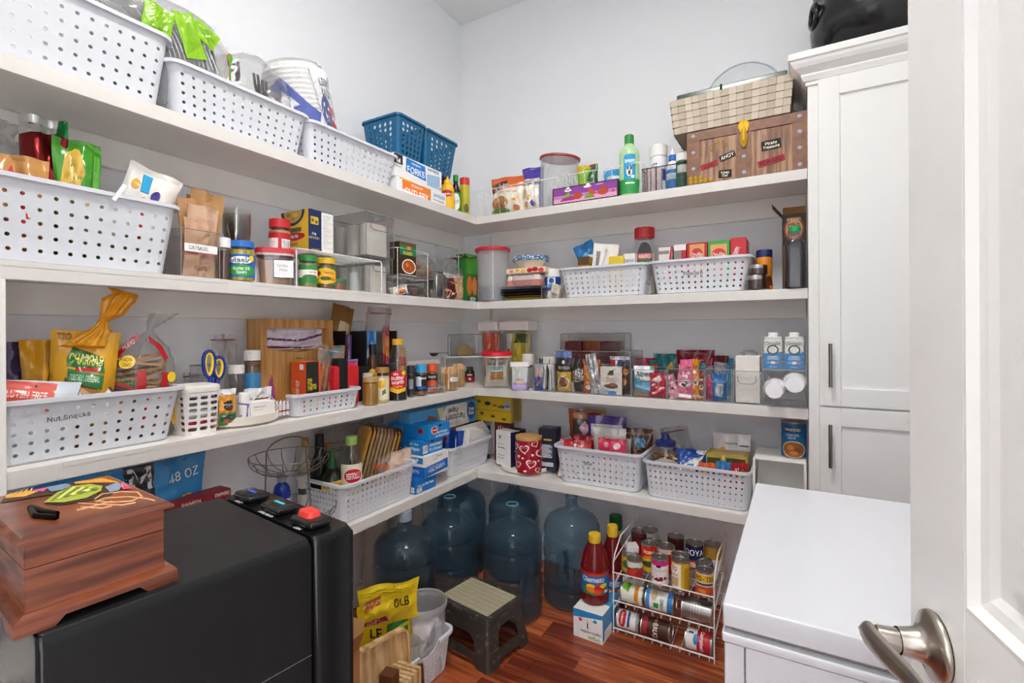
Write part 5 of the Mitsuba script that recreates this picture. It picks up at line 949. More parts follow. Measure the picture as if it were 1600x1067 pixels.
# ================================================================ third shelves
S3 = 2
kF, wF, dF, hF, MF = bsk('L', 'long white basket labelled Nut Snacks full of tostadas on the third shelf', 60, 298, 613, S3, .325, .28, 14, 5, 7, L=.452, right_end=True)
written(kF, 'Nut Snacks', wF, dF, hF, -.03, hF * .63, hF * .075, deg=3)
bag('L', 'prune_bag', 'purple foil bag of pitted fruit at the left of the third-shelf basket', 5, 75, 534, S3, .17, .07, '#30205c', [('r', 0, .72, 1, 1, '#453a5e'), ('r', 0, .38, 1, .6, '#31417f'), ('t', "Member's M", .4, .50, .05, '#c9cbe0', .6), ('t', 'PITTED', .45, .30, .06, '#c9c3e0', .5)], crinkle=1.2)
bag('L', 'cracker_bag', 'red and pale blue bag with white GLUTEN FREE lettering at the front of the basket', -30, 112, 596, S3, .27, .04, '#d9e4ee', [('p', [(.0, 1), (.72, .97), (.68, .60), (0, .74)], '#dc5a48'), ('t', 'GLUTEN FREE', .36, .82, .085, '#fff', .52, -4), ('e', .48, .93, .015, .02, '#3a1c1c')], roll=7, crinkle=.7)
bag('L', 'tostada_bag', 'slumped orange yellow bag between the purple bag and the knotted bag', 42, 105, 531, S3, .21, .09, '#c9911c', [('p', [(.55, .4), (.7, .8), (.95, .85), (.95, .5), (.7, .3)], '#4a2e22'), ('p', [(.6, .5), (.7, .7), (.85, .75), (.8, .5)], '#6a7a34')], crinkle=1.8)
w, h, M = onL(76, 184, 522, S3, .26, .1); k = thing('tostada_bag', 'yellow knotted bag with a green label and tostadas showing', 'bag', M=M @ tr(0, 0, .008, -20, 0, 4))
S = pouch(k, w, h, .11, '#d9a01c', shift([('p', [(.32, .20), (.22, .36), (.42, .62), (.75, .72), (.95, .60), (.97, .30), (.8, .2)], '#b9884a'), ('p', [(.35, .48), (.55, .56), (.95, .42), (.95, .38), (.55, .50)], '#e0c08a'), ('p', [(.35, .38), (.6, .46), (.95, .32), (.95, .28), (.6, .40)], '#7d5428'), ('p', [(.4, .6), (.9, .54), (.9, .5), (.4, .55)], '#6b4420'),
  ('p', [(.42, .78), (.50, .86), (.95, .78), (.99, .64), (.42, .70)], '#1f6b34'), ('p', [(.44, .68), (.99, .62), (.97, .50), (.44, .58)], '#2c7a40'), ('t', 'CHARRAS', .70, .755, .085, '#e6d23a', .5, -6), ('r', .55, .66, .9, .69, '#b8242c'), ('t', 'TOSTADA ORIGINAL', .70, .60, .05, '#d9ead4', .46, -6), ('e', .42, .22, .25, .17, '#3a2318'), ('e', .42, .23, .22, .14, '#c9a896'), ('e', .36, .22, .05, .05, '#7a9a5a'), ('e', .5, .2, .05, .04, '#8aa064'), ('e', .45, .3, .06, .04, '#a86a5a'), ('e', .33, .3, .05, .03, '#b88a7a'), ('r', .06, .1, .14, .2, '#2a2418'), ('t', 'TIO', .36, .95, .05, '#8a6414', .2)], -.17), crinkle=1.1, fin=.02, seed=4)
part(k, 'knotted_top', G(*sack([(h * .86, w * .36, .035), (h * .98, w * .2, .03, .02, 0), (h * 1.06, w * .09, .02, .03, 0), (h * 1.10, w * .075, .017, .032, 0), (h * 1.16, w * .16, .03, .045, 0), (h * 1.30, w * .24, .04, .06, 0), (h * 1.36, w * .18, .03, .07, 0), (h * 1.40, w * .06, .01, .04, 0)], ripple=.18, wr=.012, seed=7), '#e09a18'), 'film')
r, h, M = rnd(150, 92, 594, S3, X=.295); k = thing('cheese_tub', 'round tub with brown and white TRADITIONAL print leaning at the front of the basket', 'tub', M=tr(.262, M[1, 3], SZ[2] + max(h, .1) - r * .98, 90, 74))
part(k, 'tub', cyl(r, .03, '#d9d6d2', -.031, 36), 'satin'); part(k, 'lid', prt([('e', .5, .5, .5, .5, '#4a3a30'), ('e', .5, .5, .44, .44, '#e9e6e2'), ('t', 'TRADITIONAL', .5, .86, .05, '#3a2a22', .3), ('p', [(.2, .75), (.3, .9), (.36, .88), (.3, .72)], '#4a3a30'), ('p', [(.8, .75), (.7, .9), (.64, .88), (.7, .72)], '#4a3a30'), ('t', 'TOTIS', .5, .70, .13, '#3b332e', .5), ('p', [(.3, .6), (.7, .6), (.6, .4), (.4, .4)], '#8a8078')], plane_map([-r, -r, .001], [2 * r, 0, 0], [0, 2 * r, 0])), 'satin', False)
w, h, M = onL(172, 286, 518, S3, .25, .12); k = thing('tostada_bag', 'clear bag of stacked corn tostadas with red print and twisted top', 'bag', M=M @ tr(0, 0, .008, -16))
hs = h * .82
for j in range(13):
    z = hs * (.04 + .9 * j / 13); rr = w * .43 * (1 - .04 * (j % 3)); a = np.linspace(0, 2 * np.pi, 26, endpoint=False); V = np.r_[[[0, 0, z]], np.c_[rr * np.cos(a), .052 * np.sin(a), z + .004 * np.sin(3 * a + j * 1.7) + .0025 * np.sin(5 * a + j)]]; V2 = V + [0, 0, .0062]; q = np.arange(26)
    F = np.r_[np.c_[q * 0, (q + 1) % 26 + 1, q + 1], np.c_[q * 0 + 27, q + 28, (q + 1) % 26 + 28], np.c_[q + 1, (q + 1) % 26 + 1, (q + 1) % 26 + 28], np.c_[q + 1, (q + 1) % 26 + 28, q + 28]]
    part(k, 'tostada', G(np.r_[V, V2], F, ('#b5803c', '#c08d48', '#a87434', '#c99a58')[j % 4]), 'matte', False, M=tr(0, 0, 0, 0, 0, -6 + 3 * (j % 3)))
bp = [(.001, w * .46, .058), (hs * .5, w * .5, .064), (hs * .86, w * .46, .056), (hs * 1.0, w * .34, .04, .01, 0), (hs * 1.12, w * .16, .025, .02, 0), (hs * 1.19, w * .05, .014, .026, 0), (hs * 1.22, w * .05, .014, .027, 0), (hs * 1.32, w * .14, .03, .045, 0), (hs * 1.40, w * .20, .035, .06, 0)]
film(k, bp, seed=23, wr=.006, ripple=.06, cap=False)
bm = lambda u, v, off: np.c_[(u - .5) * w * .98 * (1 - np.clip(v - .62, 0, 1) * 1.1) + .012 * np.clip(v - .6, 0, 1), -(.0665 + off) * np.sqrt(np.clip(1 - ((u - .5) * 1.9) ** 2, .02, 1)) * (1 - np.clip(v - .55, 0, 1) * .75), v * h]
part(k, 'printing', prt([('r', .44, .12, .56, .62, '#b5141f'), ('p', [(.70, .12), (.82, .12), (.88, .58), (.78, .6)], '#b5141f'), ('t', 'CORN', .5, .36, .08, '#f0dfd8', .26, 90), ('t', 'DAS', .78, .34, .08, '#f0dfd8', .2, 84), ('p', [(.08, .76), (.30, .92), (.44, .96), (.44, .90), (.25, .82), (.15, .72)], '#b5141f'), ('p', [(.62, .94), (.86, .84), (.92, .72), (.84, .70), (.76, .82), (.62, .88)], '#b5141f'), ('t', 'HUEVO', .27, .86, .05, '#f0dfd8', .2, 30),
  ('e', .30, .70, .11, .06, '#edd02c'), ('t', 'NON', .30, .72, .034, '#a0571a', .12), ('t', 'GMO', .30, .675, .034, '#a0571a', .12), ('e', .92, .54, .07, .05, '#edd02c'), ('t', 'TOSTADAS', .22, .53, .06, '#2f7a46', .36, -16), ('p', [(.03, .54), (.40, .44), (.40, .47), (.03, .58)], '#b5323a'), ('e', .17, .32, .16, .14, '#232a5c'), ('e', .17, .32, .145, .125, '#e8b92a'), ('t', 'MILAGRO', .17, .35, .06, '#8a2418', .26), ('t', 'TOSTADAS', .17, .26, .045, '#2a2a3a', .22), ('e', .95, .2, .06, .12, '#e0b52a')], bm, w / h, .05), 'film')
# little hamper
w, h, M = onL(290, 348, 602, S3, .31, .11); k = thing('mini_hamper', 'small white slatted hamper with a lid right of the Nut Snacks basket', 'hamper', M=M)
m = prism(0, w * .86, .095, h * .86, w * .98, .108, .02) - prism(.003, w * .86 - .006, .089, h * .9, w * .98 - .006, .102, .017); hh, hv = [], []
for j in range(6):
    for i in range(3): hh.append(hole('oval', h * .038, .3).rotate([90, 0, 0]).translate([(i - 1) * w * .28, 0, h * (.13 + .125 * j)]))
    for i in range(2): hv.append(hole('oval', h * .038, .3).rotate([90, 0, 90]).translate([0, (i - .5) * .05, h * (.13 + .125 * j)]))
mpart(k, 'body', m - m3.Manifold.compose(hh) - m3.Manifold.compose(hv), 'cream_plastic'); mpart(k, 'lid', prism(h * .865, w * 1.02, .112, h * .95, w * 1.04, .115, .024) + prism(h * .95, w * 1.04, .115, h, w * .98, .108, .024), 'cream_plastic')
for j, (c, z) in enumerate((('#b5305a', .02), ('#cfd6da', .06), ('#7f8fa0', .10), ('#d9dde0', .14))):
    kk = thing('sachet', ('pink', 'white', 'grey blue', 'pale')[j] + ' packet inside the small slatted hamper', 'sachet', M=M @ tr(0, 0, .006 + z * .72)); part(kk, None, loft([(0, w * .7, .07, .01), (.022, w * .72, .075, .01)], c, 3), 'film')
# scissors
a = P(334, 598, x=.22); b = P(334, 536, x=.22); k = thing('scissors', 'scissors with blue and yellow handles standing behind the small hamper', 'scissors', M=tr(.22, a[1], SZ[2] + .03, 90)); hz_ = b[2] - SZ[2] - .03
def loop(cx, cz, rx, rz_, t): th = np.linspace(0, 2 * np.pi, 28, endpoint=False); return np.c_[cx + rx * np.cos(th) * (1 + .2 * np.sin(th)), th * 0 + t, cz + rz_ * np.sin(th)]
for s, cz, rx, rzv in ((-1, .72, .0155, .040), (1, .66, .0165, .033)):
    hd = part(k, 'handle', tube(loop(s * .016, hz_ * cz, rx, rzv, s * .003), .0058, '#16308f', 8, True) + tube([[s * .012, s * .003, hz_ * cz - rzv], [s * .006, s * .003, hz_ * .2], [s * .004, s * .003, hz_ * .1]], .0075, '#16308f', 8), 'gloss')
    part(hd, 'grip', tube(loop(s * .016, hz_ * cz, rx * .72, rzv * .85, s * .003), .005, '#e8c81e', 8, True), 'satin'); part(k, 'blade', loft([(0, .012, .002, .0008), (.001, .012, .002, .0008)], '#c9cbcd', 2).xf(tr(0, 0, 0)) + box(.011, .0018, hz_ * .25, '#c9cbcd', .0005, -hz_ * .12, s * .003, s * .002), 'metal')
# things along the wall behind the turntable
def clearjar(lab, px, pw, pt, X, lid, fill=None, fh=.6, name='clear_jar', lh=.13, glass='clear', **kw):
    r, h, M = rnd(px, pw, pt, S3, X=X); k = thing(name, lab, 'jar', M=M); jar(k, r, h, lid, h * lh, fill, fh, glass, lr=1.02, **kw); return k, r, h
w, h, M = onL(318, 350, 571, S3, .16, .08); k = thing('clear_bin', 'frosted clear bin behind the scissors', 'bin', M=M); acryl(k, w, .08, h, bsdf='milky')
w, h, M = onL(344, 380, 522, S3, .12, .05); k = thing('zip_bag', 'crumpled zip bag with pink seal behind the clear jars', 'bag', M=M); zipbag(k, w, h, .06, 8, '#a34a6e', lean=.1)
w, h, M = onL(296, 325, 583, S3, .12, .05); k = thing('zip_bag', 'small zip bag with purple seal behind the hamper', 'bag', M=M); zipbag(k, w, h, .04, 12, '#8a3a6a', lean=.1)
clearjar('clear jar with white lid and white scoop behind the turntable', 369, 27, 570, .17, '#eceae6', '#c9c6c4', .5)
k, r, h = clearjar('tall jar with white lid, blue band and red lettering behind the turntable', 394, 27, 547, .17, '#edebe8', '#6b4f36', .95)
wrap(k, r * 1.005, h * .1, h * .80, [('r', 0, .5, 1, .82, '#3d7fae'), ('r', .1, .22, .7, .48, '#f0eeec'), ('t', 'Ana', .42, .36, .2, '#b5242c', .4), ('r', .15, .06, .85, .18, '#2a2a2c'), ('o', 'CLASSIC', .5, .12, .07, '#ddd', .4), ('e', .7, .0, .2, .06, '#6a9a4a')], (-80, 80))
w, h, M = onL(413, 441, 561, S3, .17, .07); k = thing('purple_pouch', 'bright purple packet in a clear bin in front of the bamboo dispenser', 'packet', M=M); pouch(k, w, h, .04, '#8a2f72', [('r', .55, .05, .75, .95, '#a84a92')], crinkle=.3)
r, h, M = rnd(462, 46, 600, S3, X=.2); 
k = thing('steel_tin', 'round clear tin with silver lid behind the orange box', 'tin', M=rnd(466, 26, 566, S3, X=.17)[2]); r, h = rnd(466, 26, 566, S3, X=.17)[:2]; jar(k, r, h * 1.0, '#a9a8a6', h * .2, '#8c8986', steel=True)
# bamboo bag dispenser
def bam(p, n, uv): return mikit.mix(CL('#a8763c'), CL('#c99a5c'), mikit.smoothstep(.2, .8, mikit.fbm(p.y * 120, p.x * 120, p.z * 6, octaves=3)))
scene['bamboo'] = pr(mikit.proc(bam), .42)
w, h, M = onL(407, 520, 499, S3, .15, .085); k = thing('bag_dispenser', 'bamboo zip bag dispenser with an oval slot against the left wall', 'dispenser', M=M)
m = m3.Manifold.cube([w, .085, h], True).translate([0, 0, h / 2]); sl = m3.Manifold.hull(m3.Manifold.compose([m3.Manifold.cylinder(.06, .008, .008, 16, True).rotate([90, 0, 0]).translate([x, -.04, z]) for x, z in ((-w * .40, h * .88), (w * .40, h * .88), (-w * .40, h * .72), (w * .40, h * .74), (0, h * .66), (-w * .2, h * .675), (w * .2, h * .68))]))
mpart(k, 'case', m - sl, 'bamboo'); part(k, 'lettering', prt([('o', 'Gallon', .5, .5, .9, '#5c3d1c', .9)], plane_map([-.02, -.0426, h * .56], [.04, 0, 0], [0, 0, .009]), 4), 'matte', False)
pouch(k, w * .82, h * .24, .03, '#c9c0cc', [('p', [(0, .45), (.5, .35), (1, .62), (1, .72), (.5, .45), (0, .55)], '#5c2a5c'), ('p', [(0, .1), (.6, .02), (.9, .12), (.5, .1), (0, .2)], '#6a2a5e'), ('p', [(.1, .75), (.5, .85), (.9, .8), (.5, .8)], '#e6dfe6')], seed=6, M=tr(0, -.022, h * .67), body='bag_roll', crinkle=1.5)
# white turntable with small things
ta = P(402, 655, z=SZ[2] + .02); r = .118; TX, TY = .325 - r, ta[1] + .0
k = thing('turntable', 'round cream turntable with small bottles left of the small basket', 'turntable', M=tr(TX, TY, SZ[2] + .0004)); part(k, 'base', cyl(r * .8, .006, '#d6d0c6', 0, 40), 'satin'); part(k, 'tray', lathe([(0, .0065), (r * .97, .0065), (r, .010), (r * 1.02, .034), (r * .98, .034), (r * .955, .013), (0, .012)], '#ece6da', 56, 60), 'satin')
ZT = SZ[2] + .0135
w, h, M = onL(347, 372, 613, S3, .305, .03, zb=ZT); k = thing('lozenge_bag', 'orange and green candy packet at the left on the turntable', 'packet', M=M); pouch(k, w * 1.1, h * 1.1, .025, '#d9932a', [('r', 0, 0, 1, .34, '#1e6b34'), ('r', 0, .84, 1, 1, '#d9dadb'), ('e', .5, .55, .3, .14, '#3c2c24'), ('o', 'CAFE', .5, .56, .06, '#e6d8b8', .4), ('e', .5, .2, .4, .1, '#143a24'), ('t', 'Ricola', .55, .12, .11, '#e0651c', .7)])
r, h, M = rnd(381, 19, 613, S3, X=.29, zb=ZT); k = thing('pill_bottle', 'white pill bottle with a purple band on the turntable', 'bottle', M=M); bottle(k, [(0, 0), (r, .002), (r, h * .72), (r * .9, h * .78)], '#eeecea', 'satin', (h * .74, r * .96, h), '#f1f0ee'); wrap(k, r * 1.01, h * .06, h * .68, [('p', [(.6, 0), (.78, 0), (.74, .6), (.9, .9), (.1, 1), (.1, .93), (.7, .85)], '#7a5fb0'), ('b', .25, .1, .42, .4)], (-80, 80))
w, h, M = onL(392, 430, 627, S3, .30, .05, zb=ZT); k = thing('medicine_box', 'white medicine box with black picture at the front of the turntable', 'box', M=M); carton(k, w, .05, h, '#eae7e2', fr=[('p', [(.5, .05), (.7, .3), (.9, .25), (.95, .05)], '#3a3a3c'), ('r', .1, .7, .6, .75, '#b5b0a8'), ('r', .1, .55, .5, .58, '#b5b0a8')])
w, h, M = onL(384, 428, 606, S3, .24, .02, zb=ZT); k = thing('foil_packet', 'silver packet with orange print behind the white medicine box', 'packet', M=M); pouch(k, w, h, .03, '#d3d3d3', [('p', [(.4, .45), (.8, .5), (.9, .62), (.5, .6)], '#d9762a'), ('r', .3, .6, .9, .64, '#4a3a34')], crinkle=1.4)
r, h, M = rnd(398, 14, 614, S3, X=.27, zb=ZT) ; 
for j in range(9):
    kk = thing('eye_drop_vial', f'small clear vial with white tip, {("left", "middle", "right")[j // 3]} one in the {("front", "second", "rear")[j % 3]} row on the turntable', 'vial', 'clear vials on the turntable', tr(.285 - .018 * (j % 3), P(439, 630, x=.27)[1] - .014 + .014 * (j // 3), ZT + .0003)); part(kk, 'vial', lathe([(0, 0), (.0055, .001), (.0055, .034), (.002, .040)], '#d8d4d2', 10, 60), 'gloss'); part(kk, 'tip', lathe([(.003, .0395), (.0025, .046), (0, .047)], '#f4f4f4', 8, 60), 'satin'); part(kk, 'band', cyl(.0058, .008, ('#a04a4a', '#c9b23a', '#b5aeae')[j % 3], .012, 10), 'satin')
# small basket with the orange box
kI, wI, dI, hI, MI = bsk('L', 'small white basket with a cut-out side and three rows of holes on the third shelf', 461, 569, 611, S3, .325, .2, 9, 3, 4, notch='side', r=.0042, mar=(.12, .26, .34), rad=.022, rim=.007, tap=.92)
k, w, h = ctn('L', 'orange_box', 'orange and black box standing in the small basket', 478, 501, 565, S3, .27, .085, '#d9531f', z0=.006, fr=[('r', .0, .05, .85, 1, '#23201e'), ('r', .85, 0, 1, 1, '#d9531f'), ('t', 'LONG LASTING', .25, .55, .1, '#e0c82a', .7, 90), ('t', 'GUM', .5, .5, .12, '#e0c82a', .3, 90), ('p', [(.1, .05), (.8, .1), (.8, .25), (.2, .2)], '#e6cf2a')], le=[('t', 'IN HOME TRUST', .45, .45, .1, '#f3e2d0', .8, 90), ('t', 'MINT', .22, .4, .09, '#f0b02a', .3, 90), ('r', .6, .84, .85, .95, '#e8e6e4')])
w, h, M = onL(493, 533, 541, S3, .24, .06, z0=.006); k = thing('cinnamon_bag', 'zip bag of cinnamon sticks standing in the small basket', 'bag', M=M @ tr(0, 0, 0, 0, 0, 10))
for j in range(12): part(k, 'cinnamon_stick', tube([[(-.4 + .07 * j) * w * .9, -.012 + .008 * (j % 3), .004], [(-.4 + .07 * j) * w * .9 + .004 * (j % 3), -.012 + .008 * (j % 3), h * (.66 + .06 * (j % 3))]], .0042, ('#b5743c', '#c08048', '#9c5f30')[j % 3], 7), 'matte')
zipbag(k, w * .98, h, .06, 15, '#d8b8c8')
w, h, M = onL(523, 562, 571, S3, .255, .05, z0=.008); k = thing('fabric_pouch', 'red fabric pouch with a black flap strap in the small basket', 'pouch', M=M); part(k, 'pouch', box(w, .05, h, '#c9252c', .006), 'matte'); part(k, 'strap', box(w * .40, .054, h * 1.18, '#1a1a1c', .006, 0, -w * .16), 'matte')
w, h, M = onL(526, 562, 562, S3, .215, .02, z0=.008); k = thing('zip_bag', 'folded zip bag with blue and pink seal behind the red pouch', 'bag', M=M); pouch(k, w, h, .02, '#8a9ac9', [('r', 0, .9, 1, .97, '#b5347a'), ('r', 0, .8, 1, .86, '#5a78c0')])
bag('L', 'brown_bag', 'brown paper packet with teal edge behind the cinnamon bag', 517, 543, 540, S3, .2, .05, '#b08050', [('p', [(0, .88), (.6, 1), (.9, .93), (.1, .8)], '#1e8f96')], bsdf='matte')
# black sorter with packets, paper bag
w, h, M = onL(541, 622, 517, S3, .19, .14); k = thing('black_sorter', 'black upright sorter holding packets behind the syrup bottle', 'organizer', M=M)
part(k, 'back_panel', box(w, .004, h, '#141416', .001, 0, 0, .065), 'satin'); part(k, 'divider', box(.004, .13, h, '#17171a', .001, 0, -w / 2 + .003), 'satin'); part(k, 'divider', box(.004, .13, h, '#1a1a1c', .001, 0, w / 2 - .003), 'satin'); part(k, 'divider', box(.004, .13, h, '#222226', .001, 0, -w * .12), 'satin'); part(k, 'base', box(w, .13, .004, '#151517', .001), 'satin'); part(k, 'front_panel', box(w, .003, h * .5, '#1b1b1e', .001, 0, 0, -.062), 'satin')
bag('L', 'snack_bag', 'blue snack packet with white print in the black sorter', 571, 590, 517, S3, .17, .03, '#1f78c2', [('p', [(.1, .5), (.8, .75), (.7, .85), (.1, .65)], '#dfe9f2'), ('p', [(.1, .3), (.9, .5), (.9, .58), (.1, .4)], '#c9dcec')], z0=.02)
r, h, M = rnd(582, 16, 538, S3, X=.185, z0=.05); k = thing('syrup_bottle', 'tiny amber bottle with dark cap and yellow label in the black sorter', 'bottle', M=M); bottle(k, [(0, 0), (r, .002), (r, h * .6), (r * .5, h * .8)], '#4a2c14', 'gloss', (h * .78, r * .7, h), '#1b1c20'); wrap(k, r * 1.02, h * .05, h * .45, [('e', .5, .5, .5, .5, '#e6b62a'), ('t', 'Milo', .5, .55, .3, '#3a2418', .5)], (-60, 60))
w, h, M = onL(500, 536, 473, S3, .13, .05); k = thing('paper_bag', 'brown paper bag with a clear window rising behind the bamboo dispenser', 'bag', M=M @ tr(0, 0, 0, 0, 0, 12)); pouch(k, w, h, .05, '#8a6236', [('p', [(.25, .62), (.85, .60), (.85, .82), (.35, .84)], '#c9b89a'), ('p', [(.5, .64), (.8, .66), (.7, .78)], '#e0d6c4')], bsdf='matte')
bag('L', 'purple_packet', 'shiny purple packet in the black sorter next to the paper bag', 541, 553, 523, S3, .16, .03, '#6a4a7a', [('p', [(.2, .2), (.7, .3), (.5, .8)], '#b5a8b8')])
w, h, M = onL(568, 611, 480, S3, .13, .05); k = thing('zip_bag', 'tall zip bag with a curved pink seal behind the black sorter', 'bag', M=M); zipbag(k, w, h, .06, 5, '#a23a72', lean=-.1)
bag('L', 'red_packet', 'red packet peeking out at the right of the black sorter', 601, 612, 509, S3, .15, .03, '#a81f30', [('p', [(0, .6), (1, .5), (1, .8), (0, .9)], '#e07a2a'), ('p', [(0, .3), (1, .25), (1, .4), (0, .45)], '#e9c23a')])
bag('L', 'spice_packet', 'gold and red packet behind the syrup bottle', 627, 637, 543, S3, .2, .03, '#c9922a', [('r', 0, .6, 1, .8, '#b5302a')])
# jars in front of the sorter
clearjar('jar of golden honey with tan lid right of the small basket', 579, 25, 589, .30, '#b8965a', '#a87a2a', .9, 'honey_jar')
clearjar('small jar with silver lid behind the honey jar', 575, 17, 583, .24, '#c9c6c2', '#1f4f6a', .9, 'spice_jar', glass='gloss')
k, r, h = clearjar('jar with lemon label and gold lid beside the syrup bottle', 597, 22, 574, .29, '#a87c3a', '#d6c48a', .85, 'lemonade_jar', .12); wrap(k, r * 1.005, h * .1, h * .72, [('r', 0, 0, 1, 1, '#e9dfc2'), ('e', .45, .7, .24, .17, '#eeb52a'), ('e', .6, .78, .12, .1, '#f2c94a'), ('p', [(.5, .2), (.7, .3), (.65, .5), (.5, .4)], '#6a7a3a')], (-80, 80))
r, h, M = rnd(621, 30, 529, S3, X=.29); k = thing('syrup_bottle', 'large syrup bottle with yellow cap and red label, nearly empty', 'bottle', M=M)
pr_b = [(0, .0005), (r * .92, .0005), (r, .005), (r, h * .5), (r * .94, h * .62), (r * .72, h * .78), (r * .52, h * .86), (r * .5, h * .9)]
part(k, 'bottle', lathe(pr_b, '#fff', 28, 200), 'clear'); part(k, 'syrup', lathe([(0, .003), (r * .95, .004), (r * .95, h * .26), (0, h * .265)], '#1c0e08', 24, 60), 'gloss'); part(k, 'cap', cyl(r * .56, h * .1, '#e6ac24', h * .895, 24), 'satin')
wrap(k, r * 1.01, h * .12, h * .50, [('p', [(.15, .1), (.5, 0), (.85, .1), (.92, .9), (.5, 1), (.12, .85)], '#c9222a'), ('p', [(.15, .1), (.5, .0), (.85, .1), (.87, .25), (.5, .18), (.15, .28)], '#eec02e'), ('t', "Mrs", .42, .82, .10, '#fff', .2), ('t', 'Butter', .5, .66, .15, '#fff', .55, 6), ('t', 'worth', .5, .48, .15, '#fff', .5, 6), ('e', .76, .86, .1, .1, '#f0d22e'), ('o', 'Original', .5, .3, .1, '#f3d23a', .4, 4)], (-75, 75))
# clear turntable of spices
a = P(660, 606, z=SZ[2] + .02); r = .085; SX, SY = .325 - r, a[1]
k = thing('spice_turntable', 'round clear turntable crowded with spice jars', 'turntable', M=tr(SX, SY, SZ[2] + .0004)); part(k, 'tray', lathe([(0, .004), (r, .004), (r * 1.01, .03)], '#fff', 40, 60), 'clear'); part(k, 'rim', tube(arc(0, 0, .03, r * 1.01, 0, 360, 40), .0014, '#b9bdbe', 5, True), 'gloss'); part(k, 'base', cyl(r * .7, .0035, '#b5b5b2', 0, 30), 'satin')
for px, pw, pt, X, lid, fill, bg, lab, its in ((642, 13, 571, .28, '#2c2d30', '#2a2422', '#26262a', 'spice jar with black lid at the left of the spice turntable', [('r', .3, .2, .7, .8, '#8a8d90')]), (658, 18, 569, .29, '#3aa0d8', '#8a5a3a', '#1b1c22', 'spice jar with bright blue lid on the spice turntable', [('r', .1, .3, .5, .9, '#c9d6e2'), ('t', 'Blends', .6, .8, .14, '#fff', .5), ('r', .2, .1, .8, .3, '#1f5ea8')]), (675, 17, 568, .275, '#e2582c', '#d9683a', '#22201f', 'spice jar with orange lid on the spice turntable', [('t', 'Boost', .5, .8, .15, '#fff', .6), ('e', .5, .3, .4, .3, '#d9582c'), ('r', .2, .1, .7, .2, '#3a78b8')]), (648, 13, 575, .24, '#4a4b4e', '#6a3a2a', '#3a3230', 'spice jar with dark grey lid at the back of the spice turntable', [('r', .3, .2, .7, .6, '#b8b2aa')]), (667, 14, 580, .22, '#e9e6e2', '#9a6a3a', '#8a2a24', 'spice jar with white lid at the back of the spice turntable', [])):
    r, h, M = rnd(px, pw, pt, S3, X=X, zb=SZ[2] + .0048); k = thing('spice_jar', lab, 'jar', M=M); jar(k, r, h, lid, h * .24, fill, .9); wrap(k, r * 1.01, h * .14, h * .66, its, (-80, 80), bg=bg)
w, h, M = onL(637, 690, 563, S3, .17, .11); k = thing('pop_container', 'clear box with thick white lid behind the spice turntable', 'container', M=M); part(k, 'body', loft([(0, w * .9, .1, .015), (h * .86, w * .92, .102, .015)], '#fff', 4, True, False), 'clear'); part(k, 'lid', loft([(h * .84, w, .11, .018), (h * .97, w, .11, .018), (h, w * .96, .105, .018)], '#dcd6ce', 4), 'satin')
# wood-topped jars at the corner
for px, pw, pt, X, lab in ((701, 29, 581, .275, 'glass jar filled with wooden sticks at the front by the corner'), (716, 22, 576, .22, 'glass jar filled with wooden sticks behind its twin by the corner')):
    r, h, M = rnd(px, pw, pt, S3, X=X); k = thing('glass_jar', lab, 'jar', M=M); part(k, 'glass', lathe([(0, .001), (r * .95, .001), (r, .004), (r, h * .98)], '#fff', 26, 200), 'smoke'); part(k, 'rim', tube(arc(0, 0, h * .98, r, 0, 360, 26), .001, '#b5b8b8', 5, True), 'gloss')
    for j in range(22): a = j * 2.4; q = r * .8 * math.sqrt((j + .5) / 22); part(k, 'wooden_stick', box(.006, .0018, h * (1.16 + .05 * (j % 3)), ('#d9b07a', '#c9985c', '#e6c594')[j % 3], .0004, .003, q * math.cos(a), q * math.sin(a)), 'matte')
    if px == 701: wrap(k, r * 1.01, h * .52, h * .74, [('r', .55, 0, .95, 1, '#e9ece8'), ('o', 'PAC', .75, .5, .5, '#333', .3)], (-80, 80))
r, h, M = rnd(734, 15, 573, S3, X=.13); k = thing('dressing_bottle', 'red-labelled bottle with dark cap in the corner of the third shelf', 'bottle', M=M); bottle(k, [(0, 0), (r, .002), (r, h * .65), (r * .6, h * .82)], '#3a1c14', 'gloss', (h * .8, r * .7, h), '#3b4a1e'); wrap(k, r * 1.01, h * .05, h * .62, [('r', 0, 0, 1, .55, '#a82432'), ('e', .5, .78, .4, .2, '#1c1a1a'), ('e', .5, .78, .24, .1, '#e0c8a8'), ('e', .5, .3, .1, .1, '#efe0d4')], (-80, 80))
k = thing('corner_riser', 'white plastic corner shelf riser carrying the clear bin of pasta', 'shelf riser', M=tr(.115, -.135, SZ[2] + .0004, 45)); zc = P(720, 557, x=.16)[2] - SZ[2]
part(k, 'top', loft([(zc - .008, .26, .17, .02), (zc, .26, .17, .02)], '#e6e4e0', 4), 'satin')
for x, y in ((-.125, -.08), (.125, -.08), (-.125, .08), (.125, .08)): part(k, 'leg', tube([[x, y, 0], [x, y, zc - .008]], .004, '#e9e7e4', 8), 'satin')
w, h, M = onL(695, 735, 523, S3, .16, .12, zb=SZ[2] + zc + .001); k = thing('clear_bin', 'clear lidded bin with a little pasta on the corner riser', 'bin', M=tr(.115, -.135, SZ[2] + zc + .001, 45)); acryl(k, .18, .12, h, lid=True, bsdf='smoke', edge='#6b6f70'); part(k, 'pasta', G(*sack([(.003, .05, .03), (h * .3, .045, .028), (h * .55, .01, .01)], wr=.008, seed=3), '#cdae6e'), 'matte')
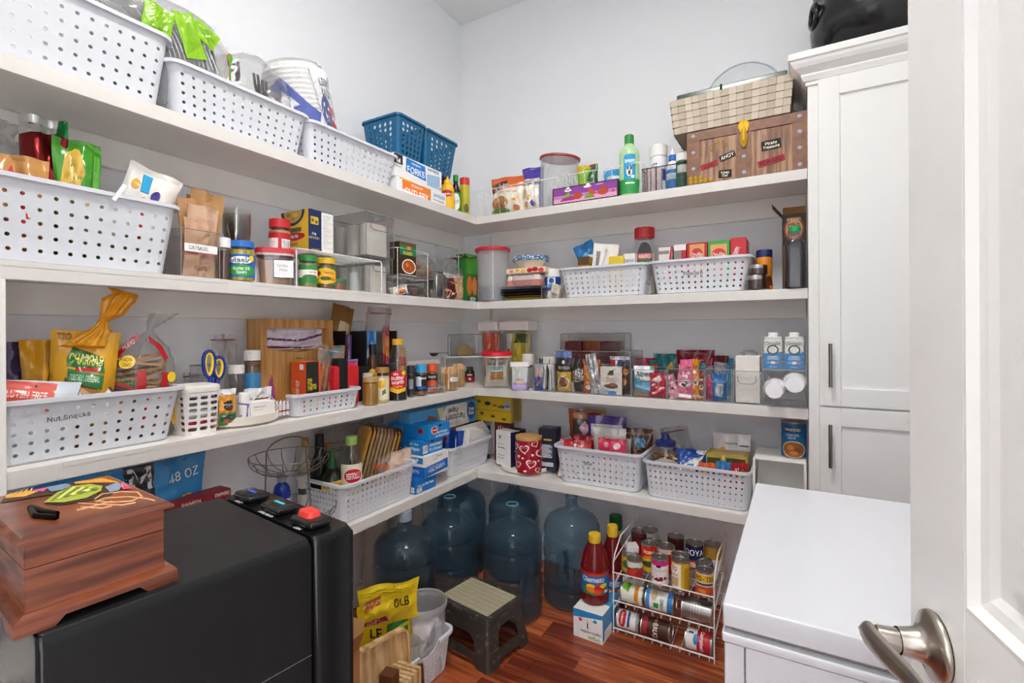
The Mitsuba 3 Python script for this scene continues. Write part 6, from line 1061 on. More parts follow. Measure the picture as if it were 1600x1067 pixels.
a = P(690, 556, x=.2); k = thing('measuring_scoop', 'dark grey metal scoop lying on the white container lid', 'scoop', M=tr(.15, a[1], a[2] - .004, 40)); part(k, None, lathe([(.004, 0), (.018, .006), (.024, .018), (.022, .018), (.016, .008), (.002, .003)], '#55575a', 24, 90) + box(.06, .008, .002, '#55575a', .0006, .016, .05, 0), 'metal')
# ---- right run of the third shelf
def popc(lab, pl, pr_, pt, Y, d, inner, items, top='#e2deda'):
    w, h, M = onB(pl, pr_, pt, S3, Y, d); k = thing('pop_container', lab, 'container', M=M)
    part(k, 'body', loft([(0, w * .9, d * .9, .012), (h * .86, w * .94, d * .94, .012)], '#fff', 4, True, False), 'clear'); part(k, 'lid', loft([(h * .845, w, d, .015), (h * .975, w, d, .015), (h * .985, w * .7, d * .7, .02), (h, w * .66, d * .66, .02)], top, 4), 'satin')
    pouch(k, w * .84, h * .80, d * .55, inner, items, M=tr(0, 0, .004), body='packet', seed=3, crinkle=1.3); return k
popc('tall clear container with white lid and an orange cookie packet in the corner', 744, 776, 501, -.17, .1, '#c9b0a0', [('r', 0, .62, 1, 1, '#d9532c'), ('e', .7, .5, .25, .1, '#8a98b5'), ('e', .4, .25, .2, .12, '#b5895e'), ('r', .1, .1, .6, .2, '#5a6a8a')])
popc('wide clear container with white lid and yellow tea packets', 778, 825, 500, -.17, .12, '#b5a23a', [('p', [(.05, 0), (.3, 0), (.3, .98), (.05, .98)], '#e4dfd8'), ('e', .18, .7, .08, .1, '#8a5030'), ('p', [(.35, .9), (.7, .3), (.8, .35), (.6, .9)], '#d9c62c'), ('p', [(.6, .2), (.95, .3), (.9, .6), (.7, .5)], '#e0d02e'), ('r', .4, .8, .9, .98, '#4a5a2c'), ('p', [(.4, 0), (.6, 0), (.5, .4)], '#3c4424')])
r, h, M = rnd(776, 46, 549, S3, Y=-.27); k = thing('rice_jar', 'clear jar with bright red lid holding a bag of brown rice strips', 'jar', M=M)
part(k, 'jar', lathe([(0, .001), (r, .003), (r, h * .9)], '#fff', 32, 200), 'clear'); part(k, 'lid', lathe([(r * .9, h * .88), (r * 1.06, h * .885), (r * 1.06, h * .96), (r * .96, h), (0, h)], '#d3182a', 36, 60), 'satin'); part(k, 'ring', lathe([(r * 1.02, h * .84), (r * 1.02, h * .885)], '#e6e2dc', 36), 'satin')
pouch(k, r * 1.62, h * .84, r * 1.1, '#e4dccb', [('t', 'ARROWHEAD', .5, .92, .05, '#4a4038', .8), ('t', 'BROWN RICE', .5, .76, .08, '#4a3a2c', .8), ('r', .2, .56, .8, .66, '#3a9aa8'), ('o', 'GLUTEN FREE', .5, .61, .05, '#e6f4f4', .5), ('r', .22, .26, .78, .52, '#9a6a3a')] + [('p', [(.24 + .06 * q, .26), (.28 + .06 * q, .26), (.30 + .06 * q, .52), (.26 + .06 * q, .52)], '#c08a4c') for q in range(8)], M=tr(0, 0, .004), body='rice_bag', seed=2)
r, h, M = rnd(812, 31, 566, S3, Y=-.30); k = thing('small_jar', 'small square clear jar with white lid and a purple packet', 'jar', M=M); part(k, 'jar', loft([(0, r * 1.8, r * 1.8, .008), (h * .88, r * 1.86, r * 1.86, .008)], '#fff', 4, True, False), 'clear'); part(k, 'lid', loft([(h * .87, r * 1.96, r * 1.96, .01), (h, r * 1.9, r * 1.9, .01)], '#e9e4e2', 4), 'satin'); part(k, 'packet', box(r * 1.6, r * 1.5, h * .18, '#7a3fa8', .002, .004), 'satin'); part(k, 'candy', box(r * .8, r * .6, h * .12, '#c9702c', .003, .004 + h * .185), 'satin')
r, h, M = rnd(825, 20, 553, S3, Y=-.2); k = thing('small_jar', 'low clear jar with cream lid behind the fork bin', 'jar', M=M); jar(k, r, h, '#ddd7ce', h * .3, '#a3a09c', lr=1.0)
w, h, M = onB(833, 865, 568, S3, -.315, .12); k = thing('fork_bin', 'clear bin packed with wrapped white and black plastic forks', 'bin', M=M); acryl(k, w, .12, h)
for j in range(12): kk = thing('plastic_fork', f'{("leftmost", "second", "third", "fourth", "fifth", "sixth", "seventh", "eighth", "ninth", "tenth", "eleventh", "rightmost")[j]} fork in the clear fork bin, a {("black", "white")[j % 3 > 0]} plastic one', 'fork', ('black forks in the clear bin', 'white forks in the clear bin')[j % 3 > 0], M @ tr((-.34 + .062 * j) * w, -.045 + .02 * (j % 5), .004 + .004 * (j % 3), 0, -3, 6 - j)); part(kk, None, fork_mesh(.155, '#e9e7e4' if j % 3 else '#1b1b1d'), 'gloss')
k = thing('cutlery_pack', 'orange and blue printed cutlery packet at the left in the fork bin', 'packet', M=M @ tr(-w * .25, -.052, .003, 0, 0, 0)); pouch(k, w * .4, h * .95, .008, '#b5b8c4', [('r', 0, 0, 1, .5, '#1f4a9a'), ('p', [(.2, .1), (.9, .4), (.8, .5), (.2, .2)], '#d9702a'), ('e', .5, .7, .35, .15, '#d9a08a')], seed=4)
# long clear bin of chocolate and drink packets
w, h, M = onB(866, 985, 549, S3, -.318, .2); k = thing('clear_bin', 'long clear bin packed with chocolate and drink packets on the third shelf', 'bin', M=M); acryl(k, w, .2, h)
def inb(name, lab, pl, pr_, pt, Y, d, col, its=(), **kw): return bag('B', name, lab, pl, pr_, pt, S3, Y, d, col, its, z0=.004, **kw)
inb('coffee_bag', 'yellow and black coffee bag at the left of the long clear bin', 867, 890, 548, -.30, .05, '#d9ac24', [('r', 0, .82, 1, 1, '#5a74b5'), ('r', 0, .48, 1, .82, '#1f1e1e'), ('t', 'BUSTELO', .5, .58, .06, '#e0d8c8', .8), ('e', .5, .72, .1, .05, '#e9e2d4'), ('e', .5, .22, .4, .17, '#e6d8b0'), ('e', .5, .22, .3, .12, '#8a4a24'), ('t', 'CAFE', .5, .33, .05, '#5a2a1a', .5)])
inb('chocolate_bag', 'dark chocolate bag with big white lettering running upwards', 889, 910, 560, -.295, .05, '#2a1c1a', [('t', "HERSHEY'S", .68, .5, .22, '#efe9e4', .86, -84), ('t', 'MILK CHOCOLATE', .34, .45, .11, '#cfc4bc', .8, -84), ('r', .05, 0, .3, .3, '#b5ada6')])
inb('caramel_bag', 'orange caramel candy bag in the long clear bin', 908, 934, 562, -.30, .06, '#c9681e', [('e', .5, .55, .34, .16, '#dd9a3a'), ('e', .4, .62, .16, .08, '#f0b85a'), ('e', .45, .17, .3, .08, '#efe2d4'), ('t', 'Caramel', .5, .31, .07, '#f7e9d4', .7), ('r', 0, .86, 1, 1, '#b55a20')], crinkle=1.3)
inb('silver_packet', 'crumpled silver packet leaning between the caramel bag and the grain drink box', 922, 940, 552, -.31, .03, '#c9cccf', [('p', [(.3, 0), (.6, 0), (.5, 1), (.3, 1)], '#eef0f1')], bsdf='foil', crinkle=2, roll=-10)
inb('brown_packet', 'brown and white snack stick packet in the long clear bin', 930, 944, 560, -.27, .03, '#5a3420', [('p', [(0, .7), (1, .9), (1, 1), (0, .9)], '#e9e2dc')], roll=-20)
k, w, h = ctn('B', 'drink_mix_box', 'white grain drink box with brown picture at the right of the long clear bin', 938, 972, 573, S3, -.312, .035, '#e2dcd2', z0=.004, fr=[('p', [(.32, .70), (.42, .86), (.62, .88), (.60, .70)], '#4a5230'), ('t', 'Pinol', .5, .58, .10, '#c08a5c', .52), ('r', .2, .48, .8, .5, '#8a8078'), ('e', .5, .30, .32, .08, '#6a4a34'), ('e', .6, .36, .18, .07, '#8f6a4c'), ('p', [(0, .3), (.55, .1), (.75, 0), (0, 0)], '#aab4c0'), ('e', .55, .07, .2, .07, '#3f8ac8')], ri=[('r', 0, 0, 1, 1, '#2a2220'), ('e', .5, .8, .3, .07, '#d9925a'), ('e', .5, .55, .3, .07, '#c97f48'), ('e', .5, .3, .3, .07, '#d9925a')])
inb('granola_bag', 'dark packet with orange fruit print beside the white grain drink box', 966, 984, 566, -.29, .04, '#3a2a24', [('e', .5, .7, .3, .1, '#d98a4a'), ('e', .4, .4, .3, .1, '#c97a3c')])
inb('blue_packet', 'white and blue packet at the back right of the long clear bin', 950, 982, 557, -.17, .05, '#e9e4e6', [('r', .4, .5, 1, .9, '#2a3f8f'), ('r', 0, .7, .3, .9, '#b5303c')])
w, h2, M = onB(877, 977, 521, S3, -.14, .1, z0=.0); k = thing('fruit_pouch_box', 'flat clear box of red fruit pouches propped at the back of the third shelf', 'box', M=tr(M[0, 3], -.10, SZ[2] + .13)); hh_ = P(925, 521, y=-.15)[2] - SZ[2] - .13
acryl(k, w, .1, hh_, lid=True, bsdf='smoke', edge='#8a7f7f')
for j in range(3): part(k, 'fruit_pouch', box(w * .27, .085, hh_ * .72, ('#6f1f22', '#8a3420', '#5c1820')[j], .006, .004, (-.31 + .29 * j) * w), 'gloss')
k = thing('wire_riser', 'white wire riser behind the long clear bin', 'shelf riser', M=tr(M[0, 3], -.10, SZ[2] + .0004)); wires(k, 'wire', [[[(-.5 + t / 16) * w, -.06, .1265], [(-.5 + t / 16) * w, .06, .1265]] for t in range(17)], .0014)
for s in (-1, 1): wires(k, 'leg', [[[s * w * .48, -.06, 0.001], [s * w * .48, -.06, .125], [s * w * .48, .06, .125], [s * w * .48, .06, 0.001]]], .0022)
# bins of bars
def abin(lab, pl, pr_, pt, Y=-.318, d=.2, zb=None, handle=True, i=S3, bs='acrylic'):
    w, h, M = onB(pl, pr_, pt, i, Y, d, zb=zb); k = thing('clear_bin', lab, 'bin', M=M); acryl(k, w, d, h, handle=handle, bsdf=bs, edge='#9da2a4'); return w, h, M
abin('clear bin with a white and blue muesli bag and a red bag', 987, 1041, 578)
inb('muesli_bag', 'white and blue muesli bag standing in a clear bin', 988, 1020, 572, -.312, .05, '#e8ecee', [('p', [(0, 0), (1, 0), (1, .5), (0, .62)], '#5aa6cf'), ('p', [(0, 0), (1, 0), (1, .12), (0, .2)], '#b58a5a'), ('e', .6, .58, .36, .10, '#2a6a4a'), ('e', .6, .60, .30, .09, '#eef2f2'), ('t', 'Alpen', .5, .74, .16, '#1d2c3c', .8), ('r', .8, .88, 1, 1, '#3a8a4a'), ('p', [(.1, .3), (.8, .2), (.8, .28), (.1, .4)], '#9fd0e6')], crinkle=.7)
inb('chocolate_bag', 'red and white foil candy bag in front of the white and blue muesli bag', 1012, 1040, 583, -.315, .05, '#c2122c', [('p', [(.2, .7), (.5, .9), (.8, .75), (.5, .6)], '#f0e9ea'), ('p', [(.15, .45), (.4, .52), (.35, .6), (.2, .55)], '#f0e9ea'), ('p', [(.55, .3), (.9, .4), (.85, .48), (.6, .4)], '#eadfe2'), ('p', [(.2, .12), (.5, .18), (.45, .26), (.2, .22)], '#eadfe2')], crinkle=1.4)
abin('clear bin of pink and orange snack bars on the third shelf', 1043, 1100, 577)
BARS = [(1046, 1062, 585, '#e2a0b0', 'pale pink bar packet at the left of the bar bin', -14), (1054, 1076, 570, '#e889a6', 'pink bar packet second in the bar bin', 6), (1062, 1082, 562, '#dd6f96', 'bright pink bar packet in the bar bin', 0), (1064, 1074, 590, '#d9862a', 'thin gold bar packet in the bar bin', 4), (1080, 1094, 561, '#e39a2c', 'tall orange bar packet in the bar bin', -3), (1090, 1100, 578, '#8a4a3a', 'brown bar packet at the right of the bar bin', 0), (1094, 1100, 585, '#2f6aa8', 'blue bar packet at the right edge of the bar bin', -6)]
for j, (a, b, pt, c, lab, rl) in enumerate(BARS): inb('snack_bar', lab, a, b, pt, -.314 + .006 * j, .02, c, [('e', .5, .66, .3, .05, '#f4ecea'), ('e', .5, .42, .36, .08, '#f0e4dc'), ('e', .5, .42, .2, .04, '#3a3230'), ('r', .1, .05, .9, .12, '#f0d8c0'), ('p', [(.1, .75), (.9, .8), (.9, .84), (.1, .8)], '#a85a3a')], roll=rl, crinkle=1.2, cat='snack bar')
a = P(1070, 618, y=-.319); k = thing('paper_tag', 'small white paper tag on the front of the bar bin', 'tag', M=tr(a[0], -.3205, a[2] - .008, 0, 0, 6)); part(k, None, box(.05, .0006, .014, '#f4f4f2', .0001), 'matte')
abin('clear bin with a blue candy bag beside the bar bin', 1102, 1143, 577)
inb('candy_bag', 'blue candy bag with grey label in its own clear bin', 1110, 1134, 584, -.30, .07, '#2a7cc0', [('p', [(.2, .2), (.7, .15), (.8, .6), (.3, .66)], '#c9ccd0'), ('p', [(.45, .25), (.65, .2), (.7, .5), (.5, .5)], '#8a8f96'), ('r', .1, .8, .9, .95, '#1f5a9a')], crinkle=1.3)
inb('candy_bag', 'pink round candy pack behind the blue candy bag', 1104, 1118, 590, -.27, .04, '#c9486a')
abin('clear bin of white paper napkins beside the carton bin', 1146, 1188, 580)
k, w, h = ctn('B', 'napkin_stack', 'tall stack of white napkins standing in a clear bin', 1149, 1187, 557, S3, -.30, .16, '#e6e1da', z0=.004, cat='napkins', bsdf='matte'); 
w, h, M = onB(1152, 1184, 547, S3, -.26, .12); k = thing('napkin_wrap', 'torn plastic wrap on top of the napkin stack', 'wrap', M=M); film(k, [(h * .8, w * .5, .07), (h * .95, w * .46, .06), (h, w * .2, .03)], seed=3, wr=.015)
wl, hl, Ml = abin('lower clear bin holding two white cups at the cabinet end of the third shelf', 1191, 1260, 579)
zb4 = SZ[2] + hl + .0022
abin('upper clear bin of two nutrition shake cartons by the cabinet', 1190, 1260, 528, zb=zb4, handle=False)
for px, pz, lab in ((1211, 607, 'white plastic cup lying on its side at the left in the lower bin'), (1242, 598, 'white plastic cup lying on its side at the right in the lower bin')):
    q = P(px, pz, y=-.31); rr = 16.5 / FPX * 1.85; k = thing('white_cup', lab, 'cup', M=tr(q[0], -.305, max(q[2], SZ[2] + rr + .004), 0, -90))
    part(k, None, lathe([(rr * .78, -.0), (rr * 1.0, .0), (rr * 1.02, -.004), (rr * .95, -.006), (rr * .72, -.085), (0, -.085), (0, -.08), (rr * .66, -.08), (rr * .86, -.006)], '#e9e8ea', 36, 60), 'gloss', M=tr(0, 0, 0, 0, 180) if False else np.eye(4))
for pl_, pr2, lab in ((1193, 1222, 'left'), (1226, 1256, 'right')):
    w, h, M = onB(pl_, pr2, 526, S3, -.305, .06, zb=zb4 + .003); k = thing('shake_carton', f'{lab} of two blue and white nutrition shake cartons with white screw cap', 'carton', 'nutrition shake cartons in the upper clear bin', M)
    labels[k]['label'] = f'{lab} of two blue and white nutrition shake cartons by the cabinet'; del labels[k]['group']
    part(k, 'carton', loft([(0, w, .06, .004), (h * .86, w, .06, .004), (h, w * .92, .05, .006)], '#e9e7e2', 3), 'satin'); part(k, 'cap', cyl(w * .27, h * .13, '#f2f1ef', h + .0005, 20), 'satin')
    part(k, 'printing', prt([('p', [(0, 0), (1, 0), (1, .62), (.75, .58), (0, .55)], '#2f86c8'), ('t', 'Orgain', .5, .90, .12, '#6f7a5a', .9), ('e', .5, .68, .32, .17, '#2f4a2c'), ('e', .5, .68, .24, .125, '#f0efe8'), ('t', 'organic', .5, .44, .07, '#eef4fa', .7), ('t', 'nutrition', .5, .36, .07, '#eef4fa', .8), ('e', .26, .22, .1, .05, '#6fb0dc'), ('e', .5, .22, .14, .06, '#f4ecd8'), ('e', .76, .22, .1, .05, '#e06a8a'), ('r', .3, .06, .7, .09, '#a8cfe8')], front(w, .06, h * .87), w / (h * .87)), 'satin', False)
# red bags behind the bins
for a, b, pt, c, its, lab in ((990, 1040, 560, '#b01a38', [('p', [(.4, .8), (.9, .9), (.95, 1), (.5, 1)], '#1e7a78')], 'red candy bag behind the muesli bin'), (1018, 1055, 553, '#1d6f72', [('p', [(.5, .5), (.9, .6), (.8, .8)], '#e6b62c')], 'teal candy bag behind the bar bin'), (1055, 1115, 547, '#7d1528', [('p', [(.4, .7), (.7, .8), (.6, .6)], '#d9a22c'), ('e', .7, .62, .1, .09, '#2a94b8')], 'dark red gift bag behind the bar bin'), (1092, 1112, 560, '#c22a5a', [], 'magenta candy bag behind the blue candy bin'), (1113, 1137, 556, '#6a1a2c', [('p', [(0, 0), (1, 0), (1, .8), (0, .85)], '#b9babf')], 'silver bag with dark red top behind the blue candy bin'), (1134, 1145, 560, '#2f9ac8', [], 'light blue packet behind the napkin stack')):
    bag('B', 'candy_bag', lab, a, b, pt, S3, -.10, .06, c, its, crinkle=1.5)
# ================================================================ lowest shelves
S4 = 3
Z4 = SZ[3]
def bagAt(name, lab, x, y, z, w, h, d, col, its=(), rz=90, tilt=0, roll=0, cat='bag', **kw):
    k = thing(name, lab, cat, M=tr(x, y, z, rz, tilt, roll)); pouch(k, w, h, d, col, its, seed=RN.randrange(99), **kw); return k
bagAt('walnut_bag', 'large blue nut bag with black M emblem and 48 OZ print behind the wooden box', .15, -1.80, Z4 + .001, .42, .345, .09, '#1f86c6', [('r', .46, .70, .64, 1, '#17181b'), ('p', [(.48, .8), (.48, .98), (.51, .98), (.55, .90), (.59, .98), (.62, .98), (.62, .8), (.59, .8), (.59, .92), (.55, .85), (.51, .92), (.51, .8)], '#e9ecee'), ('o', "Member's", .55, .74, .04, '#e9ecee', .15), ('t', '48 OZ', .84, .84, .075, '#dbe9f2', .22, 6), ('t', 'SHELLED', .76, .62, .075, '#d9a93a', .3, 5), ('t', 'WALNUTS', .78, .50, .075, '#d9e6ee', .3, 5), ('p', [(.0, .0), (1, 0), (1, .4), (0, .5)], '#1a74b0')], crinkle=1.2)
k, w, h = ctn('L', 'noodle_box', 'dark red box with yellow Chinese Style lettering behind the water dispenser', 262, 361, 776, S4, .215, .06, '#8c1f28', fr=[('t', 'RAMEN', .35, .94, .05, '#e9c9b8', .4), ('t', 'EMPIRE', .85, .95, .045, '#eadfd8', .24), ('t', 'Chinese Style', .40, .86, .05, '#e8c22a', .5), ('e', .8, .78, .1, .07, '#d9c02c'), ('e', .95, .78, .06, .09, '#1f2a6a'), ('r', 0, .5, 1, .7, '#6b1820')])
r, h, M = rnd(440, 28, 742, S4, X=.11); k = thing('blue_bottle', 'cobalt blue bottle with grey cap and white label behind the wire fruit basket', 'bottle', M=M); bottle(k, [(0, 0), (r, .003), (r, h * .66), (r * .85, h * .78), (r * .4, h * .86), (r * .4, h * .9)], '#16329a', 'gloss', (h * .87, r * .5, h), '#8d9094'); wrap(k, r * 1.01, h * .05, h * .56, [('r', 0, 0, 1, 1, '#e9e8ea'), ('t', 'AQ', .7, .62, .25, '#2a5a8a', .3), ('r', .8, .0, 1, .4, '#3a7ab0')], (-85, 85))
# two-tier wire fruit basket
k = thing('fruit_basket', 'two-tier bronze wire fruit basket with arched handle behind the dispenser buttons', 'basket', M=tr(.18, -1.315, 0))
zr, R = P(450, 712, x=.18)[2] - .0, .135
def bowl(zt, R, r0, dep, n=16): return [arc(0, 0, zt, R, 0, 360, 41), arc(0, 0, zt - dep, r0, 0, 360, 25)] + [[[ (r0 + (R - r0) * math.sin(t * math.pi / 2)) * math.cos(a), (r0 + (R - r0) * math.sin(t * math.pi / 2)) * math.sin(a), zt - dep + dep * (1 - math.cos(t * math.pi / 2))] for t in np.linspace(0, 1, 9)] for a in np.arange(n) * 2 * math.pi / n]
wires(k, 'upper_bowl', bowl(zr, R, .03, .065), .0016, 'steel_wire'); wires(k, 'lower_bowl', bowl(Z4 + .085, .16, .05, .07, 18), .0016, 'steel_wire')
hz2 = P(440, 686, x=.18)[2]
pts = [[-.01, -.095, Z4 + .04], [-.01, -.085, zr + .0]] + [[-.01, -.085 * math.cos(t), zr + .02 + (hz2 - zr - .02) * math.sin(t)] for t in np.linspace(0.05, math.pi - .05, 15)] + [[-.01, .075, zr], [.0, .09, Z4 + .04]]
wires(k, 'frame', [pts], .0026, 'steel_wire', n=8); wires(k, 'foot', [arc(0, 0, Z4 + .0025, .06, 0, 360, 30)], .0022, 'steel_wire')
# basket of bottles and bread
kJ, wJ, dJ, hJ, MJ = bsk('L', 'white square-holed basket of oil bottles and bread on the lowest left shelf', 536, 657, 741, S4, .33, .30, 16, 6, 11, kind='sq', r=.0048, grade=.55, notch='slot', mar=(.06, .12, .14), tap=.94, rad=.03)
def jb(px, pw, pt, X, z0=.005): return rnd(px, pw, pt, S4, X=X, z0=z0)
r, h, M = jb(477, 24, 684, .075); k = thing('wine_bottle', 'pale bottle with gold cap and cream neck at the back of the bottle basket', 'bottle', M=M); bottle(k, [(0, 0), (r, .003), (r, h * .62), (r * .5, h * .76), (r * .45, h * .9)], '#b5b2a4', 'gloss', (h * .88, r * .52, h), '#b08a4a'); wrap(k, r * 1.01, h * .1, h * .5, [('r', 0, 0, 1, 1, '#d9d4c8'), ('r', .2, .4, .8, .6, '#4a4a4a')])
r, h, M = jb(499, 31, 678, .115); k = thing('oil_bottle', 'tall dark green oil bottle with black neck in the bottle basket', 'bottle', M=M); bottle(k, [(0, 0), (r, .003), (r, h * .60), (r * .46, h * .76), (r * .42, h * .84)], '#161c10', 'gloss', (h * .80, r * .46, h), '#121314')
r, h, M = jb(513, 22, 692, .085); k = thing('wine_bottle', 'dark bottle with gold cap half hidden behind the black-necked bottle', 'bottle', M=M); bottle(k, [(0, 0), (r, .003), (r, h * .62), (r * .5, h * .78), (r * .45, h * .9)], '#20261a', 'gloss', (h * .88, r * .5, h), '#8d6a34')
r, h, M = jb(519, 40, 702, .185); k = thing('oil_bottle', 'rounded green oil bottle with a pointed green spout and yellow label', 'bottle', M=M); bottle(k, [(0, 0), (r, .004), (r, h * .48), (r * .9, h * .58), (r * .5, h * .68), (r * .34, h * .72)], '#16200f', 'gloss'); part(k, 'spout', lathe([(r * .36, h * .71), (r * .36, h * .82), (r * .2, h * .86), (r * .12, h), (0, h)], '#1f5a30', 20, 60), 'satin')
wrap(k, r * 1.01, h * .22, h * .58, [('r', .12, 0, .88, .55, '#174f2a'), ('p', [(.1, .5), (.9, .6), (.9, .95), (.1, .85)], '#d9c05a'), ('t', 'POMPEIAN', .5, .72, .2, '#b5431f', .62, 3), ('o', 'EXTRA VIRGIN', .5, .25, .13, '#cfe0c4', .5)], (-70, 70))
r, h, M = jb(549, 33, 681, .245); k = thing('oil_bottle', 'clear oil bottle with pale green cap and red oval on a cream label', 'bottle', M=M); bottle(k, [(0, 0), (r, .004), (r, h * .67), (r * .9, h * .75), (r * .55, h * .86), (r * .5, h * .90)], '#fff', 'smoke', (h * .89, r * .56, h), '#a5cc6a'); part(k, 'oil', lathe([(0, .003), (r * .95, .004), (r * .95, h * .5), (0, h * .505)], '#8a8050', 24, 60), 'gloss')
wrap(k, r * 1.01, h * .22, h * .66, [('r', 0, 0, 1, 1, '#e9e2cc'), ('e', .56, .66, .34, .2, '#c4202e'), ('t', 'BERTOLLI', .56, .66, .17, '#fff', .5, 4), ('p', [(.4, .1), (.9, .4), (.95, .1)], '#9cc05a'), ('t', '100%', .3, .2, .14, '#2a2a2a', .3)], (-75, 75))
# bread loaf: slices in a clear bag
w, h, M = onL(556, 604, 664, S4, .20, .11, z0=.006); k = thing('bread_loaf', 'bag of sliced bread with dark crusts standing in the bottle basket', 'bread', M=M @ tr(0, 0, 0, -12, 0, 16))
for j in range(9):
    x = (j / 8 - .5) * w * .86; c = '#d9ac5c' if j % 2 else '#c99646'
    part(k, 'slice', loft([(0, .075, w * .10, .008), (h * .62, .088, w * .10, .012), (h * .86, .10, w * .10, .03), (h * .93, .07, w * .09, .03)], c, 5).xf(tr(x, -.012, .004, 90)), 'matte'); part(k, 'crust', loft([(0, .082, w * .012, .005), (h * .63, .095, w * .012, .005), (h * .9, .106, w * .012, .005), (h * .965, .07, w * .012, .005)], '#5a3216', 3).xf(tr(x + w * .052, -.012, .003, 90)), 'matte')
film(k, [(.001, w * .54, .065), (h * .5, w * .56, .07), (h * .95, w * .5, .07), (h * 1.0, w * .3, .04)], seed=31, wr=.008)
part(k, 'label', prt([('t', 'BREAD', .5, .68, .16, '#c4521c', .6), ('r', .2, .1, .8, .4, '#b57a2a'), ('t', 'Thins', .5, .25, .14, '#e6d29a', .3)], plane_map([-w * .4, -.082, h * .18], [w * .8, 0, 0], [0, .004, h * .4]), 1), 'satin', False)
w, h, M = onL(505, 606, 662, S4, .07, .05, z0=.004); k = thing('snack_bag', 'large clear bag with black print standing behind the bread', 'bag', M=M); pouch(k, w, h, .05, '#8f8c86', [('o', 'Nutrition Facts', .18, .78, .035, '#222', .3), ('o', '2,000 calories', .18, .7, .03, '#333', .3), ('r', .06, .66, .3, .67, '#333'), ('p', [(.7, .5), (.95, .6), (.9, .9), (.75, .85)], '#8a7a3a'), ('e', .85, .6, .08, .06, '#c9b05a'), ('e', .92, .75, .06, .06, '#6a6a3a')], crinkle=1.4)
w, h, M = onL(604, 650, 688, S4, .19, .10, z0=.03); k = thing('bun_bag', 'bag of brown topped buns at the right of the bottle basket', 'bread', M=M)
for j in range(2): part(k, 'bun', G(*sack([(0, .001, .001), (.004, w * .26, .045), (h * .28, w * .29, .05), (h * .55, w * .25, .045), (h * .7, w * .1, .02), (h * .72, .001, .001)], n=22), '#8a5226').xf(tr((j - .5) * w * .46, .0, .05 * j, 0, 0, 16)), 'satin'); part(k, 'bun_base', loft([(-.012, w * .5, .09, .02), (.004, w * .52, .092, .02)], '#e0bd8a', 5).xf(tr((j - .5) * w * .46, 0, .05 * j, 0, 0, 16)), 'matte')
film(k, [(-.015, w * .55, .06), (h * .4, w * .6, .065), (h * .8, w * .5, .05), (h, w * .12, .02, w * .2, 0), (h * 1.25, w * .22, .03, w * .26, 0)], seed=14, wr=.012, ripple=.08)
bag('L', 'roll_bag', 'pink and white roll bag with wire tie at the right of the bottle basket', 602, 648, 706, S4, .26, .07, '#d9b8a0', [('p', [(.4, .3), (.9, .35), (.9, .6), (.5, .6)], '#efe9ea'), ('p', [(.38, .28), (.42, .28), (.52, .62), (.48, .62)], '#b5303c'), ('p', [(.1, .5), (.3, .9), (.36, .88), (.16, .46)], '#c9a07a')], crinkle=1.6, z0=.02)
# wrapping boxes: ends towards the room
def wbox(name, lab, pl, pr_, pt, X, d, col, z, fr, le, h):
    w, _, M = onL(pl, pr_, pt, S4, X, d, zb=z); k = thing(name, lab, 'box', M=M); carton(k, w, d, h, col, fr=fr, le=le, to=[('r', .1, .1, .9, .9, col)]); return z + h + .0006
B1, WH = '#1d7ec6', '#e9eaec'
z = Z4 + .0004
BL = [('wax_paper_box', 'bottom blue wax paper box of the stack on the lowest left shelf', 649, 681, .060, .315, '#1c6fb8', [('t', 'Pop-up Wax Paper', .5, .55, .2, '#dfeaf2', .8), ('b', .05, .1, .3, .4)], [('b', .75, .1, .97, .5), ('r', 0, .7, 1, 1, '#1b64a8')]),
      ('foil_box', 'white and blue box of foil sheets with open flap in the box stack', 664, 700, .098, .325, '#eceae6', [('p', [(0, .0), (1, .15), (1, .62), (0, .48)], '#1b6cc0'), ('t', 'FOIL SHEETS', .5, .30, .14, '#f4f6f8', .8, 5), ('o', 'All-Purpose Pop-Up', .5, .45, .08, '#cfe0f0', .8, 5), ('o', 'contents', .4, .74, .08, '#8a8580', .5), ('t', '12 x 10', .6, .86, .09, '#5a6a7a', .4)], [('r', 0, 0, 1, .48, '#1b6cc0'), ('r', .5, .62, .95, .9, '#2f7ec0'), ('t', 'WRAP', .72, .76, .16, '#fff', .36), ('t', 'SHEETS', .72, .24, .14, '#e9f2fa', .4)]),
      ('wax_paper_box', 'middle blue wax paper box of the stack with a barcode', 660, 692, .062, .31, '#1f80c8', [('b', .02, .15, .24, .7), ('t', 'Interfolded', .62, .62, .2, '#e6f0f8', .6), ('t', 'Dry Waxed', .62, .3, .2, '#e6f0f8', .6), ('e', .45, .95, .06, .1, '#14202c')], [('t', '15-Xtra', .8, .8, .16, '#dce9f4', .3), ('t', 'Wax Paper', .75, .45, .22, '#e6f0f8', .44)]),
      ('wax_paper_box', 'top blue wax paper box of the stack with red round badges', 670, 703, .066, .32, '#1a86d0', [('e', .26, .66, .15, .28, '#e9e6e4'), ('e', .26, .66, .12, .23, '#c9302c'), ('r', .16, .62, .36, .7, '#e9e6e4'), ('t', 'Interfolded', .62, .45, .17, '#f0f5fa', .5), ('t', 'Dry Waxed Paper', .62, .2, .17, '#f0f5fa', .66), ('e', .52, .9, .06, .09, '#14202c')], [('e', .8, .6, .07, .2, '#c9302c'), ('e', .8, .6, .05, .14, '#7a2a2a'), ('o', 'Interfolded', .25, .75, .14, '#9cc6e6', .3), ('o', 'Dry Waxed', .25, .5, .14, '#9cc6e6', .3)])]
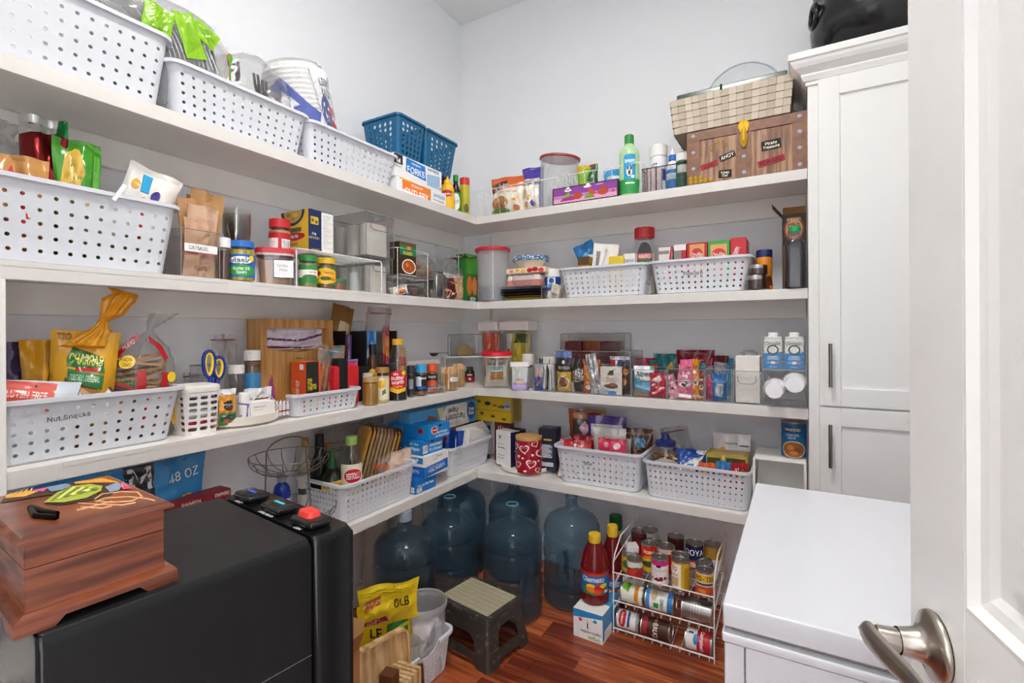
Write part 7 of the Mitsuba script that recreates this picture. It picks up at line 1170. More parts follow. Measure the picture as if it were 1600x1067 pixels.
for nm, lab, a, b, hh, X, col, fr, le in BL:
    w, h_, M = onL(a, b, 700, S4, X, .25, zb=z); k = thing(nm, lab, 'box', M=M); carton(k, w, .25, hh, col, fr=fr, le=le); z += hh + .0006
    if nm == 'foil_box': part(k, 'flap', box(w * .34, .0012, hh * .9, '#e4e0da', .0003).xf(tr(w * .5, -.125, hh * .12, 35, 0, 18)), 'matte')
ZT4 = z
# stack against the wall in the corner
zz = Z4 + .0004
for j, (lab, c, hh, its) in enumerate((('dark red snack box at the bottom of the corner stack', '#7a1a24', .075, []), ('black and red box of meal bars in the corner stack', '#26262a', .07, [('r', 0, 0, .3, 1, '#8a1c28'), ('t', '1', .6, .5, .3, '#ddd', .1)]), ('red box with pizza picture in the corner stack', '#a02028', .07, [('e', .55, .5, .16, .4, '#c99a6a'), ('e', .3, .5, .1, .3, '#2a62a8'), ('p', [(.7, .1), (1, .2), (1, .8), (.75, .7)], '#c9443c')]))):
    a, b = P(638, 660, x=.17), P(764, 650, x=.17); k = thing('snack_box', lab, 'box', M=tr(.10, (a[1] + b[1]) / 2, zz, 90)); carton(k, b[1] - a[1], .15, hh, c, fr=its + [('t', 'PROTEIN', .82, .5, .2, '#e0d6d0', .2)], le=[('r', .1, .2, .9, .8, '#5a1a1e')]); zz += hh + .0006
a, b = P(640, 640, x=.20), P(745, 640, x=.20); h = P(690, 635, x=.20)[2] - zz
k = thing('parchment_box', 'long light blue parchment paper box lying on the corner stack', 'box', M=tr(.165, (a[1] + b[1]) / 2, zz, 90)); carton(k, b[1] - a[1], .07, max(h, .055), '#5aa8d8', fr=[('p', [(.48, .02), (.86, .02), (.82, .98), (.5, .98), (.40, .5)], '#e6e6e2'), ('t', 'Parchment', .64, .42, .26, '#2a3a4a', .3, 180), ('t', 'Paper', .60, .72, .22, '#2a3a4a', .16, 180), ('o', 'non-stick', .60, .16, .14, '#d98a4a', .2, 180), ('e', .90, .55, .075, .40, '#1c56a8'), ('t', 'Great', .90, .62, .16, '#e9f0f8', .1), ('t', 'Value', .90, .44, .16, '#e9f0f8', .1), ('p', [(.16, .2), (.28, .15), (.36, .6), (.24, .75)], '#8a6034'), ('t', '60', .12, .38, .3, '#f2f6fa', .08), ('p', [(.36, .95), (.46, .95), (.42, .3)], '#d9d49a')])
a, b = P(742, 635, y=-.13), P(799, 635, y=-.13); h0 = zz
k = thing('foil_roll_box', 'yellow box of foil with small product pictures in the corner of the lowest shelf', 'box', M=tr((a[0] + b[0]) / 2, -.075, zz)); w = b[0] - a[0]; h = P(770, 620, y=-.13)[2] - zz; h = min(max(h, .1), SB[2] - zz - .005)
carton(k, w, .11, h, '#d9b41e', fr=[('e', .12, .78, .05, .05, '#3a6a34'), ('e', .36, .72, .08, .08, '#3c3a30'), ('e', .56, .66, .06, .04, '#a0522c'), ('e', .74, .62, .11, .06, '#6a6c62'), ('r', 0, .44, 1, .46, '#a88a14'), ('e', .2, .30, .05, .06, '#6b3a1c'), ('e', .5, .22, .06, .05, '#6b4a1c'), ('e', .8, .14, .06, .05, '#6b5a1c'), ('r', .82, .5, .98, .86, '#9ab4c4'), ('r', .84, .62, .96, .7, '#a8404a')], ri=[('r', 0, 0, 1, 1, '#b8961c'), ('r', .2, .1, .8, .9, '#8a7a2c')])
a, b = P(772, 660, y=-.12), P(790, 660, y=-.12); k = thing('snack_box', 'narrow dark red box with white print under the yellow foil box', 'box', M=tr((a[0] + b[0]) / 2, -.07, Z4 + .0004)); carton(k, b[0] - a[0], .09, zz - Z4 - .002, '#6b141c', fr=[('r', .3, .55, .4, .9, '#d9c4c0'), ('r', .5, .5, .58, .92, '#d9c4c0'), ('r', .68, .52, .76, .9, '#d9c4c0')])
# basket of napkins
kK, wK, dK, hK, MK = bsk('L', 'white basket of paper napkins next to the corner on the lowest left shelf', 706, 775, 691, S4, .325, .17, 15, 4, 6, r=.0035, mar=(.07, .14, .25), notch='side')
w, h, M = onL(712, 764, 664, S4, .24, .05, z0=.01); k = thing('napkin_pack', 'blue-wrapped pack of white paper napkins in the corner basket', 'napkins', M=M @ tr(0, 0, 0, 0, 0, 4))
part(k, 'wrap', loft([(0, w * .94, .07, .01), (h * .9, w * .96, .07, .01)], '#1c4aa8', 4), 'film')
for j in range(6): part(k, 'napkin', loft([(0, w * (.9 - .03 * j), .006, .003), (h * (.92 - .05 * j), w * (.80 - .04 * j), .006, .003)], ('#efede9', '#e6e3de')[j % 2], 3).xf(tr(-.012 + .003 * j, -.012 - .0075 * j, .02 + .004 * j, 0, 0, -4 + 2 * j)), 'matte')
w, h, M = onL(700, 716, 670, S4, .2, .06, z0=.006); k = thing('blue_packet', 'dark blue and white packet standing at the left in the napkin basket', 'packet', M=M); pouch(k, w * 1.3, h, .04, '#1f3f9a', [('r', 0, .1, 1, .35, '#c9d2de'), ('p', [(.1, .5), (.9, .6), (.8, .9), (.3, .8)], '#2a5ac0')])
# ---- right run of the lowest shelf
r = .135; a = P(823, 745, z=Z4 + .01); TYc = -.30 + r - .01
k = thing('turntable', 'round cream turntable with the heart canister on the lowest shelf', 'turntable', M=tr(P(823, 700, y=TYc)[0], TYc, Z4 + .0004)); part(k, 'base', cyl(r * .86, .008, '#d2ccc2', 0, 44), 'satin'); part(k, 'tray', lathe([(0, .0085), (r * .99, .0085), (r * 1.0, .012), (r * 1.015, .028), (r * .98, .028), (r * .96, .015), (0, .014)], '#ece8e0', 60, 60), 'satin')
ZT = Z4 + .0152
def ct4(name, lab, pl, pr_, pt, Y, d, col, **kw): return ctn('B', name, lab, pl, pr_, pt, S4, Y, d, col, zb=ZT, **kw)
ct4('tea_box', 'tilted white and navy tea box at the left on the lowest turntable', 774, 803, 674, -.24, .07, '#e4e2e0', yaw=-16, fr=[('t', 'jet', .28, .82, .1, '#3a4a66', .2), ('r', .1, .50, .6, .52, '#3a4a7a'), ('r', .1, .28, .6, .3, '#9aa0a8'), ('r', .1, .2, .55, .22, '#9aa0a8'), ('r', .1, .6, .5, .62, '#9aa0a8')], ri=[('r', 0, 0, 1, 1, '#23264a')])
ct4('tea_box', 'navy box with white print standing upright behind the heart canister', 790, 812, 672, -.17, .07, '#1f2440')
ct4('coffee_box', 'dark navy box with printed side panel right of the heart canister', 840, 866, 670, -.21, .09, '#22263a', yaw=8, fr=[('r', .3, .72, .75, .76, '#c9b04a'), ('r', .15, .1, .85, .2, '#c4c8d0'), ('r', .2, .3, .8, .62, '#6a7080')] + [('r', .22, .32 + .04 * q, .78 - .08 * (q % 3), .34 + .04 * q, '#dfe2e6') for q in range(8)], to=[('r', .1, .2, .9, .8, '#3a3e50')])
r, h, M = rnd(826, 41, 680, S4, Y=-.255, zb=ZT); k = thing('heart_canister', 'red canister covered in white hearts with a wooden lid', 'canister', M=M)
part(k, 'canister', cyl(r, h * .90, '#a5182a', 0, 40), 'gloss'); part(k, 'lid', lathe([(0, h * .902), (r * 1.0, h * .902), (r * 1.02, h * .92), (r * 1.02, h * .985), (r, h), (0, h)], '#c79a5e', 40, 60), 'satin')
def heart(cx, cy, s, deg=0, asp=.75):
    t = np.linspace(0, 2 * np.pi, 40); x = 16 * np.sin(t) ** 3; y = 13 * np.cos(t) - 5 * np.cos(2 * t) - 2 * np.cos(3 * t) - np.cos(4 * t); a = math.radians(deg); X, Y = x * math.cos(a) - y * math.sin(a), x * math.sin(a) + y * math.cos(a); return list(zip(cx + s * X / 17 * asp, cy + s * Y / 17))
hi = []
for cx, cy, s, dg in ((.40, .76, .17, 10), (.55, .30, .17, -12), (.80, .62, .20, 20), (.15, .82, .15, -10), (.24, .26, .13, 5), (.64, .92, .12, 25), (.93, .25, .14, -15), (.05, .4, .14, 8), (.7, .1, .1, 0)): hi += [('p', heart(cx, cy, s, dg), '#f0e4e2'), ('p', heart(cx, cy, s * .74, dg), '#a5182a')]
for cx, cy, s, dg in ((.27, .52, .06, 20), (.58, .58, .05, -15), (.37, .48, .04, 0), (.42, .08, .05, 10), (.72, .38, .04, 0), (.1, .62, .05, 0), (.88, .42, .05, 0)): hi += [('p', heart(cx, cy, s, dg), '#f0e4e2')]
part(k, 'printing', prt(hi, cyl_map(r + .0002, .002, h * .895, -100, 100), 1.9, .05), 'gloss')
kL, wL, dL, hL, ML = bsk('B', 'white basket labelled Bulk full of nut and snack pouches on the lowest shelf', 861, 1004, 704, S4, -.326, .26, 14, 5, 8, r=.0042); written(kL, 'Bulk', wL, dL, hL, -.04, hL * .56, hL * .085)
kM, wM, dM, hM, MM = bsk('B', 'white square-holed basket labelled Snacks on the lowest shelf', 1000, 1177, 730, S4, -.328, .29, 18, 6, 9, kind='sq', r=.0046, grade=.6, mar=(.06, .1, .12), tap=.94); written(kM, 'Snacks', wM, dM, hM, -.02, hM * .66, hM * .085, deg=-3)
def b4(name, lab, pl, pr_, pt, Y, d, col, its=(), **kw): return bag('B', name, lab, pl, pr_, pt, S4, Y, d, col, its, **kw)
b4('nut_bag', 'tall dark nut pouch with a pink diamond label at the back of the Bulk basket', 886, 943, 641, -.12, .06, '#2a2420', [('r', 0, .84, 1, 1, '#a5602c'), ('e', .3, .9, .2, .05, '#c98a4a'), ('e', .7, .92, .2, .04, '#6a3a20'), ('p', [(.28, .70), (.44, .82), (.60, .70), (.44, .56)], '#d9a0b0'), ('o', 'pink', .44, .70, .06, '#fff', .2), ('r', .5, .45, .9, .48, '#c9b8a8'), ('p', [(.2, .2), (.6, .1), (.7, .35), (.3, .4)], '#3a4030'), ('r', 0, 0, .12, 1, '#a5502c')])
b4('chip_bag', 'purple and white snack pouch with three round icons in the Bulk basket', 916, 975, 651, -.15, .06, '#4a2a86', [('r', .08, .1, .92, .86, '#dcd8e2'), ('t', 'LOVE CORN', .5, .76, .06, '#4a3a6a', .6), ('e', .28, .6, .1, .06, '#3f2a78'), ('e', .5, .6, .1, .06, '#3f2a78'), ('e', .72, .6, .1, .06, '#3f2a78')])
b4('granola_pouch', 'white pouch with green and yellow script in the Bulk basket', 924, 975, 670, -.19, .06, '#dedbd4', [('e', .45, .72, .22, .13, '#d9b52c'), ('e', .48, .73, .19, .11, '#e6e3dc'), ('t', 'Inka', .5, .76, .10, '#2a3a4a', .4), ('t', 'Salad', .58, .66, .08, '#2f7a56', .4)])
b4('cracker_bag', 'red and white cracker bag behind the oat packet in the Bulk basket', 894, 925, 681, -.19, .05, '#b5202c', [('r', 0, 0, 1, .6, '#e6dccb'), ('e', .5, .62, .22, .12, '#2a3a8a'), ('t', 'A', .5, .62, .1, '#e06a4a', .2)])
b4('oat_bag', 'white oat cookie packet with a red top at the front left of the Bulk basket', 869, 918, 690, -.26, .05, '#e9e0d2', [('p', [(0, .80), (1, .66), (1, 1), (0, 1)], '#c4242e'), ('t', 'Quaker', .55, .88, .09, '#fff', .5, -4), ('e', .2, .68, .12, .1, '#2a4a8a'), ('e', .4, .42, .3, .12, '#c08a4a'), ('e', .7, .38, .2, .1, '#b5783a'), ('e', .5, .5, .15, .07, '#d9a868')], tilt=-10, crinkle=1.2)
b4('candy_bag', 'bright pink candy pouch at the front of the Bulk basket', 932, 975, 687, -.25, .05, '#d4365a', [('e', .3, .86, .1, .06, '#e9a0b0'), ('e', .7, .85, .12, .07, '#f0d6dc'), ('e', .5, .66, .2, .08, '#8a1a34'), ('t', 'Energy', .5, .68, .07, '#fff', .4), ('e', .15, .5, .08, .06, '#e9c0c8'), ('e', .8, .5, .1, .08, '#e9b0c0')], crinkle=1.3)
b4('coffee_bag', 'brown pouch with a round blue picture in the Bulk basket', 970, 1018, 671, -.15, .06, '#5a2f1c', [('o', 'NEW YORK NATURALS', .5, .9, .04, '#d9c4b0', .8), ('e', .6, .72, .24, .13, '#1c1614'), ('e', .6, .74, .2, .09, '#4a94bc'), ('r', .08, .3, .28, .8, '#cfc6bc'), ('r', .4, .5, .85, .56, '#b5704a'), ('r', .42, .2, .82, .4, '#3a1f14')])
k = thing('dip_cup', 'small dark grey cup at the front of the Bulk basket', 'cup', M=rnd(921, 20, 703, S4, Y=-.25)[2]); r, h, _ = rnd(921, 20, 703, S4, Y=-.25); part(k, None, lathe([(0, 0), (r * .8, 0), (r, h), (r * .9, h), (r * .8, h - .012), (0, h - .014)], '#3f4446', 20, 50), 'satin')
r, h, M = rnd(978, 30, 712, S4, Y=-.24); k = thing('egg_tray', 'white moulded plastic disc lying at the right of the Bulk basket', 'tray', M=M); part(k, None, lathe([(0, 0), (r, .002), (r * 1.05, h * .9), (r, h), (r * .8, h * .96), (r * .7, h), (r * .5, h * .94), (0, h * .98)], '#ebeae6', 24, 40), 'gloss')
r, h, M = rnd(1040, 48, 690, S4, Y=-.23); k = thing('pretzel_jar', 'clear round snack tub with a navy handle cap in the Snacks basket', 'jar', M=M)
part(k, 'tub', lathe([(0, .001), (r * .9, .002), (r, h * .3), (r, h * .7), (r * .8, h * .92), (r * .6, h * .96)], '#fff', 30, 200), 'smoke'); part(k, 'snacks', heap(130, lambda q, i: ball(.010, q.choice(['#c9a064', '#a87a40', '#dcc8a0', '#8a5a30']), 1.2, .9, .7).xf(tr(*(lambda a, b: (r * .8 * b * math.cos(a), r * .8 * b * math.sin(a)))(q.uniform(0, 6.28), q.random() ** .5), q.uniform(.02, h * .82), q.uniform(0, 180))), 3), 'matte', kind='stuff'); part(k, 'cap', lathe([(r * .64, h * .93), (r * .66, h * 1.02), (r * .3, h * 1.05), (r * .22, h * 1.16), (0, h * 1.17)], '#1d2c6a', 26, 60), 'satin'); wrap(k, r * 1.01, h * .35, h * .75, [('e', .5, .5, .4, .48, '#b5aea2'), ('p', [(.3, .4), (.6, .3), (.7, .6), (.4, .7)], '#8a8f96')], (-70, 70))
w, h, M = onB(1050, 1098, 668, S4, -.12, .05); k = thing('zip_bag', 'clear zip bag with a purple seal leaning behind the blue bag', 'bag', M=M @ tr(0, 0, 0, 0, 0, -14)); zipbag(k, w, h, .06, 9, '#7a2a6a'); part(k, 'label', prt([('r', 0, 0, 1, 1, '#e4e2de'), ('e', .5, .5, .3, .3, '#6a6a6c'), ('e', .5, .5, .2, .2, '#e4e2de')], plane_map([-.03, -.034, h * .55], [.05, 0, 0], [0, 0, .05])), 'satin', False)
b4('chip_bag', 'blue foil snack bag with white swoosh in the Snacks basket', 1050, 1103, 705, -.26, .09, '#1c4a9a', [('p', [(.1, .6), (.6, .82), (.9, .9), (.7, .6), (.3, .5)], '#e4e6ea'), ('e', .35, .58, .12, .07, '#d9843a'), ('p', [(.6, .95), (.9, .9), (1, 1), (.7, 1)], '#cfd2d6')], crinkle=1.7)
ctn('B', 'cracker_box', 'gold snack box lying in the Snacks basket', 1103, 1168, 712, S4, -.24, .12, '#b5983e', z0=.03, fr=[('r', .03, .55, .36, .92, '#3c4a1c'), ('r', .5, .6, .95, .95, '#3c4a1c'), ('r', .4, 0, .46, 1, '#d9c68a'), ('r', .05, .1, .35, .4, '#8a7426')], to=[('r', .1, .1, .9, .9, '#c9ac5a')])
b4('white_pouch', 'flat white pouch with orange picture at the back of the Snacks basket', 1113, 1173, 679, -.14, .05, '#dcdad8', [('e', .24, .70, .1, .08, '#d98a3a'), ('t', 'Bariatric', .5, .84, .035, '#3a3a3a', .3), ('e', .32, .84, .015, .012, '#b5202c'), ('r', .7, .8, .95, .82, '#333')], crinkle=.5)
for a, b, pt, c, lab, its in ((1090, 1120, 724, '#d9683a', 'orange and purple candy packet at the front of the Snacks basket', [('p', [(.3, .5), (.8, .9), (.9, .5)], '#6a3aa0'), ('e', .3, .4, .2, .2, '#3a9ac0')]), (1118, 1142, 722, '#3a8ac0', 'blue and pink candy packet at the front of the Snacks basket', [('p', [(0, 0), (1, .4), (.6, .9)], '#d94a7a')]), (1140, 1168, 724, '#b51f30', 'red candy packet with a white S at the front right of the Snacks basket', [('t', 'S', .4, .8, .16, '#fff', .2), ('e', .7, .75, .12, .1, '#3a8a3a'), ('e', .5, .6, .1, .08, '#e0b02a')]), (1020, 1046, 722, '#3f96b8', 'light blue round packet in front of the snack tub', [])): b4('candy_packet', lab, a, b, pt, -.275, .03, c, its, crinkle=1.4)
# white slotted riser with a soup can
a, b = P(1176, 735, y=-.30), P(1262, 735, y=-.30); zt = P(1215, 716, y=-.26)[2] - Z4; w = CX0 - .004 - a[0] - .002
k = thing('slotted_riser', 'white plastic riser with ribbed top in front of the cabinet', 'shelf riser', M=tr(a[0] + w / 2, -.19, Z4 + .0004))
for j in range(16): part(k, 'slat', box(w * .98, .0085, .006, '#e9e8e4', .0012, zt - .006, 0, -.10 + .0136 * j), 'satin')
for s in (-1, 1):
    part(k, 'side', G(*tube([[s * (w / 2 - .006), -.125, .002], [s * (w / 2 - .006), -.125, zt - .03], [s * (w / 2 - .006), -.112, zt - .005], [s * (w / 2 - .006), .11, zt - .005], [s * (w / 2 - .006), .11, .002]], .0055, '#e6e5e2', 8).arr()), 'satin')
part(k, 'back_panel', box(w * .94, .003, zt - .02, '#dcdcd8', .001, .004, 0, .108), 'satin')
r, h, M = rnd(1240, 40, 657, S4, Y=-.20, zb=Z4 + zt + .0006); k = thing('soup_can', 'tall blue soup can standing on the white riser beside the cabinet', 'can', M=M)
can(k, r, h, '#1c6aa6', [('r', .22, .74, .72, .90, '#1a1c24'), ('t', 'PROGRESSO', .47, .82, .09, '#f0e6e0', .46), ('t', 'LASAGNA', .45, .66, .06, '#dce9f2', .4), ('t', 'SOUP', .45, .57, .06, '#dce9f2', .3), ('e', .5, .22, .36, .26, '#e0d6c4'), ('e', .5, .22, .32, .23, '#a8642c'), ('e', .4, .28, .1, .08, '#c98a4a'), ('e', .6, .2, .1, .08, '#8a4a20'), ('e', .5, .12, .12, .06, '#c9843c')], a=(-80, 80))
# ================================================================ on the floor
scene['bottle_blue'] = {'type': 'blendbsdf', 'weight': .04, 'a': {'type': 'thindielectric', 'int_ior': 1.75, 'specular_transmittance': rgb('#e1eef5')}, 'b': pr(rgb('#9cc4da'), .12)}
scene['water'] = {'type': 'thindielectric', 'int_ior': 1.33, 'specular_transmittance': rgb('#e2edf0')}
def jug(lab, x, y, cap, full, rz=0, handle=False):
    k = thing('water_bottle', lab, 'water bottle', 'five gallon water bottles' if False else None, M=tr(x, y, .0004, rz)); R = .134
    pf = [(0, .012), (R * .7, .010), (R * .86, 0), (R * .97, .006), (R, .022), (R, .065), (R * .94, .076), (R * .94, .084), (R, .096), (R, .17), (R * .93, .183), (R * .93, .193), (R, .206), (R, .285), (R * .94, .296), (R * .94, .302), (R, .314), (R * .99, .345), (R * .93, .372), (R * .78, .398), (R * .5, .415), (R * .33, .424), (R * .225, .440), (R * .205, .455), (R * .20, .47), (R * .225, .475), (R * .225, .482), (R * .20, .487)]
    part(k, 'bottle', lathe(pf, '#fff', 48, 200), 'bottle_blue')
    if not cap: part(k, 'lip', tube(arc(0, 0, .487, R * .20, 0, 360, 28), .0025, '#5f93b0', 6, True), 'gloss')
    else: part(k, 'cap', lathe([(R * .20, .462), (R * .235, .463), (R * .235, .500), (R * .215, .505), (0, .505)], '#8c97a8', 30, 60), 'satin')
    if full: part(k, 'water', lathe([(0, .014), (R * .84, .012), (R * .97, .024), (R * .97, .28), (R * .96, .34), (R * .75, .392), (R * .4, .41), (0, .412)], '#fff', 40, 60), 'water')
    if handle:
        part(k, 'handle', tube([[0, -R * .98, .27], [0, -R * .86, .262], [0, -R * .80, .24], [0, -R * .80, .15], [0, -R * .86, .128], [0, -R * .98, .12]], .011, '#4f86a6', 10), 'blueclear'); part(k, 'handle_recess', loft([(.11, .07, .02, .008), (.12, .085, .03, .01), (.27, .085, .03, .01), (.28, .07, .02, .008)], '#4f86a6', 4, False, False).xf(tr(0, -R * .86, 0)), 'bottle_blue')
jug('capped full water bottle at the front left under the left shelf', .315, -.862, True, True)
jug('empty uncapped water bottle behind the step stool, second from the left', .345, -.585, False, False, -20)
jug('capped water bottle in the far corner', .205, -.30, True, True)
jug('capped water bottle against the back wall, second from the corner', .475, -.20, True, True, 30)
jug('uncapped water bottle at the front beside the step stool with a side handle', .655, -.525, False, False, 62, True)
jug('uncapped water bottle at the right of the group with its handle facing out', .845, -.29, False, False, 10, True)
# sleeves of foam cups
for j, (px, pw, x, lab) in enumerate(((586, 36, .10, 'left sleeve of stacked white foam cups against the left wall'), (619, 22, .09, 'middle sleeve of stacked white foam cups against the left wall'), (648, 26, .09, 'right sleeve of stacked white foam cups behind the capped bottle'))):
    q = P(px, 840, x=x); v = q - CAM; r = pw / 2 * (v @ _F) / FPX; k = thing('foam_cups', lab, 'cups', M=tr(x, q[1], .0004)); n = 30
    for i in range(n): z0 = .001 + i * .0145; part(k, 'cup', lathe([(r * .80, z0), (r * .97, z0 + .0105), (r, z0 + .012), (r, z0 + .0135), (r * .9, z0 + .014)], '#e6e1d8', 20, 60), 'matte')
    film(k, [(.0005, r * 1.02, r * 1.02), (.2, r * 1.06, r * 1.06), (.44, r * 1.04, r * 1.04), (.455, r * .5, r * .5)], seed=j, wr=.004, n=24)
# step stool
SH, SWd, SDp = .188, .285, .215
k = thing('step_stool', 'dark grey plastic step stool with a beige ribbed top', 'step stool', M=tr(.645, -.782, .0004, -8.5))
sh = prism(0, SWd + .045, SDp + .045, SH - .012, SWd - .002, SDp - .002, .018) - prism(-.001, SWd + .036, SDp + .036, SH - .018, SWd - .012, SDp - .012, .014)
def arch(w, z0, z1, L, rot): return m3.Manifold.hull(m3.Manifold.compose([m3.Manifold.cube([w, L, .001], True).translate([0, 0, z0]), m3.Manifold.cube([w * .86, L, .001], True).translate([0, 0, z1 - .02]), m3.Manifold.cube([w * .6, L, .001], True).translate([0, 0, z1])])).rotate([0, 0, rot])
lo = lambda w, L, rot: m3.Manifold.hull(m3.Manifold.compose([m3.Manifold.cube([w, L, .001], True).translate([0, 0, -.002]), m3.Manifold.cube([w * .8, L, .001], True).translate([0, 0, .022])])).rotate([0, 0, rot])
sh = sh - arch(SWd * .66, .052, .110, .6, 0) - arch(SDp * .56, .058, .135, .6, 90) - lo(SWd * .74, .6, 0) - lo(SDp * .62, .6, 90)
mpart(k, 'body', sh, 'stool_grey') if 'stool_grey' in scene else None
def stool_fn(p, n, uv): return mikit.mix(CL('#35322e'), CL('#6a655c'), mikit.smoothstep(.55, .9, mikit.fbm(p.x * 60, p.y * 60, p.z * 60, octaves=4)))
scene['stool_grey'] = pr(mikit.proc(stool_fn), .42); mpart(k, 'body', sh, 'stool_grey')
mpart(k, 'rim', prism(SH - .018, SWd + .010, SDp + .010, SH - .002, SWd + .006, SDp + .006, .02), 'stool_grey')
part(k, 'top_pad', box(SWd - .035, SDp - .035, .003, '#a59d84', .001, SH - .0019), 'matte')
for j in range(13): part(k, 'tread_rib', box(SWd - .04, (SDp - .045) / 13 * .72, .0016, ('#b0a88e', '#a89f84')[j % 2], .0005, SH + .0012, 0, (j - 6) * (SDp - .045) / 13), 'matte')
# basket on the floor by the dispenser
k = thing('storage_basket', 'white perforated basket on the floor holding the rice bag and bucket', 'basket', M=tr(.545, -1.10, .0004, 90)); basket(k, .29, .20, .15, 12, 5, 7, r=.0042, notch='front', mar=(.07, .16, .42), rim=.010)
k = thing('plastic_bucket', 'translucent bucket holding crumpled white and purple bags in the floor basket', 'bucket', M=tr(.565, -1.03, .006, 60)); r = .083
part(k, 'bucket', lathe([(0, .001), (r * .8, .001), (r * .84, .006), (r * .96, .22), (r * .98, .25)], '#fff', 40, 200), 'milky'); part(k, 'rim', lathe([(r * .97, .236), (r * 1.03, .240), (r * 1.05, .256), (r * 1.0, .262), (r * .96, .256)], '#c9ced4', 40, 60), 'milky')
k2 = thing('plastic_bag', 'crumpled white bag with purple print inside the translucent bucket', 'bag', M=tr(.565, -1.03, .012, 60)); pouch(k2, .12, .17, .09, '#e2dcda', [('p', [(.4, .5), (.8, .62), (.9, .95), (.6, .8)], '#40386e'), ('p', [(.05, .6), (.3, .7), (.35, .9), (.1, .85)], '#d9c0c4'), ('p', [(.05, .75), (.25, .72), (.2, .8)], '#d98a5a'), ('o', 'net wt', .4, .42, .05, '#444', .3)], crinkle=1.5, seed=5)
k = thing('pitcher', 'frosted white pitcher with a handle at the front of the floor basket', 'pitcher', M=tr(.60, -1.165, .006, 40)); r = .045
part(k, 'pitcher', lathe([(0, .001), (r * .9, .002), (r, .01), (r * 1.06, .19)], '#fff', 28, 200), 'milky'); part(k, 'handle', tube([[.0, -r * 1.02, .185], [0, -r * 1.5, .18], [0, -r * 1.9, .14], [0, -r * 1.8, .06], [0, -r * 1.3, .03], [0, -r * 1.0, .03]], .009, '#dfe2e4', 10), 'milky')
bagAt('rice_bag', 'large yellow 8LB rice bag folded over at the top in the floor basket', .50, -1.165, .006, .20, .335, .10, '#e3c31e', [('p', [(.35, .02), (.95, .06), (.95, .5), (.5, .58)], '#2f7a26'), ('p', [(.4, .2), (.95, .3), (.95, .36), (.4, .26)], '#7fb02c'), ('p', [(.4, .34), (.95, .42), (.95, .46), (.4, .40)], '#8fc034'), ('e', .3, .48, .14, .07, '#d98a2a'), ('t', 'LE', .42, .54, .07, '#2a2418', .14), ('r', .5, .05, .72, .13, '#dfe6ee'), ('e', .2, .25, .2, .1, '#b58a5a')], rz=58, seed=None) if False else None
k = thing('rice_bag', 'large yellow 8LB rice bag folded over at the top in the floor basket', 'bag', M=tr(.505, -1.165, .006, 52))
pouch(k, .20, .30, .10, '#e3c31e', [('p', [(.35, .02), (.95, .06), (.95, .78), (.5, .78)], '#2f7a26'), ('p', [(.4, .2), (.95, .3), (.95, .36), (.4, .26)], '#7fb02c'), ('p', [(.4, .44), (.95, .52), (.95, .58), (.4, .50)], '#8fc034'), ('p', [(.45, .64), (.95, .72), (.95, .76), (.5, .70)], '#b5d04a'), ('e', .3, .55, .16, .09, '#d98a2a'), ('t', 'LE', .30, .70, .09, '#2a2418', .2), ('r', .55, .05, .75, .16, '#dfe6ee'), ('e', .2, .25, .2, .1, '#b58a5a'), ('p', [(0, 0), (.14, 0), (.1, 1), (0, 1)], '#e3c31e'), ('r', .9, 0, 1, 1, '#e3c31e')], seed=7, crinkle=1.2)
pouch(k, .21, .155, .022, '#ecd226', [('t', '8LB', .72, .52, .20, '#33240c', .26, 4), ('p', [(.08, .42), (.36, .52), (.38, .74), (.12, .70)], '#c9682a'), ('t', 'Golden Star', .22, .60, .09, '#f2e6c8', .3, 6), ('r', .05, .86, .95, .87, '#8a7a1a'), ('r', .05, .80, .95, .81, '#8a7a1a'), ('p', [(0, .0), (.5, .12), (.45, .24), (0, .14)], '#a81a30'), ('t', 'JASMINE', .25, .12, .08, '#f0d8c8', .3, 8)], seed=11, crinkle=1.3, M=tr(.0, -.052, .255, 0, 12), body='folded_top')
# cardboard and boards leaning by the dispenser
k = thing('cardboard_box', 'brown cardboard box beside the front of the water dispenser', 'box', M=tr(.60, -1.53, .0004, 4)); part(k, 'box', box(.17, .16, .36, '#a8784a', .002), 'matte'); part(k, 'flap', box(.165, .0025, .07, '#b08454', .0006).xf(tr(0, .075, .355, 0, -25)), 'matte'); part(k, 'flap', box(.0025, .15, .06, '#a07044', .0006).xf(tr(.084, 0, .355, 0, 0, 20)), 'matte')
k = thing('wooden_tray', 'pale wooden tray with rounded corners leaning beside the cardboard box', 'tray', M=tr(.665, -1.345, .0006, 78, -4)); m = prism(0, .2, .018, .30, .2, .018, .008)
t_ = m3.Manifold.hull(m3.Manifold.compose([m3.Manifold.cylinder(.02, .03, .03, 24, True).rotate([90, 0, 0]).translate([x, 0, z]) for x in (-.08, .08) for z in (.03, .28)])); ti = m3.Manifold.hull(m3.Manifold.compose([m3.Manifold.cylinder(.02, .022, .022, 24, True).rotate([90, 0, 0]).translate([x, -.006, z]) for x in (-.08, .08) for z in (.03, .28)]))
mpart(k, 'tray', t_ - ti, 'pine') if 'pine' in scene else None
def pine_fn(p, n, uv): return mikit.mix(CL('#b08a5a'), CL('#dcbc8c'), mikit.smoothstep(.2, .8, mikit.fbm(p.x * 70, p.y * 70, p.z * 7, octaves=3)))
scene['pine'] = pr(mikit.proc(pine_fn), .5); mpart(k, 'tray', t_ - ti, 'pine')
k = thing('wooden_block', 'dark stained wooden post standing in front of the pale tray', 'wood block', M=tr(.735, -1.385, .0004, 12)); part(k, None, box(.045, .04, .27, '#5a3420', .002), 'satin')
k = thing('wooden_crate', 'small pale slatted wooden crate beside the dark post', 'crate', M=tr(.70, -1.30, .0004, 8))
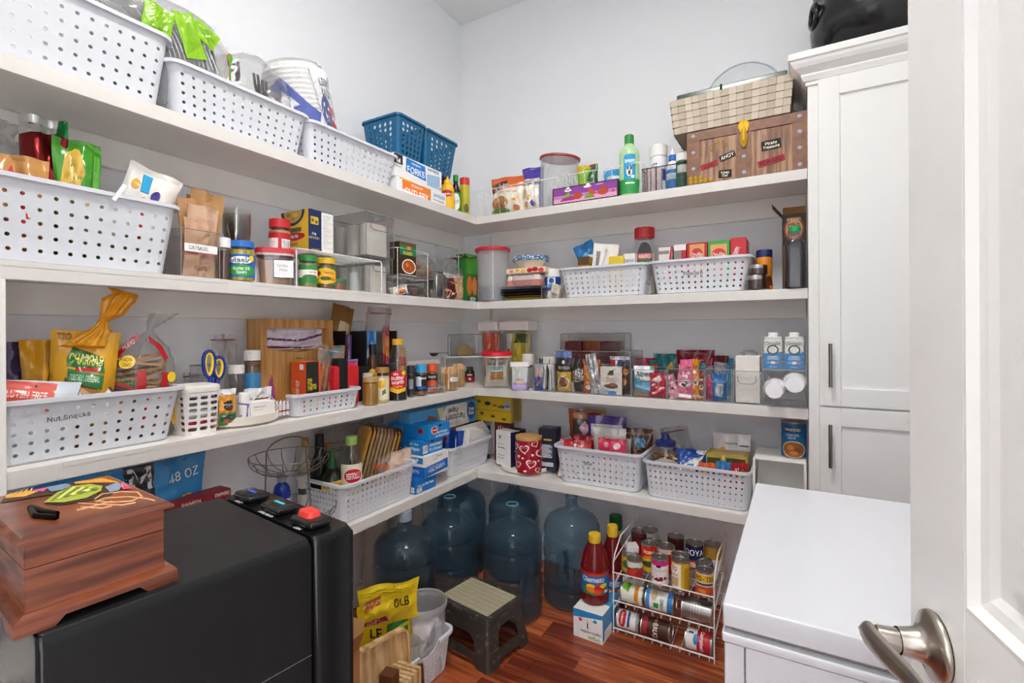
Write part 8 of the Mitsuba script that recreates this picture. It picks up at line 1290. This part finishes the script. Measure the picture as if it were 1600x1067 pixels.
for j in range(5): part(k, 'slat', box(.10, .014, .21, ('#c9a26a', '#d4b07a', '#be965c')[j % 3], .0015, 0, 0, (j - 2) * .017), 'pine')
k = thing('brown_board', 'dark brown board leaning against the floor basket', 'board', M=tr(.70, -1.235, .0004, 70, -6)); part(k, None, box(.08, .010, .17, '#4a3020', .0015), 'satin')
# can rack
k = thing('can_rack', 'white wire three-tier can rack beside the chest freezer', 'rack', M=tr(0, 0, 0)); X0, X1, YF_, YB = 1.105, 1.50, -.455, -.10
TZ = [(.03, .075), (.145, .19), (.262, .262)]
for s, x in ((0, X0), (1, X1)):
    wires(k, 'side_frame', [[[x, YF_, .0025], [x, YF_, .30], [x, YF_ + .02, .325], [x, YF_ + .10, .375], [x, YB, .375], [x, YB, .0025]], [[x, YF_, .10], [x, YB, .145]], [[x, YF_, .20], [x, YB, .25]], [[x, YF_, .30], [x, YB, .335]]], .003)
for zf_, zb_ in TZ:
    t = part(k, 'tier', G(*tube([[X0, YF_ - .012, zf_], [X1, YF_ - .012, zf_]], .0026, '#e6e6e4', 6).arr()), 'satin'); L = []
    for i in range(11): x = X0 + (X1 - X0) * (i + .5) / 11; L.append([[x, YF_ - .012, zf_ + .0], [x, YF_ - .006, zf_ - .022], [x, YF_ + .01, zf_ - .018], [x, YB, zb_ - .018]])
    L += [[[X0, y, zf_ - .018 + (zb_ - zf_) * (y - YF_) / (YB - YF_)], [X1, y, zf_ - .018 + (zb_ - zf_) * (y - YF_) / (YB - YF_)]] for y in np.linspace(YF_ + .02, YB, 4)]
    part(t, 'wire', (lambda g: ([g.add(*tube(l, .0014, '#e3e3e0', 5).arr()) for l in L], g)[1])(G()), 'satin')
ZTOP = TZ[2][0] - .018 + .0018
def rackcan(lab, px, pt, y, r, h, col, its, tilt=0, roll=0, rz=None, bsdf='satin', a=(-95, 95), z=None):
    q = P(px, pt, y=y); x = min(max(q[0], X0 + r + .002), X1 - r - .002); face = math.degrees(math.atan2(CAM[1] - y, CAM[0] - x)) + 90
    k = thing('food_can', lab, 'can', M=tr(x, y, z or ZTOP, face if rz is None else rz, tilt, roll)); can(k, r, h, col, its, a=a, bsdf=bsdf); return k
T1, TS = .0365, .032
rackcan('red-labelled can at the far left back of the rack top', 992, 826, -.20, T1, .105, '#8a1c22', [('r', 0, .7, 1, .9, '#3a3030')])
rackcan('dark-topped can second in the back row of the rack', 1015, 832, -.17, T1, .108, '#c9c6c2', [('r', 0, 0, 1, .3, '#8a8f96')])
rackcan('silver can behind the red and yellow can on the rack', 1021, 848, -.26, T1, .095, '#b5b4b0', [('r', 0, .1, 1, .6, '#cfccc6')])
rackcan('maroon can with a red lid mark at the back of the rack', 1056, 844, -.19, T1, .11, '#4a1c1c', [('r', 0, .2, 1, .5, '#8a2c24')])
rackcan('navy can with white lettering at the back right of the rack', 1085, 852, -.22, T1, .11, '#1c2456', [('t', 'GOYA', .5, .72, .24, '#f0f0f4', .7), ('r', 0, 0, 1, .4, '#c43038'), ('r', .3, .08, .8, .3, '#e9e0d8')])
rackcan('pale gold can at the far right back of the rack', 1114, 853, -.20, T1, .112, '#b58a34', [('r', 0, 0, 1, .5, '#d9d2c4')])
rackcan('red-rimmed can behind the beet can on the rack', 1041, 858, -.31, T1, .11, '#b52028', [('r', 0, .8, 1, 1, '#d9c8b8')])
rackcan('red and yellow tomato can behind the small tomato can', 1014, 855, -.34, TS, .118, '#d9b42c', [('r', 0, .52, 1, 1, '#c4221f'), ('t', 'Rotel', .5, .78, .14, '#f4dcae', .6), ('p', [(.2, .5), (.8, .55), (.7, .66), (.3, .62)], '#e07a2a'), ('e', .5, .3, .3, .12, '#3a4a24')])
rackcan('yellow can standing behind the yellow and white can', 1063, 869, -.36, T1, .106, '#c9962a', [('r', 0, .3, 1, .6, '#e6dcb8')])
rackcan('white condensed milk can with a navy band tilted at the right', 1109, 876, -.32, TS * 1.05, .085, '#e9e4da', [('r', 0, .62, 1, .98, '#23307a'), ('t', 'NESTLE', .5, .80, .17, '#f0f0f4', .56), ('t', 'LaLechera', .5, .5, .12, '#3a5aa8', .6), ('e', .6, .26, .16, .13, '#c4302c'), ('e', .42, .24, .14, .1, '#e9dcc8'), ('r', 0, 0, 1, .07, '#5a9a3a')], roll=-16)
rackcan('small tomato can at the front left of the rack top', 992, 880, -.425, TS, .078, '#b5342c', [('r', 0, .62, 1, 1, '#d9d6cf'), ('e', .4, .36, .18, .2, '#c9382c'), ('e', .7, .3, .18, .2, '#a8241e'), ('p', [(.3, .6), (.6, .72), (.7, .62)], '#4a7a34')])
rackcan('tall white beet can with a pink band at the front of the rack', 1031, 872, -.43, TS * 1.06, .112, '#e9e4e2', [('r', 0, .82, 1, 1, '#d02a86'), ('e', .45, .80, .09, .05, '#2a2426'), ('r', .25, .62, .75, .64, '#b5a0a8'), ('p', [(.25, .22), (.45, .18), (.42, .36)], '#6a1428'), ('p', [(.42, .20), (.6, .2), (.6, .38), (.48, .36)], '#7a1a30'), ('p', [(.62, .24), (.78, .3), (.66, .4)], '#6a1428'), ('p', [(.12, .2), (.24, .24), (.2, .34)], '#7a1a30')], tilt=3)
rackcan('tall yellow and white can at the front of the rack', 1064, 886, -.43, TS * 1.1, .115, '#d0a52c', [('r', .0, .06, .5, .94, '#e9e2d0'), ('t', '90', .25, .76, .16, '#a8281f', .3), ('p', [(.1, .1), (.4, .15), (.42, .45), (.15, .42)], '#c9a87a'), ('o', 'hominy', .25, .55, .1, '#4a3a30', .3)] + [('r', .6, .1 + .07 * q, .92, .12 + .07 * q, '#8a6a14') for q in range(11)], tilt=-4)
rackcan('tomato can with a yellow band at the front right of the rack', 1101, 896, -.425, TS * 1.06, .098, '#d9c4ae', [('r', 0, .62, 1, .92, '#e2b82c'), ('t', 'RO-TEL', .5, .76, .2, '#1c1a1a', .7), ('e', .5, .22, .46, .2, '#c4522a'), ('r', .2, .48, .8, .56, '#3a3a6a'), ('e', .4, .2, .14, .1, '#e08a3a')])
k = thing('spice_pack', 'stack of small red and black packs at the left of the rack top', 'packs', M=tr(X0 + .045, -.34, ZTOP, 30))
for j in range(3): part(k, 'pack', box(.052, .05, .031, ('#2a2a2c', '#c9342c', '#d9d4d0')[j], .003, .0321 * j), 'film'); 
part(k, 'printing', prt([('r', .1, .70, .9, .94, '#c9c9c8'), ('r', .1, .38, .9, .62, '#d9473a')], front(.052, .05, .096), .54), 'satin', False)
rackcan('yellow can hidden behind the small tomato can', 983, 875, -.385, TS, .075, '#c9a22c', [('e', .5, .5, .3, .3, '#3a6a34')])
# lying cans
def lying(lab, pl, pr_, tier, y, r, col, its, steel='#b9b7b2', rot=0, bsdf='satin'):
    zf_, zb_ = TZ[tier]; z = zf_ - .018 + (zb_ - zf_) * (y - YF_) / (YB - YF_) + .0018 + r; a, b = P(pl, 960, y=y - r)[0], P(pr_, 960, y=y - r)[0]; h = b - a
    k = thing('food_can', lab, 'can', M=tr(a, y, z) @ tr(0, 0, 0, 0, 0, 90) @ tr(0, 0, 0, rot)); can(k, r, h, col, its, a=(-100, 100), steel=steel, tab=False, bsdf=bsdf)
yf = YF_ + .032
lying('green and white can lying at the left on the middle tier', 968, 1005, 1, yf, .037, '#dfe2d6', [('p', [(0, 0), (.4, 0), (.5, .35), (0, .45)], '#7fb02c'), ('r', 0, .62, 1, .82, '#d9a22c'), ('t', 'RAPIDO', .5, .72, .12, '#c4281f', .4), ('e', .3, .3, .16, .1, '#5a9a34')], rot=-30)
lying('blue and white bean can lying in the middle tier', 1006, 1052, 1, yf, .038, '#e6e6e2', [('r', 0, .82, 1, 1, '#2a7ac4'), ('r', 0, 0, 1, .14, '#3a8ad0'), ('e', .34, .3, .2, .14, '#c9b08a'), ('t', 'GREAT', .66, .62, .12, '#1f6a34', .4), ('r', .6, .3, .75, .5, '#2f8a3f')], rot=-30)
lying('bare silver can lying at the right on the middle tier', 1063, 1112, 1, yf + .004, .040, '#a9a7a3', [('r', 0, .3 + .1 * q, 1, .33 + .1 * q, '#c9c7c3') for q in range(4)], bsdf='metal')
lying('silver and white can lying behind the green can on the middle tier', 972, 1006, 1, yf + .078, .036, '#c4c4c0', [('r', 0, .4, 1, .7, '#e0e0dc')])
lying('red and white soup can lying at the left on the bottom tier', 961, 998, 0, yf, .0365, '#e4e0d8', [('e', .5, .25, .3, .18, '#b5202c'), ('t', 'Swanson', .5, .25, .1, '#f0e6e0', .4), ('p', [(.2, .5), (.8, .5), (.7, .62), (.3, .62)], '#2a4a9a'), ('r', 0, .9, 1, 1, '#9aa0a6')], rot=-35)
lying('brown tomato sauce can lying in the bottom tier', 999, 1046, 0, yf, .0375, '#4a241a', [('r', 0, 0, 1, .22, '#7a1a1f'), ('e', .5, .12, .3, .1, '#a82a30'), ('t', 'SAUCE', .66, .52, .17, '#f0e6dc', .5), ('o', 'TOMATO', .42, .52, .1, '#d9c4b0', .4)], rot=-40)
lying('red and white condensed soup can lying at the right on the bottom tier', 1068, 1112, 0, yf, .0385, '#e9e6e0', [('r', 0, .45, 1, 1, '#b81c28'), ('t', "Campbell's", .55, .66, .14, '#f4eeea', .7), ('e', .5, .4, .14, .1, '#2f86c4'), ('r', .3, .1, .36, .3, '#3a5a9a')], rot=-30)
lying('dark red can lying behind the silver can on the middle tier', 1066, 1108, 1, yf + .085, .037, '#7a2424', [])
# juice bottles and the shake box
k = thing('shake_case', 'white and blue shake carton case under the front juice bottle', 'box', M=tr(1.032, -.455, .0004, -2)); a_ = .118; carton(k, .13, .20, a_, '#e9e9e6', fr=[('p', [(0, .70), (1, .86), (1, 1), (0, .98)], '#2f88c8'), ('t', 'Orgain', .72, .10, .12, '#6a9a34', .4, 180), ('t', 'organic nutrition', .60, .28, .09, '#3a3f44', .7, 180), ('e', .25, .66, .07, .06, '#d94a7a'), ('e', .5, .68, .07, .06, '#e9e4c8'), ('e', .75, .72, .07, .06, '#3a9ac4'), ('r', .48, .4, .52, .6, '#3a3f44')], ri=[('p', [(0, .1), (1, 0), (1, 1), (0, 1)], '#3a96cc'), ('r', .1, .05, .5, .4, '#e4e6e4')], to=[('t', 'Orgain', .2, .5, .2, '#6a9a34', .3, 90), ('p', [(.5, .5), (1, .4), (1, 1), (.7, 1)], '#3a96cc')])
JP = lambda r, h: [(0, .001), (r * .92, .001), (r, .006), (r, h * .16), (r * .96, h * .2), (r * .96, h * .44), (r, h * .48), (r * 1.0, h * .54), (r * .78, h * .74), (r * .52, h * .84), (r * .50, h * .88)]
for px, pt, y, pw, zb, lab in ((929, 833, -.45, 44, .119, 'red juice bottle with yellow cap standing on the shake case'), (957, 820, -.30, 38, .0, 'red juice bottle with yellow cap standing behind, beside the can rack')):
    r, h, M = rnd(px, pw, pt, S4, Y=y, zb=zb); k = thing('juice_bottle', lab, 'bottle', M=M); part(k, 'bottle', lathe(JP(r, h), '#6b1418', 32, 200), 'gloss'); part(k, 'cap', lathe([(0, h * .875), (r * .44, h * .875), (r * .44, h * .99), (r * .40, h), (0, h)], '#e0b52a', 26, 60), 'satin')
    for j in range(16): a = 2 * math.pi * j / 16; part(k, 'rib', tube([[r * .99 * math.cos(a), r * .99 * math.sin(a), h * .55], [r * .80 * math.cos(a), r * .80 * math.sin(a), h * .73]], .0012, '#a8443c', 4), 'gloss') if j % 2 == 0 else None
    wrap(k, r * .985, h * .16, h * .50, [('r', 0, 0, 1, 1, '#2a6aa8'), ('r', 0, .82, 1, 1, '#c43a2a'), ('t', 'Clamato', .46, .66, .2, '#f4f4f6', .56), ('e', .5, .2, .34, .22, '#3a7a3a'), ('e', .4, .34, .12, .14, '#e8c22a'), ('e', .42, .22, .14, .12, '#e27a2a'), ('e', .62, .28, .14, .2, '#c42a24'), ('e', .58, .14, .1, .1, '#d94a34'), ('e', .72, .4, .1, .1, '#d9c83a'), ('r', .74, .08, .84, .2, '#dfe6ea')], (-85, 85))
r, h, M = rnd(962, 20, 805, S4, Y=-.16, zb=.0); k = thing('oil_jug', 'tall bottle with dark green cap behind the juice bottles', 'bottle', M=M); bottle(k, [(0, 0), (r * 2.2, .004), (r * 2.2, h * .5), (r * 1.2, h * .78), (r * .9, h * .84)], '#b0a68c', 'gloss', (h * .83, r * 1.0, h), '#14592c')
# ================================================================ water dispenser with the wooden box
DZ_ = .98
k = thing('water_dispenser', 'black bottom-loading water dispenser with three top buttons in the left foreground', 'water dispenser', M=tr(1.03, -2.084, .0004, -7))
W, D = .304, .352
scene['black_gloss'] = pr(rgb('#0e0f11'), .14, .35); scene['black_satin'] = pr(rgb('#1b1b1d'), .4, .3)
mpart(k, 'body', m3.Manifold.hull(prism(.01, W, D * .80, DZ_ - .012, W, D * .80, .006) + prism(DZ_ - .012, W, D * .80, DZ_ - .002, W - .016, D * .80 - .002, .006)).translate([0, -D * .10, 0]), 'black_gloss')
mpart(k, 'front', m3.Manifold.hull(prism(.01, W, D * .198, DZ_ - .012, W, D * .198, .018) + prism(DZ_ - .012, W, D * .198, DZ_ - .001, W - .018, D * .198 - .010, .012)).translate([0, D * .401, 0]), 'black_gloss')
mpart(k, 'top_panel', prism(DZ_ - .0019, W - .018, D * .78, DZ_ + .0005, W - .02, D * .78, .004).translate([0, -D * .10, 0]), 'black_satin')
part(k, 'door_seam', box(.0006, D * .78, .0014, '#4a4b50', .0001, DZ_ - .16, W / 2 + .0001, -D * .1), 'gloss')
part(k, 'lettering', prt([('t', 'PRIMO', .5, .5, .7, '#3c3d42', .9, 0)], plane_map([W / 2 + .0004, D * .42, .60], [0, 0, .10], [0, -.03, 0]), 3), 'gloss', False)
for j, (c, t, x) in enumerate((('#2a52c0', 'COLD', .095), ('#2fb6c4', 'ROOM TEMP', .0), ('#d93a34', 'HOT', -.095))):
    x = -x; b = part(k, 'button', box(.058, .036, .012, '#141416', .004, DZ_ - .0008, x, D * .385), 'gloss'); 
    part(b, 'marker', box(.028, .005, .0012, c, .0004, DZ_ + .0113, x, D * .388) if j < 2 else G(*loft([(DZ_ + .0113, .036, .024, .008), (DZ_ + .019, .032, .020, .008)], c, 4).xf(tr(x - .006, D * .388, 0)).arr()), 'satin')
    part(k, 'lettering', prt([('t', t, .5, .5, .8, '#d9dadd', .95, 180)], plane_map([x - .022, D * .315, DZ_ - .0006], [.044, 0, 0], [0, .007, 0]), 6), 'satin', False)
# wooden keepsake box
def box_fn(p, n, uv): return mikit.mix(CL('#4a1d0e'), CL('#82452a'), mikit.smoothstep(.2, .8, mikit.fbm(p.x * 22, p.y * 9, p.z * 90, octaves=4)))
scene['box_wood'] = pr(mikit.proc(box_fn), .2, clearcoat=.6, clearcoat_gloss=.9)
k = thing('wooden_box', 'polished wooden keepsake box with a carved painted lid on top of the dispenser', 'box', M=tr(1.046, -2.213, DZ_ + .0012, -4)); BW, BD = .185, .118
mpart(k, 'body', prism(.018, BW, BD, .060, BW, BD, .001, 2), 'box_wood'); mpart(k, 'lid', prism(.0608, BW, BD, .084, BW, BD, .001, 2) + prism(.084, BW, BD, .0861, BW + .016, BD + .016, .001, 2) + prism(.0861, BW + .016, BD + .016, .0885, BW + .016, BD + .016, .001, 2) + prism(.0885, BW + .016, BD + .016, .093, BW + .002, BD + .002, .001, 2), 'box_wood')
base = prism(.008, BW + .02, BD + .02, .0135, BW + .02, BD + .02, .001, 2) + prism(.0135, BW + .02, BD + .02, .018, BW + .004, BD + .004, .001, 2)
mpart(k, 'base', base, 'box_wood')
for sx in (-1, 1):
    for sy in (-1, 1):
        f = m3.Manifold.extrude(m3.CrossSection([[(0, 0), (.030, 0), (.038, .008), (0, .008)]]), .008).rotate([90, 0, 0]); f2 = m3.Manifold.extrude(m3.CrossSection([[(0, 0), (.030, 0), (.038, .008), (0, .008)]]), .008).rotate([90, 0, 90])
        ff = f.translate([0, .008, 0]) + f2; mpart(k, 'foot', ff.scale([-sx, -sy, 1]).translate([sx * (BW / 2 + .01), sy * (BD / 2 + .01), 0]) if True else f, 'box_wood')
_iv = np.linalg.inv(PLACE[k]); ZL = DZ_ + .0012 + .0936
def lidpt(px, py): q = _iv @ np.array([*P(px, py, z=ZL), 1.0]); return (min(max(q[0], -BW / 2 + .003), BW / 2 - .003), min(max(q[1], -BD / 2 + .003), BD / 2 - .003))
lp = lambda pts: [((x + .15) / .3, (y + .15) / .3) for x, y in (lidpt(*p) for p in pts)]
its = [('p', lp([(0, 768), (60, 752), (140, 745), (215, 748), (226, 755), (180, 768), (165, 778), (95, 789), (70, 787), (100, 770), (60, 776), (0, 786)]), '#35190e')]
for pts, c in (([(110, 751), (160, 747), (205, 748), (222, 754), (190, 753), (150, 754), (118, 756)], '#d98f2c'), ([(0, 766), (40, 756), (75, 751), (60, 757), (20, 764)], '#d99034'), ([(5, 771), (38, 764), (60, 768), (40, 776), (8, 779)], '#e0a33c'), ([(25, 762), (55, 757), (75, 762), (68, 769), (45, 766)], '#c4487a'), ([(72, 762), (100, 755), (112, 759), (98, 766), (80, 769)], '#71859a'),
    ([(68, 786), (90, 770), (115, 760), (140, 757), (160, 760), (158, 768), (135, 779), (100, 786)], '#98a63a'), ([(164, 762), (182, 755), (192, 757), (186, 767), (172, 770)], '#7c90a4'), ([(186, 756), (206, 753), (224, 756), (212, 763), (192, 766)], '#c9486e')): its.append(('p', lp(pts), c))
for q in range(7): t = q / 6; its.append(('p', lp([(78 + 10 * q, 784 - 3.0 * q), (82 + 11 * q, 784 - 2.6 * q), (112 + 7 * q, 762 + .5 * q), (108 + 7 * q, 761 + .4 * q)]), '#c9cf6a' if q % 2 else '#6f7a24'))
for q in range(5): its += [('p', lp([(190 + 6 * q, 764 - 1.5 * q), (193 + 6 * q, 764 - 1.5 * q), (196 + 5 * q, 755), (194 + 5 * q, 755)]), '#e28aa4'), ('p', lp([(10 + 9 * q, 777 - 1.5 * q), (13 + 9 * q, 777 - 1.5 * q), (18 + 8 * q, 769 - q), (15 + 8 * q, 769 - q)]), '#f0c46a')]
part(k, 'carving', prt(its, plane_map([-.15, -.15, .0932], [.3, 0, 0], [0, .3, 0]), 1, None, .0005), 'satin', False)
g = G()
for l in ([(148, 780), (160, 772), (190, 768), (215, 769), (222, 776), (205, 783), (170, 785), (150, 783), (165, 778), (200, 776), (230, 779), (242, 782)], [(122, 786), (150, 788), (190, 789), (212, 785)], [(120, 797), (150, 790), (175, 783)], [(126, 792), (160, 794), (175, 790)]): 
    g.add(*tube([[*lidpt(*p), .0935] for p in l], .0011, '#d9a878', 5).arr())
part(k, 'signature', g, 'satin')
a, b, c_ = lidpt(52, 800), lidpt(82, 806), lidpt(62, 812)
part(k, 'latch', tube([[*lidpt(48, 795), .0955], [*lidpt(66, 803), .0965], [*lidpt(88, 806), .0955]], .0034, '#241810', 8) + tube([[*lidpt(56, 808), .0955], [*lidpt(88, 811), .0955]], .003, '#1c120c', 8) + tube([[*lidpt(50, 798), .0955], [*lidpt(56, 808), .0955]], .003, '#2a1c12', 8), 'metal', label='small dark metal latch key')
